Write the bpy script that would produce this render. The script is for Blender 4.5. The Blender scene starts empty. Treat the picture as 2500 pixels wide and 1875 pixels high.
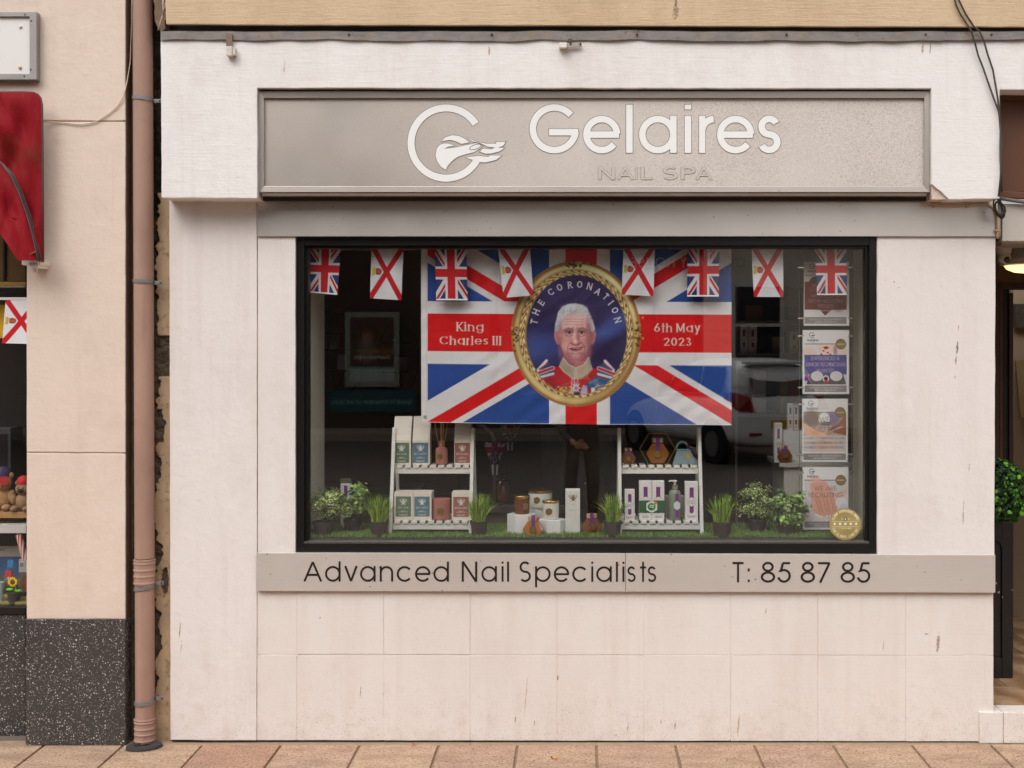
import bpy, bmesh, math, random
import numpy as np
from mathutils import Matrix, Vector

R = math.radians
random.seed(7)
RNG = np.random.default_rng(7)
sc = bpy.context.scene
COL = sc.collection

# ------------------------------------------------------------------ camera, sky, sun, exposure
S, D, H = 0.0019, 5.5, 1.847          # metres per unit on the facade plane, camera distance, eye height
VX, VY = 1405.0, 840.0                # foot of the camera axis on the facade, in facade units

cam_d = bpy.data.cameras.new('camera')
cam = bpy.data.objects.new('camera', cam_d)
COL.objects.link(cam)
cam.location = (0, -D, H)
cam.rotation_euler = (R(90), 0, 0)
cam_d.sensor_width = 36.0
cam_d.lens = 36.0 * (D / S) / 2500.0
cam_d.shift_x = -(VX - 1250.0) / 2500.0
cam_d.shift_y = (VY - 937.5) / 2500.0
cam_d.clip_start = 0.05
cam_d.clip_end = 500
sc.camera = cam

SUN_EL, SUN_AZ = 50, 30
w = bpy.data.worlds.new('World')
sc.world = w
w.use_nodes = True
wn, wl = w.node_tree.nodes, w.node_tree.links
wn.clear()
wo = wn.new('ShaderNodeOutputWorld')
wb = wn.new('ShaderNodeBackground')
sky = wn.new('ShaderNodeTexSky')
sky.sky_type = 'NISHITA'
sky.sun_disc = False
sky.sun_elevation = R(SUN_EL)
sky.sun_rotation = R(180 + SUN_AZ)
sky.dust_density = 6.0
sky.air_density = 1.2
sky.ozone_density = 1.0
hs = wn.new('ShaderNodeHueSaturation')          # overcast: the cloud layer takes most of the blue out
hs.inputs['Saturation'].default_value = 0.12
wb.inputs['Strength'].default_value = 0.15
wl.new(sky.outputs[0], hs.inputs['Color'])
wl.new(hs.outputs[0], wb.inputs['Color'])
wl.new(wb.outputs[0], wo.inputs['Surface'])

sd = bpy.data.lights.new('sun', 'SUN')
sd.energy = 0.6
sd.angle = R(45)
sd.color = (1.0, 0.985, 0.965)
sun = bpy.data.objects.new('sun', sd)
COL.objects.link(sun)
sun.rotation_euler = (R(90 - SUN_EL), 0, R(SUN_AZ))
sun.location = (0, -8, 12)

sc.view_settings.view_transform = 'Standard'
sc.view_settings.look = 'None'
sc.view_settings.gamma = 1.0
sc.view_settings.use_curve_mapping = False
sc.view_settings.exposure = 0.31
sc.cycles.max_bounces = 8
sc.cycles.diffuse_bounces = 4
sc.cycles.glossy_bounces = 4
sc.cycles.transparent_max_bounces = 16
sc.cycles.caustics_reflective = False
sc.cycles.caustics_refractive = False

# ------------------------------------------------------------------ coordinates
def K(Y=0.0):
    return S * (D + Y) / D
def PX(x, Y=0.0):
    return (x - VX) * K(Y)
def PZ(y, Y=0.0):
    return H - (y - VY) * K(Y)
def P(x, y, Y=0.0):
    return (PX(x, Y), Y, PZ(y, Y))

def lin(c):
    c = np.asarray(c, dtype=float) / 255.0
    return np.where(c <= 0.04045, c / 12.92, ((c + 0.055) / 1.055) ** 2.4)
def L3(c):
    return tuple(float(t) for t in lin(c))

def vnoise(x, y, seed=0):
    x = np.asarray(x, float); y = np.asarray(y, float)
    xi, yi = np.floor(x), np.floor(y)
    fx, fy = x - xi, y - yi
    fx, fy = fx * fx * (3 - 2 * fx), fy * fy * (3 - 2 * fy)
    def hsh(a, b):
        t = np.sin(a * 127.1 + b * 311.7 + seed * 74.7) * 43758.5453
        return t - np.floor(t)
    return (hsh(xi, yi) * (1 - fx) + hsh(xi + 1, yi) * fx) * (1 - fy) + (hsh(xi, yi + 1) * (1 - fx) + hsh(xi + 1, yi + 1) * fx) * fy
def fbm(x, y, seed=0, o=4):
    t, a = 0.0, 0.5
    for i in range(o):
        t = t + a * vnoise(np.asarray(x) * 2 ** i, np.asarray(y) * 2 ** i, seed + i * 3)
        a *= 0.5
    return t / (1 - 0.5 ** o)

# ------------------------------------------------------------------ materials
class NT:
    def __init__(self, name):
        self.m = bpy.data.materials.new(name)
        self.m.use_nodes = True
        self.n, self.l = self.m.node_tree.nodes, self.m.node_tree.links
        self.b = self.n['Principled BSDF']
        self.out = self.n['Material Output']
    def new(self, t, ins=None, **kw):
        n = self.n.new(t)
        for k, v in kw.items():
            setattr(n, k, v)
        for k, v in (ins or {}).items():
            self.put(n.inputs[k], v)
        return n
    def put(self, sock, v):
        if hasattr(v, 'is_linked') or isinstance(v, bpy.types.NodeSocket):
            self.l.new(v, sock)
        elif isinstance(v, bpy.types.Node):
            self.l.new(v.outputs[0], sock)
        else:
            sock.default_value = v
    def math(self, op, a, b=0.0, clamp=False):
        n = self.n.new('ShaderNodeMath'); n.operation = op; n.use_clamp = clamp
        self.put(n.inputs[0], a); self.put(n.inputs[1], b)
        return n.outputs[0]
    def pos(self):
        if not hasattr(self, '_p'):
            self._p = self.n.new('ShaderNodeNewGeometry').outputs['Position']
        return self._p
    def mapped(self, scale=(1, 1, 1), loc=(0, 0, 0), src=None):
        n = self.n.new('ShaderNodeMapping')
        self.l.new(src or self.pos(), n.inputs['Vector'])
        n.inputs['Scale'].default_value = scale
        n.inputs['Location'].default_value = loc
        return n.outputs[0]
    def noise(self, scale, detail=4, rough=0.55, vec=None):
        n = self.n.new('ShaderNodeTexNoise')
        self.l.new(vec or self.pos(), n.inputs['Vector'])
        n.inputs['Scale'].default_value = scale
        n.inputs['Detail'].default_value = detail
        n.inputs['Roughness'].default_value = rough
        return n.outputs['Fac']
    def ramp(self, fac, a, b, ca=(0, 0, 0, 1), cb=(1, 1, 1, 1)):
        n = self.n.new('ShaderNodeValToRGB')
        n.color_ramp.elements[0].position = a; n.color_ramp.elements[0].color = ca
        n.color_ramp.elements[1].position = b; n.color_ramp.elements[1].color = cb
        self.l.new(fac, n.inputs['Fac'])
        return n.outputs['Color']
    def mix(self, fac, a, b):
        n = self.n.new('ShaderNodeMix'); n.data_type = 'RGBA'
        self.put(n.inputs[0], fac)
        for s_, v in ((n.inputs[6], a), (n.inputs[7], b)):
            if isinstance(v, (tuple, list)):
                v = tuple(v) + (1.0,) * (4 - len(v))
            self.put(s_, v)
        return n.outputs[2]
    def bump(self, height, strength=0.3, dist=0.01):
        n = self.n.new('ShaderNodeBump')
        n.inputs['Strength'].default_value = strength
        n.inputs['Distance'].default_value = dist
        self.l.new(height, n.inputs['Height'])
        if self.b.inputs['Normal'].is_linked:
            self.l.new(self.b.inputs['Normal'].links[0].from_socket, n.inputs['Normal'])
        self.l.new(n.outputs[0], self.b.inputs['Normal'])
    def base(self, v):
        if isinstance(v, (tuple, list)):
            v = tuple(v) + (1.0,) * (4 - len(v))
        self.put(self.b.inputs['Base Color'], v)
    def set(self, rough=None, metal=None, spec=None):
        if rough is not None: self.put(self.b.inputs['Roughness'], rough)
        if metal is not None: self.b.inputs['Metallic'].default_value = metal
        if spec is not None: self.b.inputs['Specular IOR Level'].default_value = spec
        return self

def simple(name, srgb, rough=0.6, metal=0.0, var=0.10, scale=20.0, bump=0.0, bscale=60.0, spec=0.4):
    t = NT(name)
    c = L3(srgb)
    if var > 0:
        f = t.noise(scale, 5)
        t.base(t.mix(f, tuple(max(0, q * (1 - var)) for q in c), tuple(min(1, q * (1 + var)) for q in c)))
    else:
        t.base(c)
    t.set(rough, metal, spec)
    if bump > 0:
        t.bump(t.noise(bscale, 4), bump, 0.004)
    return t.m

def stain(t, colour, x, z, rx, rz, c, seed=0.0, sharp=0.42, fine=170, lean=0.08):
    """a mark with its own place and ragged shape on a wall"""
    sx = t.n.new('ShaderNodeSeparateXYZ'); t.l.new(t.pos(), sx.inputs[0])
    dz = t.math('SUBTRACT', sx.outputs[2], z)
    dx = t.math('SUBTRACT', t.math('SUBTRACT', sx.outputs[0], x), t.math('MULTIPLY', dz, lean))
    a = t.math('POWER', t.math('DIVIDE', dx, rx * 0.75), 2.0)
    b = t.math('POWER', t.math('DIVIDE', dz, rz), 2.0)
    r = t.math('SUBTRACT', 1.0, t.math('ADD', a, b))
    nz = t.noise(fine, 4, 0.6, t.mapped((1, 1, 0.5), (seed, seed * 2, seed)))
    f = t.math('MULTIPLY', t.math('SUBTRACT', t.math('ADD', t.math('MULTIPLY', r, 0.5), nz), 1.0 - sharp * 0.6), 5.0, True)
    f = t.math('MULTIPLY', f, t.math('GREATER_THAN', r, 0.0))
    return t.mix(t.math('MULTIPLY', f, 0.8), colour, c)

def plaster(name, srgb, var=0.05, brush=0.0, bump=0.35, stains=(), specks=False, rough=0.75, streak=0.12, tint=(150, 120, 100)):
    t = NT(name)
    c = L3(srgb)
    big = t.noise(2.2, 5, 0.6)
    col = t.mix(big, tuple(q * (1 - var) for q in c), tuple(min(0.95, q * (1 + var * 0.6)) for q in c))
    tn = L3(tint)
    # weather streaks running down and blotchy grime
    st = t.ramp(t.noise(1.0, 5, 0.6, t.mapped((9, 9, 0.7))), 0.52, 0.80)
    col = t.mix(t.math('MULTIPLY', st, streak), col, tn)
    bl = t.ramp(t.noise(5.0, 6, 0.7), 0.56, 0.78)
    col = t.mix(t.math('MULTIPLY', bl, streak * 0.8), col, tn)
    soft = t.ramp(t.noise(1.7, 6, 0.65, t.mapped((1.6, 1, 0.6), (4, 4, 4))), 0.48, 0.70)
    col = t.mix(t.math('MULTIPLY', soft, streak * 0.9), col, tn)
    run = t.ramp(t.noise(1.0, 4, 0.6, t.mapped((26, 26, 0.9), (2, 0, 5))), 0.60, 0.78)
    col = t.mix(t.math('MULTIPLY', run, streak * 0.8), col, tn)
    # little pits and dirt specks
    pit = t.ramp(t.noise(150.0, 2, 0.5, t.mapped((1, 1, 1.6))), 0.68, 0.76)
    patch = t.ramp(t.noise(3.1, 3, 0.5, t.mapped((1, 1, 1), (3, 1, 7))), 0.45, 0.65)
    col = t.mix(t.math('MULTIPLY', t.math('MULTIPLY', pit, patch), 0.40), col, L3((120, 95, 80)))
    if specks:
        sx = t.n.new('ShaderNodeSeparateXYZ'); t.l.new(t.pos(), sx.inputs[0])
        low = t.n.new('ShaderNodeMapRange'); t.l.new(sx.outputs[2], low.inputs[0])
        low.inputs[1].default_value = 0.0; low.inputs[2].default_value = 0.34; low.inputs[3].default_value = 0.085; low.inputs[4].default_value = 0.0
        sp = t.math('GREATER_THAN', t.math('ADD', t.noise(190.0, 2, 0.5), low.outputs[0]), 0.725)
        col = t.mix(t.math('MULTIPLY', sp, 0.55), col, L3((105, 85, 70)))
        gr = t.math('MULTIPLY', t.math('SUBTRACT', t.math('ADD', t.noise(14.0, 5, 0.7), t.math('MULTIPLY', low.outputs[0], 2.0)), 0.60), 2.2, True)
        col = t.mix(t.math('MULTIPLY', gr, 0.35), col, L3((165, 135, 112)))
    for i, s_ in enumerate(stains):
        col = stain(t, col, *s_, seed=i * 3.7 + 1)
    t.base(col)
    t.set(rough, 0, 0.25)
    t.bump(t.noise(180.0, 3, 0.6), bump * 0.5, 0.003)
    t.bump(t.noise(16.0, 6, 0.62), bump, 0.012)
    if brush:
        t.bump(t.noise(1.0, 5, 0.65, t.mapped((7, 7, 120))), brush, 0.006)
    return t.m

def xz(x, y, Y=0):
    return PX(x, Y), PZ(y, Y)
k0 = K()
M = {}
RUST, SOOT, BRN = L3((176, 132, 88)), L3((62, 45, 35)), L3((140, 112, 92))
M['fascia'] = plaster('white_fascia_paint', (233, 228, 225), brush=0.24, bump=0.30, streak=0.24, tint=(196, 178, 162),
    stains=[(*xz(695, 165, -.13), .006, .045, RUST), (*xz(1195, 125, -.13), .012, .03, RUST), (*xz(2252, 118, -.13), .012, .035, RUST),
            (*xz(2270, 120, -.13), .006, .05, BRN)])
M['pier'] = plaster('white_pier_paint', (225, 217, 213), bump=0.32, streak=0.26, tint=(186, 168, 156), specks=True,
    stains=[(*xz(2337, 850), .011, .045, SOOT), (*xz(2334, 880), .008, .03, SOOT), (*xz(2332, 920), .004, .014, SOOT), (*xz(2352, 1265), .005, .05, BRN),
            (*xz(2352, 1240), .004, .08, RUST), (*xz(2183, 688), .008, .008, BRN), (*xz(2195, 702), .010, .004, BRN),
            (*xz(440, 1540), .006, .06, BRN), (*xz(443, 1580), .003, .05, BRN), (*xz(2366, 1140), .004, .03, BRN), (*xz(2340, 800), .006, .02, RUST)])
M['block'] = plaster('white_stone_paint', (223, 214, 208), brush=0.14, bump=0.18, streak=0.22, tint=(192, 170, 152), specks=True,
    stains=[(*xz(1284, 1700), .0035, .16, RUST), (*xz(1258, 1758), .007, .024, SOOT), (*xz(1870, 1492), .007, .022, RUST, ), (*xz(2157, 1575), .004, .05, RUST),
            (*xz(1803, 1770), .010, .075, RUST), (*xz(1533, 1775), .004, .035, BRN), (*xz(1614, 1762), .004, .018, SOOT), (*xz(1648, 1772), .007, .03, BRN),
            (*xz(1305, 1765), .004, .02, BRN), (*xz(782, 1508), .012, .006, RUST), (*xz(1362, 1655), .008, .02, BRN), (*xz(1504, 1794), .006, .006, SOOT),
            (*xz(2290, 1570), .016, .07, BRN), (*xz(880, 1690), .004, .05, BRN), (*xz(2262, 1548), .02, .006, BRN)])
M['peach'] = plaster('peach_wall_paint', (222, 203, 188), brush=0.08, bump=0.34, streak=0.24, tint=(186, 158, 136))
M['tan'] = plaster('tan_cornice_paint', (208, 182, 150), brush=0.40, bump=0.40, streak=0.30, tint=(166, 132, 100),
    stains=[(*xz(1648, 14, -.12), .013, .03, SOOT), (*xz(1648, 35, -.12), .03, .05, BRN), (*xz(1904, 30, -.12), .008, .005, BRN)])
M['grime'] = simple('grimy_mortar', (120, 98, 80), 0.95, var=.5, scale=18, bump=.8, bscale=40)
M['side'] = plaster('weathered_side_paint', (120, 96, 80), var=.35, bump=.8, streak=.6, tint=(60, 48, 40))
M['black_gap'] = simple('near_black_shade', (36, 28, 24), 0.95, var=.3)  # near-black colour stands in for the shade inside deep gaps

def terrazzo():
    t = NT('dark_terrazzo')
    def layer(scale, lo, hi, seed):
        v = t.new('ShaderNodeTexVoronoi', {'Scale': scale}, feature='F1')
        wob = t.new('ShaderNodeVectorMath', operation='ADD')
        nz = t.new('ShaderNodeTexNoise', {'Scale': 60.0}); t.l.new(t.pos(), nz.inputs['Vector'])
        sc2 = t.new('ShaderNodeVectorMath', operation='SCALE'); t.l.new(nz.outputs['Color'], sc2.inputs[0]); sc2.inputs['Scale'].default_value = 0.012
        t.l.new(t.mapped((1, 1, 1), (seed, seed, seed)), wob.inputs[0]); t.l.new(sc2.outputs[0], wob.inputs[1])
        t.l.new(wob.outputs[0], v.inputs['Vector'])
        sep = t.new('ShaderNodeSeparateColor'); t.l.new(v.outputs['Color'], sep.inputs[0])
        size = t.math('MULTIPLY', t.math('SUBTRACT', sep.outputs[0], lo), hi, True)
        return t.math('LESS_THAN', v.outputs['Distance'], size), sep.outputs[1]
    a, ra = layer(96, .40, .58, 0)
    b, rb = layer(190, .36, .60, 4)
    ground = t.mix(t.noise(160, 3), L3((40, 38, 38)), L3((80, 76, 74)))
    ground = t.mix(t.ramp(t.noise(5, 4), .45, .7), ground, L3((58, 55, 54)))
    chip = t.mix(ra, L3((176, 168, 158)), L3((226, 220, 210)))
    col = t.mix(b, ground, t.mix(rb, L3((150, 140, 130)), L3((225, 218, 208))))
    t.base(t.mix(a, col, chip))
    t.set(0.42, 0, 0.4)
    t.bump(t.noise(220, 2), .12, .002)
    return t.m
M['terrazzo'] = terrazzo()

def slab_mat():
    t = NT('granite_paving')
    oi = t.new('ShaderNodeObjectInfo')
    r = oi.outputs['Random']
    c1 = t.mix(t.ramp(r, .15, .95), L3((172, 142, 120)), L3((162, 128, 113)))
    c1 = t.mix(t.math('GREATER_THAN', r, .86), c1, L3((154, 112, 96)))
    g = t.noise(140, 3, .6)
    col = t.mix(t.ramp(g, .40, .62), c1, t.mix(.45, c1, L3((226, 200, 166))))
    dk = t.ramp(t.noise(78, 4, .7, t.mapped((1, 1, 1), (9, 2, 4))), .555, .60)
    col = t.mix(t.math('MULTIPLY', dk, .8), col, L3((98, 76, 62)))
    dk2 = t.ramp(t.noise(34, 4, .7, t.mapped((1, 1, 1), (1, 7, 4))), .60, .68)
    col = t.mix(t.math('MULTIPLY', dk2, .5), col, L3((120, 92, 74)))
    dirt = t.ramp(t.noise(6.5, 6, .65, t.mapped((.7, 2.0, 1))), .44, .66)
    col = t.mix(t.math('MULTIPLY', dirt, .55), col, L3((132, 106, 88)))
    gum = t.new('ShaderNodeTexVoronoi', {'Scale': 7.0}); t.l.new(t.mapped((1, 1, 1), (2, 5, 0)), gum.inputs['Vector'])
    gs_ = t.new('ShaderNodeSeparateColor'); t.l.new(gum.outputs['Color'], gs_.inputs[0])
    gm = t.math('LESS_THAN', t.math('ADD', gum.outputs['Distance'], t.math('MULTIPLY', t.noise(60, 2), .05)), t.math('MULTIPLY', gs_.outputs[0], .13))
    col = t.mix(t.math('MULTIPLY', gm, .45), col, L3((92, 78, 68)))
    t.base(col)
    t.set(.75, 0, .3)
    t.bump(t.noise(130, 3), .35, .003)
    return t.m
M['slab'] = slab_mat()

def brushed(name, srgb, rough=.38, specked=0.0, metal=.9, streaks=.10, deposits=False):
    t = NT(name)
    c = L3(srgb)
    f = t.noise(1.0, 5, .7, t.mapped((6, 6, 260)))
    col = t.mix(f, tuple(q * (1 - streaks) for q in c), tuple(min(1, q * (1 + streaks)) for q in c))
    big = t.noise(1.6, 4, .6)
    col = t.mix(t.math('MULTIPLY', t.ramp(big, .45, .75), .18), col, L3((150, 132, 115)))
    rr = t.math('ADD', t.math('MULTIPLY', t.noise(3.0, 5), .16), rough - .08)
    mt = metal
    if specked:
        sx = t.n.new('ShaderNodeSeparateXYZ'); t.l.new(t.pos(), sx.inputs[0])
        mr = t.n.new('ShaderNodeMapRange'); t.l.new(sx.outputs[0], mr.inputs[0])
        mr.inputs[1].default_value = -1.0; mr.inputs[2].default_value = .6; mr.inputs[3].default_value = 0.0; mr.inputs[4].default_value = 1.0
        nn = t.noise(2.4, 5, .6, t.mapped((1.6, 1, .55)))
        film = t.math('MULTIPLY', mr.outputs[0], t.math('ADD', .35, nn), True)
        col = t.mix(t.math('MULTIPLY', film, .75), col, L3((220, 211, 204)))
        rr = t.math('ADD', rr, t.math('MULTIPLY', film, .3))
        sp = t.ramp(t.noise(330, 3, .65), .50, .66)
        low = t.ramp(t.noise(1.3, 3, .5, t.mapped((1, 1, .8), (5, 0, 2))), .35, .65)
        col = t.mix(t.math('MULTIPLY', t.math('MULTIPLY', sp, t.math('ADD', .25, t.math('MULTIPLY', mr.outputs[0], low))), specked), col, L3((118, 100, 84)))
        mm = t.math('SUBTRACT', metal, t.math('MULTIPLY', film, .55))
        t.put(t.b.inputs['Metallic'], mm)
    else:
        t.b.inputs['Metallic'].default_value = mt
        sp = t.ramp(t.noise(60, 2, .5), .735, .76)
        col = t.mix(t.math('MULTIPLY', sp, .7), col, L3((60, 48, 40)))
    t.base(col)
    t.put(t.b.inputs['Roughness'], rr)
    t.bump(f, .06, .002)
    t.bump(t.noise(1.3, 2), .05, .03)
    return t.m
M['header'] = brushed('brushed_steel_header', (232, 224, 217), .34, metal=.74, streaks=.05)
M['sill'] = brushed('brushed_steel_sill', (222, 213, 206), .42, metal=.55, streaks=.08)
M['sign'] = brushed('weathered_steel_sign', (200, 190, 182), .42, specked=.6, metal=.75, streaks=.04)
M['alu'] = brushed('anodised_aluminium', (196, 186, 178), .38, metal=.85, streaks=.05)
M['acrylic'] = simple('white_acrylic', (238, 236, 234), .35, var=.02, spec=.5)
M['ink2'] = simple('faint_outline', (158, 146, 136), .7, var=.05)
M['ink'] = simple('dark_outline', (124, 111, 100), .7, var=.05)
M['etched'] = simple('pale_letter_face', (204, 194, 186), .5, .3, var=.04)
M['letter'] = simple('black_vinyl', (32, 26, 22), .45, var=.1)
M['black_frame'] = simple('black_frame_paint', (24, 22, 22), .28, var=.25, bump=.04, bscale=25, spec=.5)
M['pipe'] = plaster('pinkish_pipe_paint', (172, 138, 122), var=.16, bump=.06, streak=.55, tint=(132, 104, 92), rough=.5)
M['grey_clip'] = simple('grey_clip_metal', (140, 136, 136), .45, .5, var=.2)
M['lead'] = None
def lead():
    t = NT('old_lead_flashing')
    f = t.noise(1.0, 5, .65, t.mapped((14, 14, 30)))
    col = t.mix(f, L3((84, 80, 80)), L3((156, 147, 140)))
    col = t.mix(t.ramp(t.noise(9, 5, .7), .52, .70), col, L3((140, 122, 104)))
    col = t.mix(t.math('MULTIPLY', t.ramp(t.noise(30, 4, .7), .60, .72), .7), col, L3((74, 66, 62)))
    t.base(col); t.set(.62, .2, .4)
    t.bump(t.noise(14, 4), .35, .01)
    return t.m
M['lead'] = lead()

def glass():
    t = NT('window_glass')
    t.n.remove(t.b)
    lw = t.new('ShaderNodeLayerWeight'); lw.inputs['Blend'].default_value = .5
    f = t.math('ADD', t.math('MULTIPLY', t.math('POWER', lw.outputs['Facing'], 5.0), .9), .058)
    tr = t.new('ShaderNodeBsdfTransparent'); tr.inputs['Color'].default_value = (.998, 1.0, .998, 1)
    gl = t.new('ShaderNodeBsdfGlossy'); gl.inputs['Roughness'].default_value = 0.0; gl.inputs['Color'].default_value = (1, 1, 1, 1)
    mx = t.new('ShaderNodeMixShader')
    t.l.new(f, mx.inputs[0]); t.l.new(tr.outputs[0], mx.inputs[1]); t.l.new(gl.outputs[0], mx.inputs[2])
    t.l.new(mx.outputs[0], t.out.inputs['Surface'])
    return t.m
M['glass'] = glass()

def tinted(name, srgb, rough=.05, trans=1.0):
    t = NT(name)
    t.base(L3(srgb)); t.set(rough, 0, .5)
    t.b.inputs['Transmission Weight'].default_value = trans
    t.b.inputs['IOR'].default_value = 1.35
    return t.m

def printed(name, rough=.7, weave=0.0):
    t = NT(name)
    a = t.new('ShaderNodeAttribute', attribute_name='Col')
    col = a.outputs['Color']
    t.base(t.mix(t.math('MULTIPLY', t.noise(260, 2), .06), col, (0.02, 0.02, 0.02)))
    t.set(rough, 0, .3)
    if weave:
        t.bump(t.noise(900, 2), weave, .001)
    return t.m
M['print_cloth'] = printed('printed_polyester', .75, .15)
M['print_paper'] = printed('printed_paper', .45)
M['tinted_leaf'] = printed('leaf_blades', .5)
M['rubble'] = printed('crumbled_render', .95)

# ------------------------------------------------------------------ meshes
def link(o, parent=None, loc=None):
    COL.objects.link(o)
    if parent is not None:
        o.parent = parent
        o.matrix_parent_inverse = Matrix.Translation(parent.location).inverted() if not parent.parent else Matrix.Identity(4)
    return o

class MB:
    def __init__(s):
        s.v, s.f = [], []
    def add(s, vs, fs):
        b = len(s.v); s.v += [tuple(map(float, q)) for q in vs]
        s.f += [tuple(b + i for i in q) for q in fs]
        return s
    def box(s, x0, x1, y0, y1, z0, z1):
        return s.add([(x0, y0, z0), (x1, y0, z0), (x1, y1, z0), (x0, y1, z0), (x0, y0, z1), (x1, y0, z1), (x1, y1, z1), (x0, y1, z1)],
                     [(0, 3, 2, 1), (4, 5, 6, 7), (0, 1, 5, 4), (1, 2, 6, 5), (2, 3, 7, 6), (3, 0, 4, 7)])
    def prism(s, pts, y0, y1):
        """pts: (x, z) outline, extruded from y0 (front) to y1"""
        n = len(pts)
        vs = [(x, y0, z) for x, z in pts] + [(x, y1, z) for x, z in pts]
        fs = [tuple(range(n)), tuple(range(2 * n - 1, n - 1, -1))] + [(i, n + i, n + (i + 1) % n, (i + 1) % n) for i in range(n)]
        return s.add(vs, fs)
    def zprism(s, pts, z0, z1, top=1.0):
        n = len(pts)
        cx = sum(p[0] for p in pts) / n; cy = sum(p[1] for p in pts) / n
        vs = [(x, y, z0) for x, y in pts] + [(cx + (x - cx) * top, cy + (y - cy) * top, z1) for x, y in pts]
        fs = [tuple(range(n - 1, -1, -1)), tuple(range(n, 2 * n))] + [(i, (i + 1) % n, n + (i + 1) % n, n + i) for i in range(n)]
        return s.add(vs, fs)
    def tube(s, pts, r, seg=8, cap=True):
        pts = [Vector(p) for p in pts]
        rs = r if isinstance(r, (list, tuple)) else [r] * len(pts)
        up = None; rings = []
        for i, p in enumerate(pts):
            d = (pts[min(i + 1, len(pts) - 1)] - pts[max(i - 1, 0)]).normalized()
            if up is None:
                up = d.orthogonal().normalized()
            up = (up - d * up.dot(d)).normalized()
            sd_ = d.cross(up)
            rings.append([p + (up * math.cos(2 * math.pi * j / seg) + sd_ * math.sin(2 * math.pi * j / seg)) * rs[i] for j in range(seg)])
        vs = [q for rg in rings for q in rg]; fs = []
        for i in range(len(pts) - 1):
            for j in range(seg):
                fs.append((i * seg + j, i * seg + (j + 1) % seg, (i + 1) * seg + (j + 1) % seg, (i + 1) * seg + j))
        if cap:
            fs.append(tuple(range(seg - 1, -1, -1))); fs.append(tuple(range((len(pts) - 1) * seg, len(pts) * seg)))
        return s.add(vs, fs)
    def lathe(s, prof, seg=20, c=(0, 0, 0)):
        """prof: (radius, z) from bottom to top"""
        vs, fs = [], []
        for r, z in prof:
            for j in range(seg):
                a = 2 * math.pi * j / seg
                vs.append((c[0] + r * math.cos(a), c[1] + r * math.sin(a), c[2] + z))
        for i in range(len(prof) - 1):
            for j in range(seg):
                fs.append((i * seg + j, i * seg + (j + 1) % seg, (i + 1) * seg + (j + 1) % seg, (i + 1) * seg + j))
        fs.append(tuple(range(seg - 1, -1, -1))); fs.append(tuple(range((len(prof) - 1) * seg, len(prof) * seg)))
        return s.add(vs, fs)
    def ball(s, c, r, nu=16, nv=10, fur=0.0):
        r = (r, r, r) if not hasattr(r, '__len__') else r
        vs, fs = [], []
        for i in range(nv + 1):
            t = math.pi * i / nv
            for j in range(nu):
                a = 2 * math.pi * j / nu
                q = 1 + (random.uniform(-fur, fur) if fur else 0)
                vs.append((c[0] + r[0] * q * math.sin(t) * math.cos(a), c[1] + r[1] * q * math.sin(t) * math.sin(a), c[2] + r[2] * q * math.cos(t)))
        for i in range(nv):
            for j in range(nu):
                fs.append((i * nu + j, (i + 1) * nu + j, (i + 1) * nu + (j + 1) % nu, i * nu + (j + 1) % nu))
        return s.add(vs, fs)
    def build(s, name, mat, parent=None, smooth=False, bevel=0.0, seg=2, merge=False):
        me = bpy.data.meshes.new(name)
        me.from_pydata(s.v, [], s.f)
        bm = bmesh.new(); bm.from_mesh(me)
        if merge:
            bmesh.ops.remove_doubles(bm, verts=bm.verts, dist=1e-5)
        bmesh.ops.recalc_face_normals(bm, faces=bm.faces)
        if bevel > 0:
            es = [e for e in bm.edges if len(e.link_faces) == 2 and e.calc_face_angle(0) > .5]
            bmesh.ops.bevel(bm, geom=es, offset=bevel, segments=seg, profile=.6, affect='EDGES', clamp_overlap=True)
        bm.to_mesh(me); bm.free()
        if smooth:
            me.shade_smooth() if smooth is True else me.polygons.foreach_set('use_smooth', [True] * len(me.polygons))
            if smooth == 'auto':
                try:
                    me.set_sharp_from_angle(angle=R(35))
                except Exception:
                    pass
        me.materials.append(M[mat] if isinstance(mat, str) else mat)
        return link(bpy.data.objects.new(name, me), parent)

def thing(name, label, cat, loc=(0, 0, 0), group=None, kind=None):
    o = bpy.data.objects.new(name, None)
    o.empty_display_size = .05
    o.location = loc
    COL.objects.link(o)
    return tag(o, label, cat, group, kind)
def tag(o, label, cat, group=None, kind=None):
    o['label'] = label; o['category'] = cat
    if group: o['group'] = group
    if kind: o['kind'] = kind
    return o
def struct(o):
    o['kind'] = 'structure'
    return o
def copy_tree(o, parent=None):
    c = o.copy(); COL.objects.link(c)
    if parent is not None:
        c.parent = parent
    for ch in [q for q in o.children]:
        copy_tree(ch, c)
    return c

def pbox(x0, x1, y0, y1, Yf, Yb):
    """box given by facade units on its front face"""
    return MB().box(PX(x0, Yf), PX(x1, Yf), Yf, Yb, PZ(y1, Yf), PZ(y0, Yf))
def jag(pts, step=36, amp=.7, seed=1):
    """densify an outline and let it wander a little, as trowelled edges do"""
    rg = random.Random(seed); out = []
    for i, p in enumerate(pts):
        q = pts[(i + 1) % len(pts)]
        n = max(1, int(math.hypot(q[0] - p[0], q[1] - p[1]) / step))
        for j in range(n):
            t = j / n
            a = amp if j else amp * .3
            out.append((p[0] + (q[0] - p[0]) * t + rg.uniform(-a, a), p[1] + (q[1] - p[1]) * t + rg.uniform(-a, a)))
    return out
def pprism(pts, Yf, Yb, j=0, amp=.7, seed=1):
    if j:
        pts = jag(pts, j, amp, seed)
    return MB().prism([(PX(x, Yf), PZ(y, Yf)) for x, y in pts], Yf, Yb)

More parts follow.
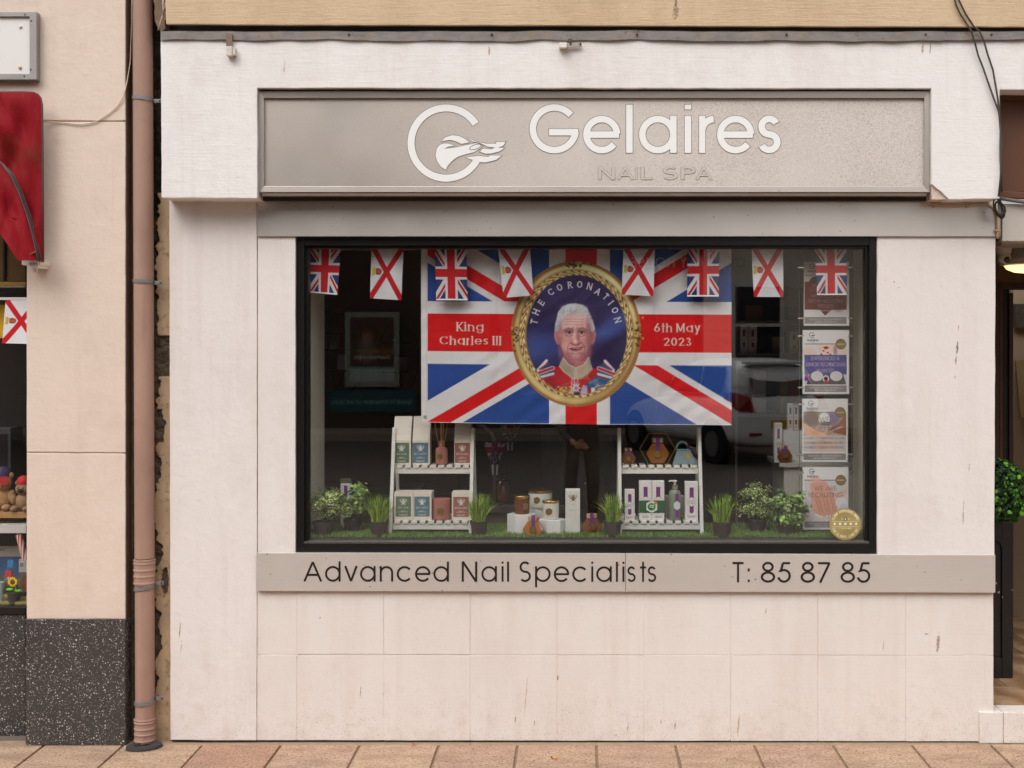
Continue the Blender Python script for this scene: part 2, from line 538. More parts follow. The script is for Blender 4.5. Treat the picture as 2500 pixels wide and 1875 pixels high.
# ------------------------------------------------------------------ lettering: one stroke alphabet, drawn as solid strips or printed
def arc(cx, cy, rx, ry, a0, a1, n=None):
    n = n or max(6, int(abs(a1 - a0) / 10))
    return [(cx + rx * math.cos(R(a0 + (a1 - a0) * i / n)), cy + ry * math.sin(R(a0 + (a1 - a0) * i / n))) for i in range(n + 1)]
def ess(W, Hh, h, y0=0.0, e=40):
    rx, ry = W / 2 - h, (Hh - 2 * h) / 4
    return arc(W / 2, y0 + Hh - h - ry, rx * .93, ry, e, 270) + arc(W / 2, y0 + h + ry, rx, ry, 90, -180 + e)[1:]
def glyph(ch, w):
    h = w / 2; X = .77; Rr = .39; r = Rr - h; cy = .38
    lo = {
     'a': (2 * Rr, [arc(Rr, cy, r, r, 0, 360), [(2 * Rr - h, X), (2 * Rr - h, 0)]]),
     'b': (2 * Rr, [arc(Rr, cy, r, r, 0, 360), [(h, 1), (h, 0)]]),
     'c': (.74, [arc(Rr, cy, r, r, 40, 320)]),
     'd': (2 * Rr, [arc(Rr, cy, r, r, 0, 360), [(2 * Rr - h, 1), (2 * Rr - h, 0)]]),
     'e': (2 * Rr, [[(h, cy), (2 * Rr - h * .4, cy)], arc(Rr, cy, r, r, 2, 322)]),
     'f': (.36, [[(.16, 0), (.16, .8)] + arc(.34, .8, .18, .2 - h, 180, 95)[1:], [(0, X - h), (.34, X - h)]]),
     'g': (2 * Rr, [arc(Rr, cy, r, r, 0, 360), [(2 * Rr - h, X), (2 * Rr - h, .08)] + arc(Rr, .08, r, r * .95, 0, -150)[1:]]),
     'h': (.66, [[(h, 1), (h, 0)], arc(.33, .44, .33 - h, .33 - h, 180, 0) + [(.66 - h, 0)]]),
     'i': (w, [[(h, X), (h, 0)], [(h, .9), (h, 1.0)]]),
     'j': (w, [[(h, X), (h, -.2)], [(h, .9), (h, 1.0)]]),
     'k': (.56, [[(h, 1), (h, 0)], [(.5, X), (h, .34)], [(.2, .46), (.55, 0)]]),
     'l': (w, [[(h, 1), (h, 0)]]),
     'm': (1.06, [[(h, X), (h, 0)], arc(.3, .48, .30 - h, .29 - h, 180, 0) + [(.6 - h, 0)], arc(.83, .48, .24, .29 - h, 180, 0) + [(1.07 - h, 0)]]),
     'n': (.66, [[(h, X), (h, 0)], arc(.33, .44, .33 - h, .33 - h, 180, 0) + [(.66 - h, 0)]]),
     'o': (2 * Rr, [arc(Rr, cy, r, r, 0, 360)]),
     'p': (2 * Rr, [arc(Rr, cy, r, r, 0, 360), [(h, X), (h, -.28)]]),
     'q': (2 * Rr, [arc(Rr, cy, r, r, 0, 360), [(2 * Rr - h, X), (2 * Rr - h, -.28)]]),
     'r': (.34, [[(h, X), (h, 0)], arc(.33, .44, .33 - h, .33 - h, 180, 92)]),
     's': (.46, [ess(.46, .78, h, -.005, 25)]),
     't': (.32, [[(.16, 1), (.16, 0)], [(0, X - h), (.32, X - h)]]),
     'u': (.64, [[(h, X), (h, .32)] + arc(.32, .32, .32 - h, .32 - h, 180, 360)[1:] + [(.64 - h, X)], [(.64 - h, X), (.64 - h, 0)]]),
     'v': (.66, [[(h, X), (.33, .02)], [(.33, .02), (.66 - h, X)]]),
     'w': (1.0, [[(h, X), (.27, 0), (.5, X), (.73, 0), (1 - h, X)]]),
     'x': (.6, [[(h, X), (.6 - h, 0)], [(.6 - h, X), (h, 0)]]),
     'y': (.64, [[(h, X), (.33, .04)], [(.64 - h, X), (.2, -.28)]]),
     'z': (.56, [[(h, X - h), (.56 - h, X - h), (h, h), (.56 - h, h)]]),
     'A': (.92, [[(h, 0), (.46, .97)], [(.46, .97), (.92 - h, 0)], [(.18, .33), (.74, .33)]]),
     'B': (.58, [[(h, 0), (h, 1)], [(h, 1 - h), (.3, 1 - h)] + arc(.3, .76, .22, .24 - h, 90, -90)[1:] + [(h, .52)], [(.3, .52)] + arc(.3, .26 + h / 2, .27 - h, .26 - h / 2, 90, -90) + [(h, h)]]),
     'C': (.92, [arc(.51, .5, .51 - h, .51 - h, 42, 318)]),
     'D': (.76, [[(h, 0), (h, 1)], [(h, 1 - h), (.26, 1 - h)] + arc(.26, .5, .5 - h, .5 - h, 90, -90)[1:] + [(h, h)]]),
     'E': (.54, [[(h, 0), (h, 1)], [(h, 1 - h), (.53, 1 - h)], [(h, .52), (.5, .52)], [(h, h), (.53, h)]]),
     'F': (.5, [[(h, 0), (h, 1)], [(h, 1 - h), (.5, 1 - h)], [(h, .5), (.46, .5)]]),
     'G': (1.0, [arc(.51, .5, .51 - h, .51 - h, 40, 352), [(.40, .43), (1.0, .43)]]),
     'H': (.70, [[(h, 0), (h, 1)], [(.7 - h, 0), (.7 - h, 1)], [(h, .52), (.7 - h, .52)]]),
     'I': (w, [[(h, 0), (h, 1)]]),
     'J': (.46, [[(.46 - h, 1), (.46 - h, .25)] + arc(.23, .25, .23 - h, .25 - h, 0, -170)[1:]]),
     'K': (.64, [[(h, 0), (h, 1)], [(.6, 1), (h, .44)], [(.19, .55), (.63, 0)]]),
     'L': (.48, [[(h, 1), (h, 0)], [(h, h), (.48, h)]]),
     'M': (.92, [[(h, 0), (h, 1)], [(h, 1), (.46, .12)], [(.46, .12), (.92 - h, 1)], [(.92 - h, 1), (.92 - h, 0)]]),
     'N': (.74, [[(h, 0), (h, 1)], [(h, 1), (.74 - h, 0)], [(.74 - h, 0), (.74 - h, 1)]]),
     'O': (1.02, [arc(.51, .5, .51 - h, .51 - h, 0, 360)]),
     'P': (.56, [[(h, 0), (h, 1)], [(h, 1 - h), (.28, 1 - h)] + arc(.28, .72, .28 - h, .28 - h, 90, -90)[1:] + [(h, .44 + h)]]),
     'Q': (1.02, [arc(.51, .5, .51 - h, .51 - h, 0, 360), [(.6, .3), (.96, 0)]]),
     'R': (.58, [[(h, 0), (h, 1)], [(h, 1 - h), (.28, 1 - h)] + arc(.28, .73, .27 - h, .27 - h, 90, -90)[1:] + [(h, .46 + h)], [(.26, .46), (.56, 0)]]),
     'S': (.58, [ess(.58, 1.02, h, -.01)]),
     'T': (.56, [[(.28, 1), (.28, 0)], [(0, 1 - h), (.56, 1 - h)]]),
     'U': (.68, [[(h, 1), (h, .34)] + arc(.34, .34, .34 - h, .34 - h, 180, 360)[1:] + [(.68 - h, 1)]]),
     'V': (.76, [[(h, 1), (.38, .03)], [(.38, .03), (.76 - h, 1)]]),
     'W': (1.16, [[(h, 1), (.31, .03)], [(.31, .03), (.58, .9)], [(.58, .9), (.85, .03)], [(.85, .03), (1.16 - h, 1)]]),
     'X': (.7, [[(h, 1), (.7 - h, 0)], [(.7 - h, 1), (h, 0)]]),
     'Y': (.66, [[(h, 1), (.33, .45)], [(.66 - h, 1), (.33, .45)], [(.33, .45), (.33, 0)]]),
     'Z': (.58, [[(0, 1 - h), (.55, 1 - h), (h, h), (.58, h)]]),
     '0': (.66, [arc(.33, .5, .33 - h, .51 - h, 0, 360)]),
     '1': (.34, [[(.22, 0), (.22, .97)], [(.22, .97), (.03, .84)]]),
     '2': (.62, [arc(.31, .70, .30 - h, .31 - h, 165, -38) + [(h * 1.2, h)], [(h * .5, h), (.62, h)]]),
     '3': (.6, [arc(.28, .755, .24 - h, .255 - h, 150, -80), arc(.29, .27, .30 - h, .275 - h, 82, -152)]),
     '5': (.62, [[(.58, 1 - h), (.24, 1 - h)], [(.25, 1 - h), (.16, .54)], [(.16, .54)] + arc(.30, .33, .315 - h, .335 - h, 128, -165)]),
     '6': (.66, [arc(.33, .33, .33 - h, .335 - h, 0, 360), [(.46, 1), (.09, .47)]]),
     '7': (.6, [[(0, 1 - h), (.56, 1 - h)], [(.54, 1 - h), (.10, 0)]]),
     '8': (.66, [arc(.33, .765, .27 - h, .245 - h, 0, 360), arc(.33, .27, .335 - h, .275 - h, 0, 360)]),
     ':': (w * 1.6, [[(w * .8, .02), (w * .8, w * 1.3)], [(w * .8, .55), (w * .8, .55 + w * 1.3)]]),
     '.': (w * 1.2, [[(h, 0), (h, w)]]),
     '!': (w, [[(h, 1), (h, .3)], [(h, 0), (h, w)]]),
     '&': (.72, [[(.66, 0), (.22, .68)] + arc(.34, .8, .15, .17, 200, -20)[1:] + [(.12, .38)] + arc(.28, .22, .25, .2, 140, 330)[1:] + [(.66, .42)]]),
     '@': (.8, [arc(.4, .35, .36, .36, 0, 330), arc(.4, .35, .15, .15, 0, 360)]),
     '-': (.3, [[(0, .36), (.3, .36)]]),
     '*': (.3, [arc(.15, .36, .06, .06, 0, 360)]),
    }
    return lo.get(ch, (.34, []))

def lay(text, w, track=.14, space=.34):
    out, x = [], 0.0
    for ch in text:
        if ch == ' ':
            x += space; continue
        a, st = glyph(ch, w)
        out.append((ch, x, a, st)); x += a + track
    return out, x - track

def strip(pts, w):
    """mitred ribbon round a polyline: returns left and right offset points"""
    n = len(pts)
    closed = n > 3 and math.hypot(pts[0][0] - pts[-1][0], pts[0][1] - pts[-1][1]) < 1e-6
    Lf, Rt = [], []
    for i in range(n):
        if closed:
            a, b, c = pts[(i - 1) % (n - 1)], pts[i % (n - 1)], pts[(i + 1) % (n - 1)]
        else:
            a, b, c = pts[max(i - 1, 0)], pts[i], pts[min(i + 1, n - 1)]
        d1 = Vector((b[0] - a[0], b[1] - a[1])); d2 = Vector((c[0] - b[0], c[1] - b[1]))
        if d1.length < 1e-9: d1 = d2
        if d2.length < 1e-9: d2 = d1
        d1 = d1.normalized(); d2 = d2.normalized()
        n1 = Vector((-d1.y, d1.x)); n2 = Vector((-d2.y, d2.x))
        m = (n1 + n2)
        m = m.normalized() if m.length > 1e-6 else n1
        sc_ = min(2.0, 1.0 / max(.3, m.dot(n1))) * w / 2
        Lf.append((b[0] + m.x * sc_, b[1] + m.y * sc_)); Rt.append((b[0] - m.x * sc_, b[1] - m.y * sc_))
    return Lf, Rt

def strokes_mesh(mb, strokes, w, to3, lift0, dl=.0002, grow=0.0):
    """to3(x, y, lift) -> 3D point; each stroke sits a hair above the one before so none are coplanar"""
    for i, st in enumerate(strokes):
        if grow and len(st) > 1 and math.hypot(st[0][0] - st[-1][0], st[0][1] - st[-1][1]) > 1e-6:
            a, b = Vector(st[0]), Vector(st[1]); e0 = a + (a - b).normalized() * grow
            c, d = Vector(st[-1]), Vector(st[-2]); e1 = c + (c - d).normalized() * grow
            st = [tuple(e0)] + list(st[1:-1]) + [tuple(e1)]
        Lf, Rt = strip(st, w + 2 * grow)
        z = lift0 + i * dl
        vs = [to3(x, y, z) for x, y in Lf] + [to3(x, y, z) for x, y in Rt]
        n = len(Lf)
        mb.add(vs, [(j, j + 1, n + j + 1, n + j) for j in range(n - 1)])
    return mb

# ------------------------------------------------------------------ print shop: pictures for flags, posters and labels, kept per vertex
class Print:
    def __init__(s, x0, y0, x1, y1, res, bg=(255, 255, 255), ss=2):
        """area in its own units (y down), res = vertices per unit"""
        s.x0, s.y0, s.x1, s.y1 = x0, y0, x1, y1
        s.nx, s.ny = max(4, int(round((x1 - x0) * res))), max(4, int(round((y1 - y0) * res)))
        s.ss = ss
        s.W, s.Hh = s.nx * ss, s.ny * ss
        s.a = np.zeros((s.Hh, s.W, 3)); s.a[:] = bg
        xs = x0 + (np.arange(s.W) + .5) * (x1 - x0) / s.W
        ys = y0 + (np.arange(s.Hh) + .5) * (y1 - y0) / s.Hh
        s.X, s.Y = np.meshgrid(xs, ys)
    def blend(s, m, c, alpha=1.0, sl=None):
        m = np.asarray(m, float) * alpha
        v = s.a if sl is None else s.a[sl]
        v[:] = v * (1 - m[..., None]) + np.asarray(c, float) * m[..., None]
    def win(s, xa, xb, ya, yb):
        fx, fy = s.W / (s.x1 - s.x0), s.Hh / (s.y1 - s.y0)
        i0, i1 = int(max(0, (xa - s.x0) * fx - 1)), int(min(s.W, (xb - s.x0) * fx + 2))
        j0, j1 = int(max(0, (ya - s.y0) * fy - 1)), int(min(s.Hh, (yb - s.y0) * fy + 2))
        return (slice(j0, max(j0, j1)), slice(i0, max(i0, i1)))
    def rect(s, xa, xb, ya, yb, c, alpha=1.0):
        sl = s.win(xa, xb, ya, yb)
        s.blend((s.X[sl] >= xa) & (s.X[sl] <= xb) & (s.Y[sl] >= ya) & (s.Y[sl] <= yb), c, alpha, sl)
    def poly(s, pts, c, alpha=1.0):
        xs = [p[0] for p in pts]; ys = [p[1] for p in pts]
        sl = s.win(min(xs), max(xs), min(ys), max(ys))
        X, Y = s.X[sl], s.Y[sl]
        m = np.zeros(X.shape, bool)
        for i in range(len(pts)):
            (xa, ya), (xb, yb) = pts[i], pts[(i + 1) % len(pts)]
            if ya == yb: continue
            m ^= ((ya > Y) != (yb > Y)) & (X < (xb - xa) * (Y - ya) / (yb - ya) + xa)
        s.blend(m, c, alpha, sl)
    def ell(s, cx, cy, rx, ry, c, alpha=1.0, rot=0.0, soft=0.0, ring=0.0):
        q = max(rx, ry) * (1 + soft) + 1e-6
        sl = s.win(cx - q, cx + q, cy - q, cy + q)
        X, Y = s.X[sl] - cx, s.Y[sl] - cy
        a = R(rot)
        u, v = X * math.cos(a) + Y * math.sin(a), -X * math.sin(a) + Y * math.cos(a)
        d = np.sqrt((u / rx) ** 2 + (v / ry) ** 2)
        if ring:
            m = (d <= 1) & (d >= 1 - ring)
        elif soft:
            m = np.clip((1 + soft - d) / (2 * soft), 0, 1); m = m * m * (3 - 2 * m)
        else:
            m = d <= 1
        s.blend(m, c, alpha, sl)
    def line(s, pts, wd, c, alpha=1.0, wy=None):
        wy = wy or wd
        xs = [p[0] for p in pts]; ys = [p[1] for p in pts]
        g = max(wd, wy)
        sl = s.win(min(xs) - g, max(xs) + g, min(ys) - g, max(ys) + g)
        X, Y = s.X[sl] / wd, s.Y[sl] / wy
        d = np.full(X.shape, 9.0)
        for (xa, ya), (xb, yb) in zip(pts[:-1], pts[1:]):
            xa, xb, ya, yb = xa / wd, xb / wd, ya / wy, yb / wy
            dx, dy = xb - xa, yb - ya
            l2 = dx * dx + dy * dy + 1e-12
            t = np.clip(((X - xa) * dx + (Y - ya) * dy) / l2, 0, 1)
            d = np.minimum(d, np.hypot(X - xa - t * dx, Y - ya - t * dy))
        s.blend(d <= .5, c, alpha, sl)
    def text(s, x, y, cap, txt, c, wt=.10, alpha=1.0, align='c', width=None, track=.14, serif=False, rot=0.0):
        """baseline at y; x is centre / left / right"""
        gl, tot = lay(txt, wt, track + (.08 if serif else 0), .34)
        sx = cap if width is None else width / tot
        off = {'c': -tot / 2, 'l': 0, 'r': -tot}[align]
        ca, sa = math.cos(R(rot)), math.sin(R(rot))
        def tr(px_, py_):
            u, v = px_ * sx, -py_ * cap
            return (x + u * ca - v * sa, y + u * sa + v * ca)
        for ch, gx, adv, st in gl:
            sts = [list(q) for q in st]
            if serif:
                ext = []
                for q in st:
                    for (a, b) in ((q[0], q[1]), (q[-1], q[-2])):
                        if len(q) < 6 or abs(a[0] - b[0]) < .03:
                            if abs(a[1] - b[1]) > .5 * abs(a[0] - b[0]) and (abs(a[1]) < .04 or abs(a[1] - 1) < .05 or abs(a[1] - .77) < .02 or a[1] < -.2):
                                l_ = .13
                                lft = l_; rgt = l_ if (a[1] < .05 or ch.isupper()) else 0
                                ext.append([(a[0] - lft, a[1]), (a[0] + rgt, a[1])])
                    if ch in 'CGS' and len(q) > 6:
                        ext.append([(q[0][0], q[0][1] - .1), (q[0][0], q[0][1] + .14)])
                for q in sts:
                    s.line([tr(off + gx + a, b) for a, b in q], wt * cap * 1.2, c, alpha, wy=wt * cap * (.42 if not rot else 1.0))
                for q in ext:
                    s.line([tr(off + gx + a, b) for a, b in q], cap * .055, c, alpha)
            else:
                for q in sts:
                    s.line([tr(off + gx + a, b) for a, b in q], wt * cap, c, alpha)
        return s
    def mesh(s, name, to3, mat, parent=None, back=False):
        a = s.a.reshape(s.ny, s.ss, s.nx, s.ss, 3).mean((1, 3))
        u = (np.arange(s.nx) + 0.0) / (s.nx - 1); v = (np.arange(s.ny) + 0.0) / (s.ny - 1)
        U, V = np.meshgrid(u, v)
        X, Y, Z = to3(U, V)
        co = np.stack([X, Y, Z], -1).reshape(-1, 3).astype(np.float32)
        idx = np.arange(s.nx * s.ny).reshape(s.ny, s.nx)
        q = np.stack([idx[1:, :-1], idx[1:, 1:], idx[:-1, 1:], idx[:-1, :-1]], -1).reshape(-1, 4)
        me = bpy.data.meshes.new(name)
        me.vertices.add(len(co)); me.vertices.foreach_set('co', co.ravel())
        me.loops.add(q.size); me.loops.foreach_set('vertex_index', q.ravel().astype(np.int32))
        me.polygons.add(len(q)); me.polygons.foreach_set('loop_start', (np.arange(len(q)) * 4).astype(np.int32))
        me.polygons.foreach_set('use_smooth', np.ones(len(q), bool))
        me.update(calc_edges=True)
        at = me.color_attributes.new('Col', 'FLOAT_COLOR', 'POINT')
        cl = np.ones((len(co), 4), np.float32); cl[:, :3] = lin(np.clip(a.reshape(-1, 3), 0, 255))
        at.data.foreach_set('color', cl.ravel())
        me.materials.append(M[mat] if isinstance(mat, str) else mat)
        return link(bpy.data.objects.new(name, me), parent)

def flat(x0, x1, z0, z1, Y):
    """upright rectangle, u to the right, v down"""
    return lambda U, V: (x0 + (x1 - x0) * U, Y + 0 * U, z1 + (z0 - z1) * V)

# ================================================================== ground
FY = -.1375                                    # face of the projecting fascia
gr = MB()
gr.box(-12, 12, -2.6, .02, -.25, -.012)
struct(gr.build('pavement', simple('paving_bed_mortar', (150, 126, 104), .95, var=.3, scale=40, bump=.6)))
pav = bpy.data.objects['pavement']
xs_j = [-1.405 * K() / S]
SW = .3632
j0 = (1456 - VX) * .001877
for r_ in range(2):
    for i in range(-12, 11):
        xa = j0 + i * SW + (0 if r_ == 0 else SW * .5)
        ya, yb = (-.395, -.035) if r_ == 0 else (-.80, -.408)
        if r_ == 0 and i in (-7,):
            pass
        dz = random.uniform(-.0015, .0015)
        s_ = MB().box(xa + .006, xa + SW - .006, ya, yb, -.05, 0)
        o = s_.build('paving_slab', 'slab', pav, bevel=.004)
        o.location.z = dz
mb = MB().box(-12, 12, -.0345, .03, -.03, -.003)
mb.build('mortar_strip', simple('wall_foot_mortar', (158, 134, 112), .95, var=.35, scale=25, bump=.7, bscale=60), pav)
MB().box(-12, 12, -2.6, -.815, -.05, -.001).build('outer_paving', 'slab', pav)
MB().box(-12, 12, -2.75, -2.605, -.3, .003).build('kerb', simple('granite_kerb', (140, 130, 122), .8, var=.2, bump=.3), pav, bevel=.01)

road = MB()
road.add([(-25, -2.75, -.11), (25, -2.75, -.11), (25, -9.5, .16), (-25, -9.5, .16), (25, -15.0, .16), (-25, -15.0, .16)], [(0, 1, 2, 3), (3, 2, 4, 5)])
ta = NT('stone_sett_road')
br = ta.new('ShaderNodeTexBrick', {'Color1': (*L3((84, 72, 64)), 1), 'Color2': (*L3((72, 62, 55)), 1), 'Mortar': (*L3((70, 58, 50)), 1), 'Scale': 1.0, 'Mortar Size': .012, 'Brick Width': .6, 'Row Height': .4})
ta.l.new(ta.pos(), br.inputs['Vector'])
ta.base(ta.mix(ta.math('MULTIPLY', ta.noise(30, 4), .5), br.outputs['Color'], L3((96, 82, 72)))); ta.set(.85)
t_as = ta.m
struct(road.build('road', t_as))
struct(MB().box(-25, 25, -17.4, -15.0, -.2, .28).build('far_pavement', simple('far_paving', (150, 132, 116), .85, var=.2, scale=6, bump=.2)))
gd = MB().box(-90, 90, -90, 90, -.6, -.4)
struct(gd.build('ground', simple('ground_soil', (110, 98, 86), .95, var=.2, scale=1)))

# litter on the paving
cg = thing('cigarette_end', 'orange cigarette end lying on the paving in front of the wall', 'litter', (PX(1352, -.2), -.22, .006))
MB().tube([(PX(1346, -.2), -.222, .007), (PX(1349, -.2), -.2225, .007)], .0042, 8).build('ash_tip', simple('ash', (70, 60, 55), .9), cg)
MB().tube([(PX(1349, -.2), -.2225, .007), (PX(1361, -.2), -.228, .007)], .0040, 8).build('filter', simple('orange_filter', (214, 150, 70), .8, var=.1), cg)
for (x_, nm) in ((1010, 'curled orange leaf at the foot of the wall, left of centre'), (1149, 'small reddish leaf scrap at the foot of the wall')):
    a = MB(); cx = PX(x_, -.03); rr_ = .012 if x_ == 1010 else .006
    a.add([(cx - rr_, -.05, .002), (cx, -.058, .010), (cx + rr_, -.052, .004), (cx + rr_ * .3, -.043, .012), (cx - rr_ * .5, -.042, .008)], [(0, 1, 3, 4), (1, 2, 3)])
    tag(a.build('dry_leaf', simple('dry_leaf_colour', (178, 92, 58), .8, var=.2)), nm, 'leaf', 'dry leaves by the wall')

# ================================================================== the shop front
shop = thing('shop_building', 'white painted shop front with a long window and tan cornice above', 'building', (0, .1, 0))
# stone blocks under the sill
xb = [627, 725, 937, 1148, 1360, 1572, 1784, 1996, 2210, 2426]
for r_ in range(2):
    for i in range(9):
        ya, yb = ((1440, 1598) if r_ == 0 else (1598, 1807.5))
        sl_ = (xb[i] - 627) * .0017
        g = random.uniform(.25, .6)
        x0, x1 = xb[i] + g, xb[i + 1] - g
        if i == 8 and r_ == 1:
            poly = [(x0, ya + g + sl_), (x1, ya + g + sl_), (x1, 1739), (2391, 1739), (2391, yb + sl_), (x0, yb + sl_)]
        else:
            poly = [(x0, ya + g + sl_), (x1, ya + g + sl_), (x1, yb - g * (1 - r_) + sl_), (x0, yb - g * (1 - r_) + sl_)]
        yf = random.uniform(-.0012, .0012)
        pprism(poly, yf, .16, 30, .35, seed=i + 20 * r_).build('stone_block', 'block', shop, bevel=.0025)
pbox(640, 2418, 1440, 1806, .0025, .17).build('joint_mortar', 'block', shop)
pbox(420, 2424, 1790, 1816, .02, .17).build('foot_gap_backing', 'black_gap', shop)  # near-black backing puts shade into the gap at the wall foot

# piers
pprism([(413, 480), (627, 480), (627, 1440), (626, 1808), (416, 1807)], -.005, .3, 40, .45, 3).build('pier', 'pier', shop, bevel=.003)
pprism([(629, 570), (721, 570), (721, 1352), (629, 1352)], 0, .3, 40, .4, 4).build('pier', 'pier', shop, bevel=.003)
pprism([(2142, 570), (2431, 570), (2428, 1360), (2142, 1360)], 0, .42, 40, .5, 5).build('pier', 'pier', shop, bevel=.003)
# fascia with the recess for the sign, chipped at its lower right corner
pprism([(392, 93), (2620, 93), (2620, 219), (2441, 219), (2441, 485), (2316, 487), (2300, 470), (2274, 450), (2274, 216), (628, 215), (628, 484), (394, 483)],
       FY, .02, 30, .6, 6).build('fascia', 'fascia', shop, bevel=.004)
pprism([(2273, 444), (2322, 486), (2276, 487)], FY + .012, .01, 14, .8, 8).build('broken_corner', simple('chipped_render', (206, 186, 170), .95, var=.25, scale=40, bump=.8), shop)
pbox(628, 2274, 200, 490, -.04, .05).build('sign_recess', simple('dark_recess', (70, 60, 54), .95, var=.3), shop)
# upper wall, gap and cornice
pbox(392, 2700, -420, 100, -.02, .1).build('upper_wall', 'black_gap', shop)  # coloured near-black so the gap below the cornice reads as deep shade
pprism([(400, -60), (2640, -60), (2640, 66), (2100, 65), (1400, 62), (700, 61), (405, 59)], -.16, -.14, 40, .5, 11).build('cornice', 'tan', shop, bevel=.004)
pprism([(400, -420), (2640, -420), (2640, -62), (400, -62)], -.10, -.02).build('upper_storey', 'tan', shop)
# roughcast end of the cornice beside the pipe
gr2 = MB()
pprism([(372, -60), (402, -60), (404, 70), (394, 78), (385, 66), (378, 50)], -.09, .02, 9, 2.0, 12).build('rough_mortar', 'grime', shop)

# lead flashing: two lapped, dented strips
def flashing(xa, xb_, seed, Yo):
    n = int((xb_ - xa) / 9)
    vs, fs = [], []
    for i in range(n + 1):
        x = xa + (xb_ - xa) * i / n
        wob = 1.6 * math.sin(x * .021 + seed) + 1.2 * math.sin(x * .05 + seed * 2)
        bend = -4.5 * math.exp(-((x - 1530) / 60.0) ** 2) - 2.0 * math.exp(-((x - 1330) / 50.0) ** 2) + 2.0 * math.exp(-((x - 2170) / 40.) ** 2)
        top = 77 + bend * .8 + wob * .3
        bot = 97 + bend + wob * .7 + (2.5 if x > 900 else 0) - (3 if x > 2300 else 0)
        dY = .004 * math.sin(x * .03 + seed) + .004 * math.exp(-((x - 1530) / 50.) ** 2)
        Yf = Yo - abs(dY)
        vs += [P(x, top - 2, .0), P(x, top, Yf), P(x, (top + bot) / 2, Yf - .0012), P(x, bot, Yf - .002), P(x, bot, Yf + .006)]
    for i in range(n):
        for j in range(4):
            fs.append((i * 5 + j, i * 5 + j + 1, (i + 1) * 5 + j + 1, (i + 1) * 5 + j))
    return MB().add(vs, fs)
fl1 = flashing(392, 1596, 1.0, FY - .006).build('lead_flashing', 'lead', shop, smooth='auto')
fl2 = flashing(1592, 2640, 2.2, FY - .010).build('lead_flashing', 'lead', shop, smooth='auto')
for x_, prn in ((853, fl1), (1201, fl1), (1555, fl1), (1919, fl2), (2258, fl2), (2418, fl2)):
    MB().ball((PX(x_, FY), FY - .014, PZ(86, FY)), (.006, .004, .006), 10, 6).build('fixing', simple('rusty_nail', (98, 74, 60), .8, .3, var=.4), prn, smooth=True)

# steel header over the window
pprism([(628, 488), (2436, 488), (2436, 577), (628, 577)], -.012, .05).build('header_panel', 'header', shop, bevel=.0015)
# wall body hidden behind the header and side walls of the display
pbox(560, 2445, 300, 600, .06, .35).build('lintel', simple('inner_plaster', (120, 110, 100), .9), shop)
# ---- window
fr = pprism([(722, 579), (2142, 579), (2142, 1350), (722, 1350)], .018, .10)
def ring(x0, x1, y0, y1, l, r, t, b, Yf, Yb):
    m = MB()
    for (a, c, d, e) in ((x0, x0 + l, y0, y1), (x1 - r, x1, y0, y1), (x0 + l, x1 - r, y0, y0 + t), (x0 + l, x1 - r, y1 - b, y1)):
        m.box(PX(a, Yf), PX(c, Yf), Yf, Yb, PZ(e, Yf), PZ(d, Yf))
    return m
frame = ring(722, 2142, 579, 1350, 20, 20, 20, 3, .015, .09).build('window_frame', 'black_frame', shop, bevel=.002)
ring(741, 2123, 598, 1346, 12, 11, 9, 20, .036, .085).build('glazing_bead', 'black_frame', frame, bevel=.002)
pbox(740, 2124, 1327, 1349, .004, .05).build('bottom_rail', 'black_frame', frame, bevel=.0015)
pbox(742, 2122, 1322.5, 1326.5, .012, .06).build('drip_ledge', simple('lit_black_ledge', (92, 86, 80), .5, .2, var=.4, scale=14), frame, bevel=.001)  # paler tone paints in the light caught by the ledge top
pbox(752, 2113, 606, 1326, .050, .054).build('pane', 'glass', frame)
pbox(750, 2115, 604, 1328, .066, .070).build('pane', 'glass', frame)  # second pane added to strengthen the reflections
# ================================================================== interior of the display and the dark salon behind
room = simple('dim_salon_wall', (132, 116, 102), .9, var=.1)
XL, XR = PX(737, .06), PX(2128, .06)
FZ = .935
inner = shop
cream = simple('cream_fabric_lining', (238, 228, 210), .9, var=.06, scale=200, bump=.25, bscale=300)
MB().box(XL - .15, XL, .09, .56, .6, 2.6).build('display_side_wall', cream, inner)
MB().box(XR, XR + .15, .09, .43, .6, 2.6).build('display_side_wall', cream, inner)
MB().box(XL, XR, .074, .50, FZ - .06, FZ).build('display_floor', simple('display_board', (70, 62, 54), .8), inner)
MB().box(XL, XR, .45, .50, .1, FZ - .061).build('display_back_board', room, inner)
MB().box(-2.3, 1.90, .10, 4.2, 2.62, 2.7).build('salon_ceiling', simple('salon_ceiling_paint', (140, 130, 120), .9, var=.05), inner)
MB().box(-2.3, 1.90, 4.0, 4.15, .08, 2.62).build('salon_back_wall', room, inner)
MB().box(-2.4, -2.3, .10, 4.0, .08, 2.62).build('salon_side_wall', room, inner)
MB().box(1.60, 1.90, .44, 4.0, .08, 2.62).build('salon_side_wall', room, inner)
MB().box(-2.3, XL - .151, .28, .40, .6, 2.62).build('salon_front_wall', room, inner)
MB().box(-2.3, -.72, 1.70, 1.75, .08, 2.61).build('salon_partition', simple('brown_partition', (112, 94, 80), .8, var=.12, scale=3), inner)  # mid-brown wall added close in to catch light behind the wire shelves
MB().box(-2.3, 1.60, .50, 4.0, .02, .08).build('salon_floor', simple('dark_salon_floor', (66, 54, 46), .5, var=.2, scale=4), inner)
MB().box(-2.3, 1.60, .40, .45, .02, .60).build('salon_front_wall', room, inner)

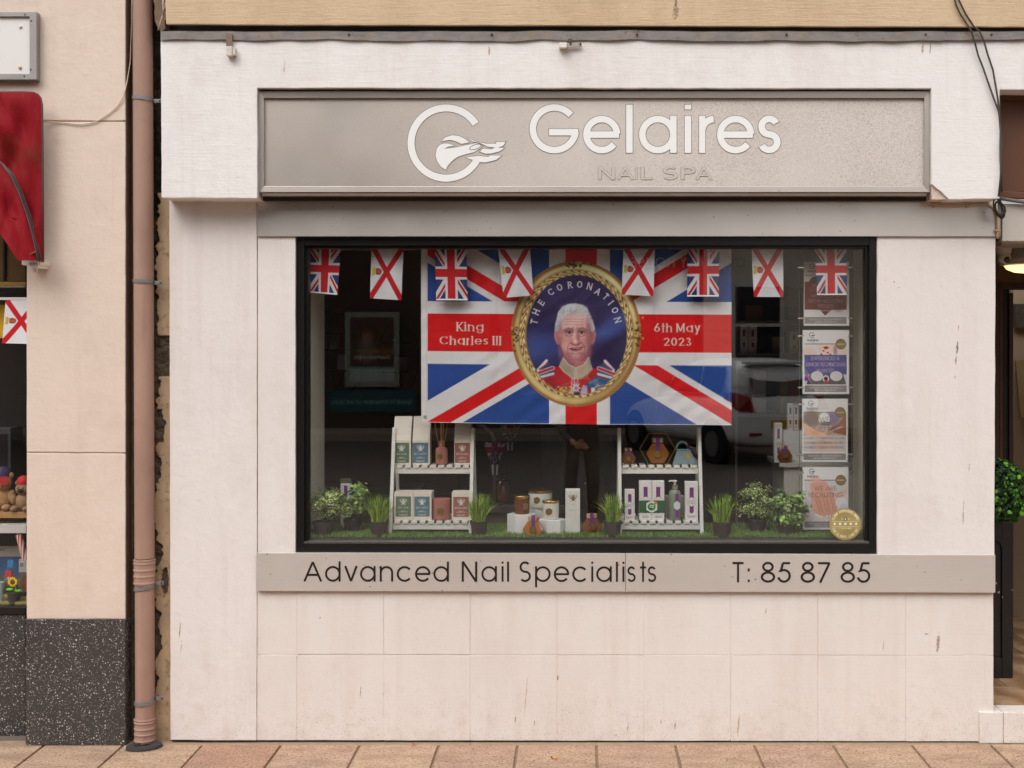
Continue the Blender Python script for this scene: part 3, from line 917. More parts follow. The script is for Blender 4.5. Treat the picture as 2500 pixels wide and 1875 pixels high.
# ================================================================== the shop sign
sgn = thing('shop_sign', 'long weathered grey metal sign with white lettering and hand logo above the window', 'sign', (PX(1450, -.1), -.10, PZ(470, -.1)))
SY = -.098
pbox(640, 2260, 236, 458, SY, SY + .02).build('sign_face', 'sign', sgn)
def bar(x0, x1, y0, y1, pts):
    pass
# mitred aluminium frame, profile stepping forward at the outer edge
def mitre(ox0, oy0, ox1, oy1, ix0, iy0, ix1, iy1, Yo, Yi):
    o = [P(ox0, oy0, Yo), P(ox1, oy0, Yo), P(ox1, oy1, Yo), P(ox0, oy1, Yo)]
    i = [P(ix0, iy0, Yi), P(ix1, iy0, Yi), P(ix1, iy1, Yi), P(ix0, iy1, Yi)]
    return o, i
o_, i_ = mitre(632, 223, 2270, 469, 644, 239, 2257, 455, SY - .0165, SY - .0145)
names = ('top', 'right', 'bottom', 'left')
for q in range(4):
    a, b = o_[q], o_[(q + 1) % 4]; c, d = i_[(q + 1) % 4], i_[q]
    back = lambda p, y: (p[0], y, p[2])
    m = MB().add([a, b, c, d, back(a, SY + .02), back(b, SY + .02), back(c, SY - .002), back(d, SY - .002)],
                 [(0, 1, 2, 3), (4, 7, 6, 5), (0, 4, 5, 1), (1, 5, 6, 2), (2, 6, 7, 3), (3, 7, 4, 0)])
    m.build('frame_bar', 'alu', sgn, bevel=.0008)
pbox(640, 2262, 469.5, 478, SY - .012, SY + .03).build('sign_underside', simple('dull_alu', (128, 112, 98), .5, .5, var=.2), sgn)  # added bar standing in for the sign's underside, toned darker than the frame

LK = K(SY)
def letter_objs(text, xs, base, cap, w, mat, parent, Y, sx=None, out=None, grow=.012, slope=0.0, widths=None, olift=.0006):
    """one mesh per character, set at the given left edges"""
    k = K(Y); i = 0
    for ch in text:
        if ch == ' ':
            continue
        adv, st = glyph(ch, w)
        x0 = xs[i]; fx = cap if widths is None else widths[i] / adv
        i += 1
        b = base + slope * (x0 - 627)
        to3 = lambda x, y, l, x0=x0, fx=fx, b=b: (PX(x0, Y) + x * fx * k, Y - l, PZ(b, Y) + y * cap * k)
        if ch == ':':
            for q in st:
                strokes_mesh(MB(), [q], w, to3, .0012).build('letter', mat, parent)
            continue
        m = strokes_mesh(MB(), st, w, to3, .0022 if out else .0012)
        o = m.build('letter', mat, parent)
        if out:
            strokes_mesh(MB(), st, w, to3, olift, .00015, grow).build('letter_edge', out, o)
letter_objs('Gelaires', [1292.7, 1423.6, 1528.5, 1560, 1671.4, 1706.5, 1750.2, 1849.7], 373.6, 117.9, .137, 'acrylic', sgn, SY, out='ink',
            widths=[119, 91, 16.2, 92, 16.2, 38, 91, 56])
letter_objs('NAIL SPA', [1461, 1507, 1551.5, 1565, 1618, 1663, 1698.5], 438.5, 30.7, .13, 'etched', sgn, SY, out='ink2', widths=[40, 40, 4.2, 28, 36, 34, 40], grow=.022)
def zz(p):
    return (600 + p[0] * .3617, p[1] * .3617)
logo = MB()
cx_, cy_ = zz((1353, 966)); rr_ = (261 - 24) * .3617
to3 = lambda x, y, l: (PX(x, SY), SY - l, PZ(y, SY))
ringp = [(cx_ + rr_ * math.cos(R(a)), cy_ - rr_ * math.sin(R(a))) for a in range(33, 334, 4)]
strokes_mesh(logo, [ringp], 48 * .3617, to3, .0022)
polys = [
 [(1352,1147),(1318,1128),(1292,1090),(1280,1050),(1288,1005),(1310,978),(1340,968),(1375,970),(1408,984),(1365,992),(1338,1006),(1380,1000),(1430,993),(1510,975),(1560,966),(1598,985),(1580,1003),(1540,1028),(1480,1043),(1430,1060),(1390,1090),(1360,1125)],
 [(1322,957),(1345,928),(1395,913),(1440,918),(1480,938),(1510,962),(1455,972),(1420,955),(1380,945),(1345,950)],
 [(1495,925),(1550,955),(1620,970),(1690,970),(1690,958),(1755,958),(1738,985),(1700,998),(1640,993),(1580,965),(1530,955)],
 [(1580,1025),(1603,1003),(1660,1008),(1680,998),(1747,998),(1715,1022),(1660,1036),(1620,1038)],
 [(1482,1063),(1530,1057),(1570,1052),(1640,1060),(1645,1050),(1728,1050),(1690,1080),(1620,1097),(1575,1095)]]
edge = MB()
strokes_mesh(edge, [ringp], 48 * .3617 + 2.6, to3, .0006)
for i, pl in enumerate(polys):
    q = [zz(p) for p in pl]
    logo.add([to3(x, y, .0024 + i * .0001) for x, y in q], [tuple(range(len(q)))])
    strokes_mesh(edge, [q + [q[0]]], 2.6, to3, .0009 + i * .0002)
strokes_mesh(edge, [[(zz((1550, 987))[0] + 14 * math.cos(R(a)), zz((0, 992))[1] + 5.6 * math.sin(R(a)) - 4 * math.cos(R(a))) for a in range(0, 361, 15)]], 1.6, to3, .0030)
lo = logo.build('hand_logo', 'acrylic', sgn)
lo['label'] = 'white round letter with a hand reaching through it'
edge.build('logo_edge', 'ink', lo)

# ================================================================== strip sign under the window
sill = thing('sill_sign', 'brushed steel strip under the window with black lettering and a phone number', 'sign', (PX(1530), -.02, PZ(1447)))
IY = -.022
pprism([(627, 1350), (1527, 1352), (1527, 1444.6), (627, 1443)], IY, .0).build('steel_strip', 'sill', sill, bevel=.0012)
pprism([(1528, 1352), (2430, 1355), (2430, 1447), (1528, 1444.6)], IY, .0).build('steel_strip', 'sill', sill, bevel=.0012)
zx = lambda v: 700 + v * .4069
letter_objs('Advanced Nail Specialists', [zx(v) for v in (100, 230, 345, 440, 558, 660, 770, 880, 1050, 1168, 1289, 1322, 1395, 1490, 1602, 1713, 1827, 1857, 1975, 2014, 2043, 2120, 2165)],
            1419.3, 49.2, .102, 'letter', sill, IY, slope=.0014,
            widths=[46, 38, 33, 38, 33, 36.5, 38, 38, 38, 38, 5, 5, 28.5, 38, 38, 36.5, 5, 38, 5, 5, 20.5, 14.5, 21])
zx = lambda v: 1600 + v * .3843
letter_objs('T: 85 87 85', [zx(v) for v in (490, 583, 670, 775, 923, 1033, 1177, 1280)], 1420.3, 50.0, .105, 'letter', sill, IY, slope=.0014,
            widths=[27, 7.6, 34.6, 33, 34.6, 31, 34.6, 33])

# ================================================================== left neighbour
nb = thing('neighbour_building', 'peach painted wall with dark speckled terrazzo base beside the downpipe', 'building', (PX(186), .05, 0))
WY = -.036
# wall in three lifts so the two horizontal joints are real grooves
pprism([(-260, -400), (306, -400), (306, 294), (-260, 294)], WY, .05, 50, .4, 31).build('wall_panel', 'peach', nb, bevel=.003)
pprism([(65, 297.5), (306, 297.5), (306, 1105), (65, 1103)], WY + .001, .05, 50, .4, 32).build('wall_panel', 'peach', nb, bevel=.003)
pprism([(65, 1106.5), (306, 1108), (306, 1511), (65, 1511)], WY, .05, 50, .4, 33).build('wall_panel', 'peach', nb, bevel=.003)
pbox(66, 304, 280, 1120, WY + .008, .05).build('wall_core', 'peach', nb)
pbox(-260, 64.5, 297, 400, WY + .004, .05).build('wall_panel', 'peach', nb)
pprism([(62, 1512), (306, 1512), (306, 1820), (62, 1820)], -.046, .06).build('terrazzo_base', 'terrazzo', nb, bevel=.003)
MB().box(PX(300, WY), PX(306, WY) + .003, WY + .004, .09, 0.0, 3.8).build('wall_return', 'side', nb)
pbox(-260, 61.5, 1500, 1797, .095, .2).build('terrazzo_base', 'terrazzo', nb, bevel=.003)
pbox(-260, 62, 1483, 1500, .085, .18).build('window_sill', 'black_frame', nb, bevel=.003)
# neighbour's window
pbox(-260, 62, 700, 715, .11, .18).build('transom', 'black_frame', nb, bevel=.003)
pbox(-260, 62, 688, 700, .125, .16).build('amber_bead', simple('ribbed_amber_glass', (138, 104, 52), .35, var=.4, scale=40, bump=.6, bscale=90), nb)
for i, (xa, xb_) in enumerate(((-60, 8), (13, 62))):
    pbox(xa, xb_, 560, 686, .14, .145).build('upper_pane', simple('brown_leaded_glass', (86, 66, 44), .2, var=.3, scale=8, bump=.4, bscale=20), nb)
pbox(8.2, 12.8, 380, 686, .13, .15).build('lead_bar', 'black_frame', nb)
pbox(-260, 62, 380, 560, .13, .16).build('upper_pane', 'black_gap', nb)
pbox(-260, 62, 716, 1482, .125, .130).build('pane', 'glass', nb)
NX0, NX1 = PX(-260, .13), PX(66, .13)
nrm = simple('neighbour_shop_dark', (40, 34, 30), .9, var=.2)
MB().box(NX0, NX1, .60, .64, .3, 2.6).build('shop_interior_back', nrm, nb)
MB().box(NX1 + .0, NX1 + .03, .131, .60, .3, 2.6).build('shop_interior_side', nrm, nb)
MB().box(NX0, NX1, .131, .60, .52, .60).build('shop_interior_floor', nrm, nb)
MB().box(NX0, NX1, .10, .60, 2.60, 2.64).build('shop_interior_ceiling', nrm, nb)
# recess between the two buildings: crumbling render behind the pipe
def rubble():
    Yb = .045
    xa, xb_, ya, yb = 306, 420, -40, 1816
    nx, ny = 70, 900
    xs = np.linspace(xa, xb_, nx); ys = np.linspace(ya, yb, ny)
    X, Y = np.meshgrid(xs, ys)
    edge_ = 392 + 26 * (fbm(Y / 90, Y * 0 + 3, 5, 5) - .5) * 2 + 7 * (fbm(Y / 14, Y * 0, 9, 3) - .5) * 2
    edge_ = edge_ + np.where((Y > 820) & (Y < 920), 40, 0) + np.where(Y < 470, 30, 0) + np.where((Y > 1000) & (Y < 1080), 12, 0) - np.where((Y > 560) & (Y < 800), 2, 0) - np.where(Y > 1180, 10, 0)
    paint = (X > edge_) | (X < 326 + 6 * (fbm(Y / 60, Y * 0 + 8, 2) - .5))
    hole = ((X - 404) / 9) ** 2 + ((Y - 1420) / 34) ** 2 + 1.2 * (fbm(X / 6, Y / 8, 3) - .5) < 1
    paint &= ~hole
    n1 = fbm(X / 10, Y / 10, 1, 5); n2 = fbm(X / 40, Y / 60, 7, 4)
    dep = np.where(paint, -.012 + .002 * n2, .012 * (n1 - .5) * 2 + .004)
    rub = np.array([92, 78, 66])[None, None] * (.62 + .7 * n1[..., None]) + np.array([6, 6, 0]) * n2[..., None]
    moss = np.clip((fbm(X / 16, Y / 30, 21, 4) - .48) * 6, 0, 1) * np.clip((1000 - Y) / 300, 0, 1)
    rub = rub * (1 - moss[..., None] * .8) + np.array([44, 42, 18]) * moss[..., None] * .8
    drk = np.clip((fbm(X / 30, Y / 120, 15, 4) - .42) * 5, 0, 1) * np.clip((900 - Y) / 200, 0, 1)
    rub = rub * (1 - .55 * drk[..., None])
    pt = np.array([178, 152, 122])[None, None] * (.86 + .25 * n2[..., None]) * (1 - .25 * np.clip((n1[..., None] - .6) * 4, 0, 1))
    lef = (X < 330)
    pt = np.where(lef[..., None], np.array([120, 102, 88]) * (.75 + .5 * n2[..., None]), pt)
    col = np.where(paint[..., None], pt, rub)
    pr = Print(0, 0, nx, ny, 1, ss=1)
    pr.a = col
    return pr.mesh('crumbling_render', lambda U, V: (PX(X, Yb), Yb + dep, PZ(Y, Yb)), 'rubble', nb)
rubble()

# ---- downpipe
dp = thing('downpipe', 'pinkish brown drainpipe with grey clips running down between the two buildings', 'pipe', (PX(352), -.02, .02))
PY = -.012
xc_top, xc_bot = 348.5, 354.5
pz = lambda y: PZ(y, PY)
def px_at(y):
    return xc_top + (xc_bot - xc_top) * y / 1808
def pp(y):
    return (PX(px_at(y), PY), PY, pz(y))
MB().tube([pp(y) for y in (-80, 200, 500, 800, 1100, 1362)], .0445, 32).build('pipe', 'pipe', dp, smooth='auto')
MB().tube([pp(y) for y in (1425, 1600, 1755)], .0435, 32).build('pipe', 'pipe', dp, smooth='auto')
for (a, b) in ((1364, 1427), (1752, 1809)):
    m = MB(); n = 40; pts, rs = [], []
    for i in range(n + 1):
        y = a + (b - a) * i / n
        pts.append(pp(y))
        t = (y - a) / (b - a)
        rib = max(math.exp(-((t - c) / .035) ** 2) for c in (.04, .16, .42, .66, .92))
        rs.append(.0475 + .003 * rib)
    m.tube(pts, rs, 32).build('socket', 'pipe', dp, smooth='auto')
for i, y in enumerate((242, 687, 1433, 1713)):
    tilt = (6, 3, -9, -5)[i]
    x, _, z = pp(y)
    m = MB(); rr_ = .0485; seg = 28; hw = .0085
    vs, fs = [], []
    for j in range(seg + 1):
        a = R(180 + 180 * j / seg + 0)
        cx2, cy2 = x + rr_ * math.cos(a), PY + rr_ * math.sin(a)
        zt = z - math.cos(a) * tilt * .0008
        vs += [(cx2, cy2, zt - hw), (cx2, cy2, zt + hw), (x + (rr_ - .004) * math.cos(a), PY + (rr_ - .004) * math.sin(a), zt + hw), (x + (rr_ - .004) * math.cos(a), PY + (rr_ - .004) * math.sin(a), zt - hw)]
    for j in range(seg):
        for q in range(4):
            fs.append((j * 4 + q, j * 4 + (q + 1) % 4, j * 4 + 4 + (q + 1) % 4, j * 4 + 4 + q))
    m.add(vs, fs)
    c = m.build('pipe_clip', 'grey_clip', dp, smooth='auto')
    dz = -tilt * .0008 - (.004 if i < 2 else -.012)
    e = MB().box(x + .046, x + .088, PY - .004, PY + .0, z + dz - .008, z + dz + .008)
    e.box(x + .046, x + .052, PY - .004, PY + .03, z + dz - .009, z + dz + .009).build('clip_ear', 'grey_clip', c, bevel=.001)
    MB().ball((x + .079, PY - .005, z + dz), (.004, .003, .004), 10, 6).build('screw', simple('dark_screw', (60, 56, 54), .5, .6), c, smooth=True)
# rubber collar on the ground
rc = MB()
cx2, cy2 = PX(355, -.06), -.075
vs, fs = [], []
for j in range(36):
    a = 2 * math.pi * j / 36
    for (rx, ry, z) in ((.078, .056, .002), (.076, .054, .013), (.040, .028, .016), (.037, .025, .004)):
        vs.append((cx2 + rx * math.cos(a), cy2 + ry * math.sin(a) + .015 * math.cos(a), z))
for j in range(36):
    for q in range(3):
        fs.append((j * 4 + q, j * 4 + q + 1, ((j + 1) % 36) * 4 + q + 1, ((j + 1) % 36) * 4 + q))
rc.add(vs, fs)
rg_ = thing('drain_collar', 'dark rubber collar ring on the paving under the drainpipe', 'drain', (cx2, cy2, 0))
rc.build('collar', simple('dark_rubber', (58, 54, 54), .8, var=.15, bump=.1), rg_, smooth='auto')
m = MB(); vs = [(cx2 + .038 * math.cos(2 * math.pi * j / 24), cy2 + .026 * math.sin(2 * math.pi * j / 24) + .015 * math.cos(2 * math.pi * j / 24), .0035) for j in range(24)]
m.add(vs, [tuple(range(24))]).build('drain_mouth', simple('rusty_mouth', (66, 36, 26), .9, var=.3), rg_)

# ---- framed blank panel, top left
pn = thing('wall_panel_sign', 'blank white panel in a screwed metal frame high on the peach wall', 'sign', (PX(30, -.06), -.05, PZ(194, -.06)))
pbox(-160, 79, 34, 186, -.062, WY).build('panel', simple('white_panel', (226, 222, 218), .5, var=.05, scale=6), pn)
o_, i_ = mitre(-175, 29, 89, 194, -160, 40, 72, 180, -.074, -.074)
for q in range(4):
    a, b = o_[q], o_[(q + 1) % 4]; c, d = i_[(q + 1) % 4], i_[q]
    bk = lambda p: (p[0], WY + .001, p[2])
    MB().add([a, b, c, d, bk(a), bk(b), bk(c), bk(d)], [(0, 1, 2, 3), (4, 7, 6, 5), (0, 4, 5, 1), (1, 5, 6, 2), (2, 6, 7, 3), (3, 7, 4, 0)]).build('frame_bar', simple('galvanised_bar', (160, 154, 150), .5, .5, var=.25, scale=12), pn, bevel=.001)
for (x, y) in ((61, 36), (76, 51), (75, 170), (59, 186)):
    MB().ball((*P(x, y, -.0745)[:1], -.0745, PZ(y, -.0745)), (.004, .002, .004), 10, 6).build('screw', simple('rust_screw', (84, 62, 50), .7, .4), pn, smooth=True)
for (x, y, c) in ((50, 65, (220, 216, 212)), (49, 165, (206, 176, 140))):
    MB().ball((PX(x, -.064), -.064, PZ(y, -.064)), (.008, .006, .009), 12, 8).build('cap_screw', simple('capped_screw', c, .5), pn, smooth=True)

# ---- folded awning
aw = thing('awning', 'folded dusty red awning hanging at the left edge above the shop window', 'awning', (PX(60, -.2), -.1, PZ(645, -.1)))
def awn():
    t = NT('red_awning_cloth')
    c = t.mix(t.noise(3, 4), L3((126, 10, 22)), L3((146, 10, 25)))
    sxx = t.ramp(t.noise(2.6, 5, .65, t.mapped((1, 1, 1), (1.3, 0, 2))), .60, .78)
    c = t.mix(t.math('MULTIPLY', sxx, .45), c, L3((96, 76, 42)))
    c = t.mix(t.math('MULTIPLY', t.ramp(t.noise(60, 3), .66, .74), .22), c, L3((170, 90, 84)))
    t.base(c); t.set(.7, 0, .2)
    t.bump(t.noise(1.0, 3, .5, t.mapped((14, 14, 4))), .5, .03)
    return t.m
M['awning'] = awn()
trim = simple('grey_awning_trim', (82, 76, 74), .5, var=.15)
def awn_sheet(outl, Yf, wav, seed):
    """stretched cloth between a left and a right edge given by rows of (y, xl, xr)"""
    n, m_ = 40, 24
    ys = np.array([o[0] for o in outl], float); xl = np.array([o[1] for o in outl], float); xr = np.array([o[2] for o in outl], float)
    vs, fs = [], []
    for i in range(n + 1):
        y = ys[0] + (ys[-1] - ys[0]) * i / n
        a, b = np.interp(y, ys, xl), np.interp(y, ys, xr)
        for j in range(m_ + 1):
            u = j / m_
            x = a + (b - a) * u
            f = wav * (1.2 * abs(math.sin(x * .034 + y * .011 + seed)) - .6 + .5 * math.sin(x * .13 - y * .035 + seed * 2) + .3 * math.sin(x * .05 - y * .06 + seed)) * math.sin(math.pi * min(1, max(0, (y - ys[0]) / (ys[-1] - ys[0]))) ** .7)
            Y = Yf(u, i / n) - f * (1 - u ** 4)
            vs.append(P(x, y, Y))
    for i in range(n):
        for j in range(m_):
            fs.append((i * (m_ + 1) + j, i * (m_ + 1) + j + 1, (i + 1) * (m_ + 1) + j + 1, (i + 1) * (m_ + 1) + j))
    return MB().add(vs, fs)
sheet = [(225, -150, 85), (229, -150, 93), (238, -150, 99), (252, -150, 102), (400, -150, 103), (640, 40, 104)]
lower = [(225, -150, 85), (229, -150, 93), (238, -150, 99), (252, -150, 102), (420, -150, 103), (470, -150, 103), (540, 55, 103), (600, 78, 104), (636, 92, 104)]
awn_sheet(lower, lambda u, v: -.10 - .11 * (1 - u) * (1 - .5 * v) - .02, .034, 1.0).build('side_cloth', 'awning', aw, smooth=True)
flap = [(395, -150, 0), (430, -150, 27), (480, -80, 50), (540, -20, 70), (600, 20, 84), (615, 30, 90), (636, 44, 92)]
awn_sheet(flap, lambda u, v: -.19 - .06 * (1 - u), .020, 3.0).build('valance', 'awning', aw, smooth=True)
rim = [(-150, 225), (60, 225), (80, 226), (92, 231), (99, 240), (102.5, 256), (104, 400), (105, 640)]
MB().tube([P(x, y, -.115) for x, y in rim], .0055, 8).build('edge_trim', trim, aw, smooth=True)
cur = [(0, 394), (25, 427), (46, 470), (64, 520), (76, 560), (86, 605), (92, 638)]
for d_ in (0, 4.5, 9):
    MB().tube([P(x + d_, y + d_ * .3, -.20 + d_ * .006) for x, y in cur], .0028, 8).build('edge_trim', trim, aw, smooth=True)
MB().tube([P(x, y, -.205) for x, y in ((-20, 490), (0, 545), (22, 590), (46, 634), (88, 614))], .0035, 8).build('stitched_hem', simple('olive_hem', (110, 90, 62), .7, var=.3, scale=60), aw, smooth=True)
arm = simple('white_bracket', (222, 214, 206), .45, var=.06)
m = pbox(53, 98, 635, 647, -.14, WY); m.box(PX(70, -.15), PX(93, -.15), -.15, WY, PZ(654, -.15), PZ(640, -.15))
m.build('bracket', arm, aw, bevel=.002)
MB().tube([P(86, 645, -.10), P(86, 664, -.10)], .012, 12).build('crank_eye', arm, aw, smooth='auto')
for q in range(3):
    MB().tube([P(74 + q * 8, 644, -.151), P(74 + q * 8, 644, -.156)], .006, 12).build('bolt', simple('bolt_grey', (180, 174, 168), .4, .3), aw, smooth='auto')

# thin cable slung across the peach wall, loose wires
cb = MB().tube([P(x, y, Y) for x, y, Y in ((104, 298, -.05), (125, 297.5, -.042), (160, 300, -.042), (195, 304, -.042), (225, 300, -.042), (245, 292, -.042), (270, 274, -.042), (288, 258, -.042), (302, 235, -.045), (310, 200, -.03), (318, 150, -.01), (321, 60, .0), (322, -40, .0))], .0026, 6)
tag(cb.build('slung_cable', simple('cream_cable', (206, 184, 164), .5, var=.2), None, True), 'thin cream cable drooping from the awning across the peach wall', 'cable')
cb = MB().tube([P(x, y, -.12) for x, y in ((403, -30), (397, 10), (400, 30), (393, 50), (386, 74))], .003, 6)
cb.tube([P(x, y, -.125) for x, y in ((408, -30), (399, 0), (402, 15), (396, 36))], .0025, 6)
tag(cb.build('frayed_wire', simple('old_white_wire', (200, 180, 158), .6, var=.2), None, True), 'frayed off-white wire hanging beside the top of the drainpipe', 'cable')

# ---- brackets left on the fascia
b1 = thing('fixing_bracket', 'rusty hooked bracket hanging below the flashing at the upper left', 'bracket', (PX(560, FY), FY, PZ(137, FY)))
pbox(552, 567, 82, 112, FY - .018, FY - .012).build('strap', simple('rusty_steel', (128, 108, 94), .7, .4, var=.35, scale=30), b1, bevel=.001)
pbox(552, 567, 112, 136, FY - .034, FY).build('hook', simple('painted_hook', (206, 196, 188), .6, var=.2, scale=25), b1, bevel=.003)
pbox(568, 574, 116, 134, FY - .03, FY).build('hook_side', simple('painted_hook_side', (214, 204, 196), .6, var=.2), b1, bevel=.002)
b2 = thing('fixing_bracket', 'small grey metal bracket lying level under the flashing near the middle', 'bracket', (PX(1392, FY), FY, PZ(117, FY)))
pbox(1365, 1384, 104, 116, FY - .035, FY).build('block', simple('white_metal_block', (224, 218, 212), .5, var=.1), b2, bevel=.002)
pprism([(1384, 106), (1420, 103), (1420, 113), (1384, 117)], FY - .020, FY - .014).build('strap', simple('grey_strap', (168, 158, 150), .6, .4, var=.3, scale=30), b2, bevel=.001)
for x in (1393, 1417):
    MB().ball((PX(x, FY - .02), FY - .021, PZ(110, FY)), .005, 10, 6).build('bolt', simple('brown_bolt', (90, 74, 64), .6, .4), b2, smooth=True)
MB().box(PX(1386, FY), PX(1396, FY), FY - .012, FY - .002, PZ(104, FY), PZ(96, FY)).build('tie', simple('dark_tie', (92, 80, 72), .7, .3), b2)

# ---- wires at the right-hand end
wr = simple('weathered_black_cable', (74, 64, 56), .6, var=.5, scale=30)
for n_, (pts, lab) in enumerate((([(2326, -30), (2334, 12), (2345, 35), (2371, 75), (2379, 100), (2388, 135), (2400, 165), (2412, 200), (2428, 245), (2438, 272), (2443, 310), (2442, 360), (2444, 420), (2438, 480)], 'left-hand one of two dark cables running down over the fascia corner'),
                               ([(2334, -30), (2341, 0), (2358, 35), (2378, 65), (2392, 77), (2402, 100), (2412, 135), (2424, 170), (2430, 205), (2436, 240), (2441, 300), (2446, 350), (2443, 410), (2446, 470)], 'right-hand one of two dark cables running down over the fascia corner'))):
    cb = MB().tube([P(x, y, FY - .035 if y < 110 else FY - .018) for x, y in pts], .0042, 6)
    tag(cb.build('wall_cable', wr, None, True), lab, 'cable', 'cables at the right end')
coil = MB()
rg = random.Random(5)
for q in range(4):
    c0 = (2438 + rg.uniform(-4, 4), 507 + rg.uniform(-5, 5)); ra, rb = rg.uniform(8, 13), rg.uniform(14, 24)
    coil.tube([P(c0[0] + ra * math.cos(R(a)) + rb * .3 * math.sin(R(a)), c0[1] + rb * math.sin(R(a)), FY + .06 - .012 * q) for a in range(0, 360, 18)] + [P(c0[0] + ra, c0[1], FY + .06 - .012 * q)], .0035, 6)
tag(coil.build('cable_coil', simple('black_flex', (42, 37, 34), .5), None, True), 'tangled black cable loops below the right corner of the fascia', 'cable')
cp = thing('cable_conduit', 'cream cable clipped along under the fascia corner and down the wall edge', 'cable', (PX(2436), -.02, PZ(590)))
cm = simple('cream_conduit', (196, 168, 138), .55, var=.2)
MB().tube([P(x, y, -.02) for x, y in ((2250, 472), (2256, 486), (2270, 497), (2290, 501), (2340, 502), (2390, 499), (2412, 499), (2428, 507), (2434, 525))], .006, 8).build('cable_run', cm, cp, True)
MB().tube([P(x, y, -.025) for x, y in ((2437, 520), (2437, 560), (2436, 582))], .0075, 8).build('cable_drop', cm, cp, True)
for (x, y) in ((2282, 500), (2362, 501)):
    pbox(x - 2, x + 2, y - 5, y + 5, -.03, -.012).build('clip', cm, cp, bevel=.001)
pbox(2431, 2443, 560, 564, -.036, -.012).build('clip', cm, cp, bevel=.001)
pbox(2420, 2444, 497, 577, .0, .05).build('junction_trim', simple('grey_trim', (150, 140, 132), .6), cp)

# ================================================================== entrance on the right
ent = thing('entrance_porch', 'shaded entrance recess with brown board and dark door frame at the right edge', 'entrance', (PX(2470), .6, .14))
EZ = .142
brown = simple('brown_painted_board', (98, 62, 42), .55, var=.12, scale=6)
pbox(2443, 2680, 236, 468, .0, .06).build('brown_board', brown, ent)
pbox(2443, 2680, 225, 244, -.02, .0).build('moulding', brown, ent, bevel=.003)
pprism([(2441, 466), (2680, 478), (2680, 494), (2441, 482)], -.03, .0).build('moulding', brown, ent, bevel=.004)
MB().tube([P(x, y, -.03) for x, y in ((2441, 484), (2470, 489), (2520, 496), (2620, 505))], .009, 10).build('grey_conduit', simple('grey_conduit_paint', (108, 100, 96), .5), ent, True)
pbox(2447, 2680, 498, 589, -.006, .12).build('steel_box', brushed('speckled_steel_box', (206, 196, 186), .5, metal=.55, streaks=.06), ent, bevel=.003)
CZ = PZ(590, .06)
MB().box(1.95, 3.2, .06, 1.3, CZ, CZ + .05).build('porch_ceiling', simple('porch_ceiling_paint', (168, 158, 148), .8), ent)
DY = 1.05
wood = simple('dark_door_wood', (58, 36, 24), .5, var=.3, scale=9)
beam = NT('oak_beam')
beam.base(beam.mix(beam.noise(1.0, 5, .6, beam.mapped((3, 3, 40))), L3((70, 44, 26)), L3((112, 74, 44)))); beam.set(.6)
MB().box(1.95, 3.2, DY, DY + .12, PZ(690, DY), CZ).build('beam', beam.m, ent)
def jamb(x0, x1, y0, y1, Y, m):
    pbox(x0, x1, y0, y1, Y, Y + .10).build('door_frame', m, ent, bevel=.004)
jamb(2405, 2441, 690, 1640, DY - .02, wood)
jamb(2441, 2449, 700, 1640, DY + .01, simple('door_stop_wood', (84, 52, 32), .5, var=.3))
jamb(2449, 2464, 700, 1640, DY + .05, simple('door_inner_wood', (40, 26, 18), .5, var=.3))  # darkest brown of the frame woods
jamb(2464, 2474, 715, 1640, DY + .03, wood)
jamb(2441, 2620, 690, 706, DY + .0, wood)
pbox(2474, 2700, 706, 1640, 1.9, 1.95).build('hall_wall', simple('hall_wall_paint', (150, 128, 104), .9, var=.08), ent)
pbox(2478, 2600, 742, 800, 1.86, 1.89).build('hall_picture', simple('dark_hall_picture', (62, 58, 48), .5, var=.6, scale=30), ent)
pprism([(2480, 880), (2600, 870), (2600, 1010), (2492, 1022)], 1.84, 1.86).build('hall_map', simple('hung_map', (140, 118, 78), .8, var=.3, scale=12), ent)
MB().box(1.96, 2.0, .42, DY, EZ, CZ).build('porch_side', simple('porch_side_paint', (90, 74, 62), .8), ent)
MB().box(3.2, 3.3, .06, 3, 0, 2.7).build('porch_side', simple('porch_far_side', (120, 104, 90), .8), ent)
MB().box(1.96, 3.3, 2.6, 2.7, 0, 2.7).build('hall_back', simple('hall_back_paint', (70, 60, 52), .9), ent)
# step and floor tiles
pprism([(2392, 1739), (2449.2, 1739), (2449.2, 1815), (2392, 1816)], -.016, .10, 20, .5, 41).build('step_block', 'block', ent, bevel=.004)
pprism([(2450.5, 1739), (2640, 1741), (2640, 1815), (2450.5, 1815)], -.014, .10, 20, .5, 42).build('step_block', 'block', ent, bevel=.004)
def marble():
    t = NT('marbled_floor_tile')
    oi = t.new('ShaderNodeObjectInfo')
    off = t.new('ShaderNodeVectorMath', operation='SCALE'); off.inputs['Scale'].default_value = 9.0
    cmb = t.new('ShaderNodeCombineXYZ'); t.l.new(oi.outputs['Random'], cmb.inputs[0]); t.l.new(oi.outputs['Random'], cmb.inputs[1])
    t.l.new(cmb.outputs[0], off.inputs[0])
    ad = t.new('ShaderNodeVectorMath', operation='ADD'); t.l.new(t.pos(), ad.inputs[0]); t.l.new(off.outputs[0], ad.inputs[1])
    wv = t.new('ShaderNodeTexWave', {'Scale': 1.1, 'Distortion': 14.0, 'Detail': 4.0, 'Detail Scale': 1.6}); t.l.new(ad.outputs[0], wv.inputs['Vector'])
    c = t.mix(wv.outputs['Fac'], L3((150, 112, 80)), L3((188, 156, 122)))
    c = t.mix(t.ramp(t.noise(9, 5, .7, ad.outputs[0]), .55, .75), c, L3((132, 88, 58)))
    t.base(c); t.set(.35, 0, .45)
    return t.m
mt_ = marble()
MB().box(1.95, 3.3, .0, 2.6, -.02, EZ - .006).build('tile_bed', simple('tile_grout', (120, 96, 76), .9), ent)
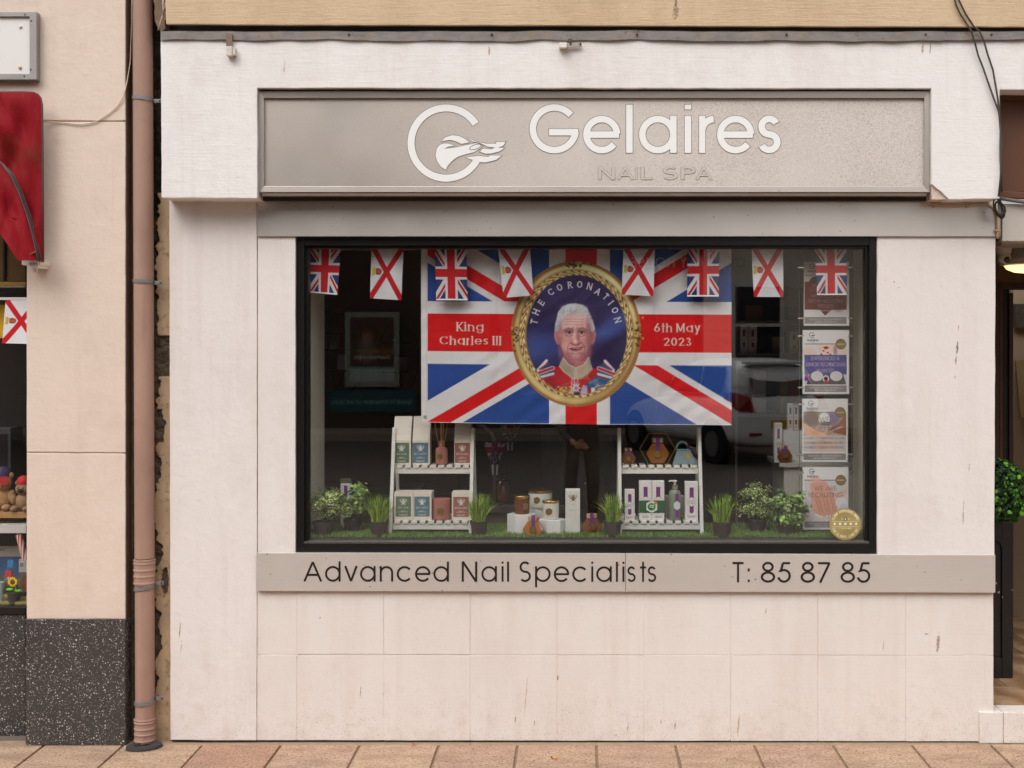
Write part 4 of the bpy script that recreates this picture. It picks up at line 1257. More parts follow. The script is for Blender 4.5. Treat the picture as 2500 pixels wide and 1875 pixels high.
for i in range(7):
    for j in range(4):
        x0, y0 = 1.965 + j * .31 - (.12 if i % 2 else 0), .10 + i * .31
        x0 = max(x0, 1.955)
        MB().box(x0, 1.965 + j * .31 - (.12 if i % 2 else 0) + .305, y0, y0 + .305, EZ - .02, EZ - .001).build('floor_tile', mt_, ent, bevel=.001)

# lamp, camera
lp = thing('ceiling_lamp', 'lit round bulkhead lamp glowing warm under the porch ceiling', 'lamp', (2.30, .55, CZ))
MB().lathe([(.14, 0), (.15, -.03), (.148, -.055), (.13, -.075), (.10, -.08)][::-1], 40, (2.30, .55, CZ)).build('lamp_body', simple('grey_lamp_body', (150, 142, 134), .5), lp, smooth='auto')
em = NT('lit_diffuser'); em.base((.9, .7, .45)); em.b.inputs['Emission Color'].default_value = (1.0, .66, .30, 1); em.b.inputs['Emission Strength'].default_value = 1.6
MB().lathe([(.02, -.118), (.06, -.113), (.095, -.098), (.108, -.081)], 40, (2.30, .55, CZ)).build('diffuser', em.m, lp, smooth=True)
cmx, cmy = (2451 - VX) * K(.45), .45
cd = thing('security_camera', 'white dome security camera under the porch ceiling', 'camera', (cmx, cmy, CZ))
wcam = simple('white_camera_plastic', (206, 198, 188), .4, var=.03)
MB().lathe([(.030, -.035), (.036, -.02), (.038, 0)], 24, (cmx, cmy, CZ)).build('mount', wcam, cd, smooth='auto')
MB().ball((cmx, cmy - .005, CZ - .045), .033, 24, 16).build('dome', wcam, cd, smooth=True)
MB().tube([(cmx + .004, cmy - .030, CZ - .058), (cmx + .0045, cmy - .040, CZ - .064)], [.016, .014], 20).build('lens', simple('black_lens', (14, 14, 16), .1), cd, smooth='auto')

# planter with box topiary
pl = thing('planter', 'tall black wooden planter with arched panel standing in the entrance', 'planter', (2.08, .70, EZ))
bk = NT('chipped_black_wood')
bc = bk.mix(bk.ramp(bk.noise(26, 3, .6), .70, .73), L3((22, 20, 20)), L3((196, 178, 160)))
bk.base(bc); bk.set(.35, 0, .5); bk.bump(bk.noise(40, 3), .1, .003)
MB().box(1.94, 2.22, .562, .85, EZ, .935).build('box_body', bk.m, pl, bevel=.003)
y0_, y1_ = .548, .5615
MB().box(2.176, 2.232, y0_, y1_, EZ, .94).build('stile', bk.m, pl, bevel=.003)
MB().box(1.93, 1.986, y0_, y1_, EZ, .94).build('stile', bk.m, pl, bevel=.003)
MB().box(1.9865, 2.1755, y0_, y1_, EZ, .245).build('bottom_rail', bk.m, pl, bevel=.003)
zt = .865
pts = [(1.9865, .94), (1.9865, zt - .06)] + [(2.081 - .0945 * math.cos(R(a)) , zt - .06 + .06 * math.sin(R(a))) for a in range(0, 181, 12)] + [(2.1755, .94)]
MB().prism(pts, y0_, y1_).build('arched_rail', bk.m, pl)

def leaf_cloud(n, sample, size, cols, shape=4, curl=.25, seed=1, norm=None):
    """many small leaves in one mesh with a colour per leaf"""
    rg = np.random.default_rng(seed)
    vs, fs, cl = [], [], []
    for i in range(n):
        p, nrm = sample(rg)
        nrm = Vector(nrm) + Vector(rg.normal(0, .45, 3)); nrm.normalize()
        a = nrm.orthogonal().normalized(); a.rotate(Matrix.Rotation(rg.uniform(0, 6.28), 3, nrm)); b = nrm.cross(a)
        sz = size * rg.uniform(.65, 1.25); p = Vector(p)
        base = len(vs)
        if shape == 4:
            q = [p - a * sz * .5, p + b * sz * .30 + nrm * sz * curl * .3, p + a * sz * .55 + nrm * sz * curl * .2, p - b * sz * .30 + nrm * sz * curl * .3]
            vs += q; fs.append((base, base + 1, base + 2, base + 3)); m = 4
        else:
            q = [p + (a * math.cos(2 * math.pi * k / shape) * .5 + b * math.sin(2 * math.pi * k / shape) * .42) * sz + nrm * sz * curl * .25 * (k % 2) for k in range(shape)]
            vs += q; fs.append(tuple(range(base, base + shape))); m = shape
        c = np.array(cols[rg.integers(len(cols))], float) * rg.uniform(.8, 1.2)
        cl += [c] * m
    return vs, fs, cl
def leaf_mesh(name, data, parent, mat='tinted_leaf', kind=None):
    vs, fs, cl = data
    me = bpy.data.meshes.new(name); me.from_pydata([tuple(v) for v in vs], [], fs)
    at = me.color_attributes.new('Col', 'FLOAT_COLOR', 'POINT')
    c = np.ones((len(vs), 4), np.float32); c[:, :3] = lin(np.clip(np.array(cl), 0, 255))
    at.data.foreach_set('color', c.ravel())
    me.materials.append(M[mat])
    o = link(bpy.data.objects.new(name, me), parent)
    return o
tp = thing('topiary_bush', 'clipped green box topiary ball sitting in the black planter', 'plant', (2.10, .70, .935))
def s_top(rg):
    while True:
        q = rg.uniform(-1, 1, 3)
        sup = (abs(q[0]) ** 4 + abs(q[1]) ** 4 + abs(q[2]) ** 4)
        if .62 < sup < 1.0:
            n = np.array([q[0] ** 3, q[1] ** 3, q[2] ** 3]); n /= np.linalg.norm(n) + 1e-9
            return (2.105 + q[0] * .205, .70 + q[1] * .20, 1.085 + q[2] * .165), n
leaf_mesh('foliage', leaf_cloud(3600, s_top, .022, [(34, 62, 30), (46, 84, 34), (28, 50, 30), (60, 112, 36), (104, 160, 52), (40, 70, 34)], 6, .5, 3), tp)
MB().ball((2.105, .70, 1.085), (.175, .17, .14), 20, 12).build('core', simple('topiary_core', (22, 34, 18), .95, var=.4, scale=60, bump=.8), tp, smooth=True)

# ================================================================== printed cloth and paper
def union(pr, x0, y0, x1, y1, red=(222, 8, 18), blue=(38, 76, 154), white=(232, 228, 230), rw=None, uu=None):
    xc, yc, w_, h_ = (x0 + x1) / 2, (y0 + y1) / 2, x1 - x0, y1 - y0
    u = uu or min(w_, h_) / 30.0; Ln = math.hypot(w_, h_)
    dx, dy = pr.X - xc, pr.Y - yc
    box_ = (pr.X >= x0) & (pr.X <= x1) & (pr.Y >= y0) & (pr.Y <= y1)
    d1 = (dx * h_ - dy * w_) / Ln; d2 = (dx * h_ + dy * w_) / Ln
    pr.blend(box_, blue)
    pr.blend(box_ & ((np.abs(d1) < 3 * u) | (np.abs(d2) < 3 * u)), white)
    lf = dx < 0
    r1 = np.where(lf, (d1 < 0) & (d1 > -2 * u), (d1 > 0) & (d1 < 2 * u))
    r2 = np.where(lf, (d2 > 0) & (d2 < 2 * u), (d2 < 0) & (d2 > -2 * u))
    pr.blend(box_ & (r1 | r2), red)
    cw = rw or (3 * u, 5 * u)
    pr.blend(box_ & ((np.abs(dx) < cw[1]) | (np.abs(dy) < cw[1])), white)
    pr.blend(box_ & ((np.abs(dx) < cw[0]) | (np.abs(dy) < cw[0])), red)

# ---- the big flag
def flag_print():
    pr = Print(1028, 588, 1786, 1036, .86)
    union(pr, 1044, 590, 1786, 1034)
    # print measured bands
    X, Y = pr.X, pr.Y
    W_, RD = (236, 233, 235), (222, 8, 18)
    pr.rect(1356, 1482, 588, 1036, W_); pr.rect(1044, 1786, 737, 891, W_)
    pr.rect(1381, 1457, 588, 1036, RD); pr.rect(1044, 1786, 767, 859.5, RD)
    pr.rect(1028, 1044, 588, 1036, (236, 232, 232))
    for yy in range(590, 1034, 3):
        pr.rect(1041, 1042.3, yy, yy + 1.6, (206, 200, 202))
    z = lambda x, y: (1200 + x * .2532, 600 + y * .2532)
    f = .2532
    # oval frame: rope, moulding, leaves
    cx, cy = z(815, 850)
    ang = np.arctan2((Y - cy) / 177.5, (X - cx) / 158.2)
    d = np.hypot((X - cx) / 158.2, (Y - cy) / 177.5)
    up = np.clip((cy + 170 - Y) / 340, 0, 1)
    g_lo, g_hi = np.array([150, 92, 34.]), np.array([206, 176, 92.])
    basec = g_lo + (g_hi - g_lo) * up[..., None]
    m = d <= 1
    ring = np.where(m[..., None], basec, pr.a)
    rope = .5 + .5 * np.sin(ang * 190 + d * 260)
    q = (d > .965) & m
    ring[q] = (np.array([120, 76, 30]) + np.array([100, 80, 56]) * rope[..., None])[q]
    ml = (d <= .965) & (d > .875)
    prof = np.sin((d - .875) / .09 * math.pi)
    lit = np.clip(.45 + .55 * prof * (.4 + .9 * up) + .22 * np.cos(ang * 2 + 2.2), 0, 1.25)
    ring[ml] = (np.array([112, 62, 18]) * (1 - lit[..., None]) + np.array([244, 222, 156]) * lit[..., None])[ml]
    lv = (d <= .875) & (d > .79)
    n = fbm(ang * 26, d * 36, 4, 4)
    ac = np.abs(np.sin(ang * 24 + 2.0 * np.sin(d * 60)))
    mm = np.clip(.2 + 1.3 * (ac * .6 + n * .6 - .35), 0, 1)
    ring[lv] = (np.array([84, 46, 14]) * (1 - mm[..., None]) + np.array([252, 226, 160]) * mm[..., None])[lv]
    pr.a = ring
    for a0 in (0, 180, -90):
        ccx, ccy = cx + 150 * math.cos(R(a0)), cy + 169 * math.sin(R(a0))
        rg = random.Random(a0)
        for k in range(26):
            pr.ell(ccx + rg.gauss(0, 5 if a0 != -90 else 14), ccy + rg.gauss(0, 16 if a0 != -90 else 4), 3, 3, rg.choice([(112, 70, 30), (214, 180, 100), (84, 54, 26)]), .8)
    # dark oval
    ox, oy = z(819, 861)
    inn = np.hypot((X - ox) / 122.8, (Y - oy) / 146.5) <= 1
    keep_out = ~inn
    outside = pr.a.copy()
    pr.a[inn] = (44, 34, 84)
    pr.ell(*z(470, 980), 62, 34, (70, 94, 164), .75, -10, 1.0)
    pr.ell(*z(1110, 820), 75, 16, (92, 128, 200), .8, -33, 1.0)
    pr.ell(*z(1230, 720), 40, 22, (62, 70, 140), .7, -30, .9)
    pr.ell(*z(600, 440), 50, 20, (64, 54, 118), .6, 0, .9)
    pr.ell(*z(1080, 1030), 40, 30, (46, 30, 66), .7, 0, .9)
    pr.ell(*z(800, 620), 60, 40, (52, 36, 84), .6, 0, .9)
    # tunic
    P_ = lambda pts: [z(*p) for p in pts]
    pr.poly(P_([(470, 1300), (520, 1220), (600, 1175), (680, 1150), (960, 1170), (1060, 1200), (1180, 1260), (1190, 1460), (480, 1460)]), (186, 26, 40))
    pr.ell(*z(560, 1330), 30, 16, (150, 18, 34), .6, 40, .8)
    pr.ell(*z(740, 1300), 22, 16, (208, 44, 52), .6, 0, .9)
    pr.poly(P_([(890, 1350), (960, 1290), (1050, 1230), (1200, 1270), (1160, 1400), (1000, 1460), (930, 1450)]), (40, 92, 138))
    pr.poly(P_([(960, 1300), (1060, 1240), (1090, 1250), (985, 1330)]), (70, 120, 160), .6)
    # epaulettes in flag colours
    for sgn_ in (-1, 1):
        mx = lambda x, y: z(812 + sgn_ * (812 - x), y)
        q4 = [(425, 1190), (520, 1105), (600, 1175), (595, 1250), (490, 1285)]
        pr.poly([mx(*p) for p in q4], (34, 80, 130))
        for (a, b, wd, c) in (((440, 1235), (590, 1180), 10, (226, 220, 220)), ((440, 1235), (590, 1180), 6, (190, 30, 44)), ((450, 1200), (530, 1110), 7, (226, 220, 220)), ((470, 1270), (595, 1235), 6, (226, 220, 220)), ((460, 1195), (548, 1130), 3, (190, 30, 44)), ((500, 1283), (596, 1262), 3, (190, 30, 44))):
            pr.line([mx(*a), mx(*b)], wd, c)
    # neck, head
    sk, sk_d, sk_l = (226, 168, 164), (178, 108, 114), (246, 206, 200)
    pr.poly(P_([(690, 1040), (930, 1040), (930, 1120), (860, 1180), (800, 1190), (740, 1160), (690, 1110)]), (172, 100, 108))
    pr.ell(*z(634, 880), 7, 19, (204, 132, 134), 1, -8); pr.ell(*z(978, 880), 6.5, 19, (196, 124, 128), 1, 8)
    pr.ell(*z(640, 885), 3.5, 12, sk_d, .7, -8, .5); pr.ell(*z(972, 885), 3.5, 12, sk_d, .7, 8, .5)
    head = [(650, 760), (665, 690), (730, 640), (800, 622), (880, 640), (930, 690), (948, 770), (952, 900), (940, 985), (915, 1045), (870, 1100), (820, 1130), (770, 1118), (720, 1080), (690, 1030), (668, 960), (652, 880)]
    pr.poly(P_(head), sk)
    pr.ell(*z(780, 730), 26, 18, sk_l, .8, 0, .8); pr.ell(*z(720, 930), 13, 12, (226, 158, 154), .8, 0, .8); pr.ell(*z(900, 930), 10, 12, (214, 146, 146), .7, 0, .8)
    pr.ell(*z(935, 900), 7, 50, sk_d, .5, 0, .7); pr.ell(*z(668, 900), 5, 46, sk_d, .35, 0, .7)
    pr.ell(*z(815, 1075), 22, 13, (190, 112, 118), .7, 0, .7); pr.ell(*z(810, 1045), 10, 6, sk_l, .5, 0, .8)
    # hair, thin on top and fuller over the ears
    pr.poly(P_([(608, 820), (612, 760), (632, 690), (640, 640), (680, 590), (740, 562), (810, 556), (880, 572), (925, 600), (945, 660), (975, 720), (1000, 800), (985, 822), (955, 830), (945, 760), (925, 700), (890, 668), (820, 652), (760, 660), (705, 680), (676, 725), (658, 780), (645, 830)]), (194, 194, 198))
    rg = random.Random(21)
    for k in range(120):
        t = rg.uniform(0, 1); a0 = math.pi * (1.08 - 1.16 * t)
        bx, by = 803 + 178 * math.cos(a0), 745 - 168 * math.sin(a0)
        ix, iy = 803 + 128 * math.cos(a0 + .25), 745 - 98 * math.sin(a0 + .25)
        g = rg.choice([150, 176, 206, 222, 234, 216])
        pr.line([z(ix + rg.gauss(0, 8), iy + rg.gauss(0, 6)), z((ix + bx) / 2 + rg.gauss(0, 10), (iy + by) / 2 - 8), z(bx, by)], rg.uniform(.7, 1.5), (g, g, g + 3), .55)
    pr.ell(*z(795, 690), 26, 9, sk_l, .55, 0, .9); pr.ell(*z(790, 590), 24, 6, (224, 224, 226), .6, 0, .9)
    # modelling of the face
    pr.ell(*z(944, 900), 7, 50, (160, 92, 100), .55, 0, .8); pr.ell(*z(662, 910), 5, 44, (178, 108, 114), .45, 0, .8)
    pr.ell(*z(730, 1060), 20, 9, (160, 88, 98), .6, 35, .8); pr.ell(*z(888, 1060), 18, 9, (146, 78, 90), .7, -35, .8)
    for (x, s_) in ((748, -1), (866, 1)):
        pr.ell(*z(x, 826), 14, 6.5, (150, 86, 94), .7, 6 * s_, .7)
        pr.ell(*z(x, 840), 7, 2.2, (196, 166, 166), .8, 0, .4); pr.ell(*z(x + 3, 839), 3.0, 2.4, (40, 28, 34), 1)
        pr.line(P_([(x - 36, 832), (x, 824), (x + 36, 834)]), 1.7, (80, 40, 48), .9)
        pr.line(P_([(x - 32, 866), (x, 878), (x + 32, 864)]), 2.0, (146, 78, 88), .8); pr.ell(*z(x, 888), 11, 3.5, (230, 172, 166), .6, 0, .7)
    pr.line(P_([(700, 816), (740, 794), (788, 808)]), 3.4, (136, 104, 106), .9); pr.line(P_([(830, 806), (878, 792), (918, 814)]), 3.4, (136, 104, 106), .9)
    for yy in (706, 732, 758):
        pr.line(P_([(716, yy + 5), (790, yy), (884, yy + 6)]), 1.6, (166, 94, 100), .6)
    pr.line(P_([(784, 780), (794, 822)]), 2.0, (130, 68, 78), .7); pr.line(P_([(824, 778), (816, 818)]), 2.0, (130, 68, 78), .6)
    pr.ell(*z(806, 870), 5.5, 26, (244, 194, 186), .9, 2, .6); pr.ell(*z(834, 900), 4, 16, (160, 90, 98), .7, -8, .7); pr.ell(*z(806, 930), 12, 7.5, (218, 140, 138), .9, 0, .5); pr.ell(*z(806, 922), 4.5, 4.5, (250, 208, 200), .9, 0, .6)
    pr.line(P_([(768, 940), (788, 956), (808, 960), (832, 956), (852, 938)]), 2.6, (112, 52, 64), .9)
    pr.line(P_([(756, 930), (734, 972), (738, 1010)]), 2.4, (144, 76, 86), .8); pr.line(P_([(862, 928), (894, 966), (896, 1008)]), 2.4, (136, 70, 80), .85)
    pr.ell(*z(716, 950), 9, 11, (236, 172, 166), .6, 10, .7)
    pr.poly(P_([(750, 990), (800, 980), (850, 978), (884, 972), (868, 1004), (820, 1018), (778, 1014)]), (164, 72, 84)); pr.line(P_([(756, 993), (810, 997), (880, 979)]), 2.6, (74, 30, 42)); pr.line(P_([(784, 990), (830, 989), (860, 984)]), 1.7, (222, 206, 200), .9)
    pr.line(P_([(768, 1036), (815, 1044), (852, 1032)]), 2.2, (150, 80, 90), .7); pr.ell(*z(812, 1066), 13, 6, (228, 166, 162), .6, 0, .8)
    # collar, braid, medals
    pr.poly(P_([(688, 1075), (650, 1160), (690, 1215), (790, 1290), (860, 1285), (930, 1240), (975, 1190), (940, 1070), (890, 1150), (812, 1180), (740, 1150)]), (180, 166, 142))
    pr.line(P_([(690, 1080), (740, 1145), (810, 1180), (890, 1148), (938, 1076)]), 2.6, (216, 206, 186)); pr.line(P_([(655, 1165), (700, 1215), (790, 1286)]), 2.2, (214, 202, 180)); pr.line(P_([(972, 1192), (930, 1238), (862, 1282)]), 2.2, (150, 136, 112))
    pr.ell(*z(730, 1190), 8, 12, (158, 144, 120), .6, -30, .7)
    pr.line(P_([(805, 1180), (800, 1290), (790, 1400)]), 2.6, (222, 190, 190)); pr.line(P_([(815, 1180), (830, 1290), (835, 1340)]), 2.2, (214, 180, 182)); pr.line(P_([(775, 1280), (772, 1380)]), 3, (216, 168, 172))
    rg = random.Random(8)
    for k in range(90):
        pr.ell(*z(rg.gauss(700, 42), rg.gauss(1400, 22)), 2.6, 2.0, rg.choice([(208, 168, 90), (230, 202, 130), (150, 104, 50), (180, 136, 70)]), .9, rg.uniform(0, 90))
    sx, sy = z(815, 1372)
    star = []
    for k in range(16):
        rr = (17 if k % 2 == 0 else 7)
        star.append((sx + rr * .8 * math.sin(k * math.pi / 8), sy - rr * math.cos(k * math.pi / 8)))
    pr.poly(star, (226, 222, 226)); pr.ell(sx, sy, 4, 5, (150, 150, 160))
    pr.poly(P_([(860, 1400), (880, 1340), (920, 1350), (930, 1440), (850, 1440)]), (196, 178, 196)); pr.rect(*[z(926, 0)[0], z(960, 0)[0]], *[z(0, 1360)[1], z(0, 1440)[1]], (150, 40, 80)); pr.rect(z(960, 0)[0], z(1000, 0)[0], z(0, 1365)[1], z(0, 1430)[1], (220, 214, 214))
    for k in range(30):
        pr.line([z(1030 + rg.gauss(0, 25), 1360 + rg.gauss(0, 15)), z(1030 + rg.gauss(0, 25), 1365 + rg.gauss(0, 18))], 1.2, rg.choice([(220, 214, 220), (96, 60, 100), (200, 120, 130)]), .8)
    pr.poly(P_([(740, 1420), (780, 1360), (800, 1440)]), (200, 190, 150)); pr.poly(P_([(800, 1410), (860, 1420), (850, 1445), (790, 1445)]), (52, 48, 100))
    # the portrait is a photographic print: soft edges and a little grain
    sl = pr.win(z(330, 0)[0], z(1300, 0)[0], z(0, 300)[1], z(0, 1450)[1])
    reg = pr.a[sl]
    for ax in (0, 1):
        reg = (np.roll(reg, 2, ax) + 2 * np.roll(reg, 1, ax) + 3 * reg + 2 * np.roll(reg, -1, ax) + np.roll(reg, -2, ax)) / 9.0
    gn = fbm(X[sl] / 2.2, Y[sl] / 2.2, 6, 3)[..., None] - .5
    pr.a[sl] = reg * (1 + .16 * gn)
    # back under the frame
    edge = np.clip((np.hypot((X - ox) / 122.8, (Y - oy) / 146.5) - .985) / .03, 0, 1)[..., None]
    pr.a = pr.a * (1 - edge) + outside * edge
    # lettering round the oval
    for ch, x, y, a in (('T', 410, 735, -76), ('H', 430, 640, -68), ('E', 480, 550, -56), ('C', 572, 447, -36), ('O', 656, 402, -22), ('R', 756, 378, -8), ('O', 850, 374, 3), ('N', 946, 392, 16), ('A', 1026, 442, 32), ('T', 1103, 490, 44), ('I', 1152, 550, 52), ('O', 1190, 622, 63), ('N', 1217, 716, 74)):
        tx, ty = z(x, y); cap = 15.5
        pr.text(tx - .5 * cap * math.sin(R(a)) * 1, ty + .5 * cap * math.cos(R(a)), cap, ch, (226, 218, 226), .15, rot=a, serif=True, width={'I': 3.4, 'T': 9.5, 'E': 9, 'R': 10.5}.get(ch, 12))
    CR = (232, 220, 206)
    pr.text(1115, 809.5, 20.5, 'King', CR, .15, align='l', width=66, serif=True)
    pr.text(1074, 843.2, 20.5, 'Charles III', CR, .15, align='l', width=149, serif=True)
    pr.text(1597, 810, 20.5, '6th May', CR, .15, align='l', width=112, serif=True)
    pr.text(1621, 843.5, 20.0, '2023', CR, .15, align='l', width=66, serif=True)
    # eyelet
    pr.ell(1038, 1023, 4.2, 4.2, (150, 128, 90)); pr.ell(1038, 1023, 2.2, 2.2, (200, 190, 170))
    pr.rect(1044, 1786, 1029.5, 1030.4, (255, 255, 255), .25); pr.rect(1779, 1780, 588, 1036, (255, 255, 255), .25)
    return pr
FLY = .155
def flag_shape(U, V):
    x = 1028 + 758 * U
    y = 588 + 446 * V + 4.0 * V * U - 3.0 * V * (1 - U) ** 3
    hang = (.25 + .75 * V)
    Y = FLY + hang * (.007 * np.sin(x * .019 + V * 1.6) + .004 * np.sin(x * .047 - V * 3 + 1) + .003 * np.sin(x * .009 + V * 5))
    Y = Y + .0016 * np.exp(-((x - 1407) / 5.0) ** 2) + .0025 * np.exp(-((x - 1216) / 4.0) ** 2) + .0025 * np.exp(-((x - 1600) / 4.0) ** 2) + .0008 * np.exp(-((y - 812) / 4.0) ** 2)
    Y = Y + .0035 * (fbm(x / 60 + y / 90, y / 50 - x / 120, 3, 3) - .5) * 2
    Y = Y + .0016 * np.sin((x * .6 + y * .8) * .16) * np.clip((fbm(x / 110, y / 110, 8, 2) - .45) * 4, 0, 1)
    return PX(x, FLY), Y, PZ(y, FLY)
fl = thing('coronation_flag', 'large flag with an oval portrait of a grey-haired man in red uniform in the window', 'flag', (PX(1407, FLY), FLY, PZ(588, FLY)))
flag_print().mesh('flag_cloth', flag_shape, 'print_cloth', fl)
MB().tube([(PX(1020, FLY), FLY - .002, PZ(586, FLY)), (PX(1792, FLY), FLY - .002, PZ(586, FLY))], .004, 8).build('hanging_rod', 'black_frame', fl)

# ---- bunting
def jersey_print():
    pr = Print(0, 0, 78, 130, 1.3, (228, 226, 230))
    n = fbm(pr.X / 20, pr.Y / 30, 3)
    for (a, b) in (((-2, -3), (80, 133)), ((80, -3), (-2, 133))):
        pr.line([a, b], 12.5, (200, 22, 34))
    pr.poly([(12, 58), (18, 56), (25, 58), (28, 64), (25, 71), (18, 73), (12, 71)], (172, 78, 62)); pr.ell(19, 64.5, 5, 5, (196, 120, 70), .6)
    pr.poly([(2, 52), (5, 56), (8, 53), (11, 57), (11, 72), (8, 76), (5, 73), (2, 77), (4, 64)], (206, 176, 70))
    for yy in (61, 65, 69):
        pr.line([(14, yy), (24, yy)], 1.0, (120, 50, 44))
    return pr
def union_print():
    pr = Print(0, 0, 78, 130, 1.3)
    union(pr, 0, 4, 78, 126, (200, 26, 38), (44, 54, 110), (226, 222, 226), rw=(9.5, 15.5), uu=2.7)
    return pr
BY = .105
bunt = [('u', (756, 608), (832, 608), (824, 720), (757, 714), 'union flag pennant at the far left of the window, beside the frame'),
        ('j', (907, 611), (985, 614), (980, 733), (903, 728), 'white pennant with red saltire just left of the large flag'),
        ('u', (1062, 614), (1139, 615), (1141, 733), (1065, 733), 'union flag pennant over the upper left part of the large flag'),
        ('j', (1216, 608), (1294, 608), (1302, 721), (1230, 727), 'white saltire pennant touching the left shoulder of the gilt oval'),
        ('j', (1522, 608), (1599, 608), (1595, 723), (1518, 719), 'white saltire pennant touching the right shoulder of the gilt oval'),
        ('u', (1678, 608), (1756, 608), (1755, 724), (1678, 724), 'union flag pennant over the upper right part of the large flag'),
        ('j', (1835, 608), (1912, 608), (1913, 725), (1840, 725), 'white pennant with red saltire between the large flag and the posters'),
        ('u', (1990, 608), (2067, 608), (2067, 720), (1994, 720), 'union flag pennant hanging over the top poster')]
jp, up_ = jersey_print(), union_print()
for i, (kd, tl, tr, br, bl, lab) in enumerate(bunt):
    def shp(U, V, tl=tl, tr=tr, br=br, bl=bl, i=i):
        vv = V * 1.12 - .12                               # the top edge runs up behind the frame to its tape
        x = (tl[0] * (1 - U) + tr[0] * U) * (1 - vv) + (bl[0] * (1 - U) + br[0] * U) * vv
        y = (tl[1] * (1 - U) + tr[1] * U) * (1 - vv) + (bl[1] * (1 - U) + br[1] * U) * vv
        Y = BY + V * (.006 * np.sin(U * 4.2 + i * 1.7) + .003 * np.sin(U * 9 + V * 4 + i)) + .002 * np.sin(V * 5 + i * 2)
        return PX(x, BY), Y, PZ(y, BY)
    th = thing('bunting_flag', lab, 'flag', (PX((tl[0] + tr[0]) / 2, BY), BY, PZ(600, BY)), 'bunting across the shop window')
    (jp if kd == 'j' else up_).mesh('pennant', shp, 'print_cloth', th)
tp_ = MB(); n = 90; vs, fs = [], []
for i in range(n + 1):
    x = 745 + 1375 * i / n; yy = 600 + 6 * math.sin(i * .28) ** 2
    vs += [P(x, yy - 3, BY + .004), P(x, yy + 4, BY + .004)]
for i in range(n):
    fs.append((i * 2, i * 2 + 1, i * 2 + 3, i * 2 + 2))
tag(tp_.add(vs, fs).build('bunting_tape', simple('white_tape', (214, 208, 202), .8)), 'white tape carrying the row of pennants along the window top', 'tape')

# ---- recruitment posters on a cable display
INKC = (58, 54, 56)
def small_logo(pr, cx, cy, r, c=INKC):
    pr.line([(cx + r * math.cos(R(a)), cy + r * math.sin(R(a))) for a in range(45, 330, 8)], r * .2, c)
    pr.poly([(cx - r * .25, cy + r * .45), (cx - r * .2, cy - r * .05), (cx + r * .3, cy - r * .1), (cx + r * 1.3, cy - r * .05), (cx + r * .9, cy + r * .3), (cx + r * .2, cy + r * .35)], c)
    pr.text(cx + r * .35, cy + r * 2.35, r * .95, 'Gelaires', c, .14, width=r * 4.4)
    pr.text(cx + r * .5, cy + r * 2.95, r * .3, 'NAIL SPA', (150, 146, 146), .16, width=r * 1.9)
def badge(pr, cx, cy, r):
    pr.ell(cx, cy, r, r, (134, 112, 70)); pr.ell(cx, cy, r * .8, r * .8, (110, 92, 58)); pr.ell(cx, cy, r * .74, r * .74, (142, 120, 76))
    for k in range(5):
        pr.ell(cx + (k - 2) * r * .3, cy, r * .1, r * .1, (232, 222, 196))
def poster_base(x0, y0, x1, y1):
    pr = Print(x0, y0, x1, y1, .42, (232, 228, 227))
    return pr
def foot(pr, xa, xb, ya, yb):
    pr.rect(xa, xb, ya, yb, (142, 136, 132))
    m = (xa + xb) / 2
    pr.text(m, ya + (yb - ya) * .48, (yb - ya) * .27, 'Send your CV and cover letter to', (206, 200, 196), .13, width=(xb - xa) * .78)
    pr.text(m, ya + (yb - ya) * .82, (yb - ya) * .27, 'gelairesci@gmail.com', (206, 200, 196), .13, width=(xb - xa) * .52)
def poster1():
    pr = poster_base(347, 167, 798, 803)
    small_logo(pr, 430, 210, 26)
    pr.rect(354, 778, 294, 304, (150, 140, 132))
    pr.ell(470, 400, 82, 90, (60, 52, 52), .95); pr.ell(640, 380, 80, 90, (70, 44, 44), .8)
    pr.rect(350, 776, 365, 646, (124, 34, 48))
    pr.ell(480, 540, 90, 90, (92, 30, 40), .6, 0, .4); pr.ell(690, 540, 80, 110, (110, 24, 36), .6, 0, .4)
    pr.poly([(500, 646), (625, 646), (560, 705)], (124, 30, 46)); pr.line([(500, 650), (545, 660), (560, 652), (590, 660), (640, 650)], 5, (222, 216, 214))
    T = (206, 176, 174)
    pr.text(423, 420, 36, 'W', T, .08, align='l'); pr.text(398, 472, 36, 'DYN', T, .08, align='l')
    pr.text(565, 524, 36, 'WHO KEEP UP', T, .08, width=305); pr.text(565, 576, 36, 'WITH INDUSTRY', T, .08, width=352); pr.text(563, 626, 36, 'TRENDS', T, .08, width=165)
    foot(pr, 350, 775, 720, 787)
    return pr
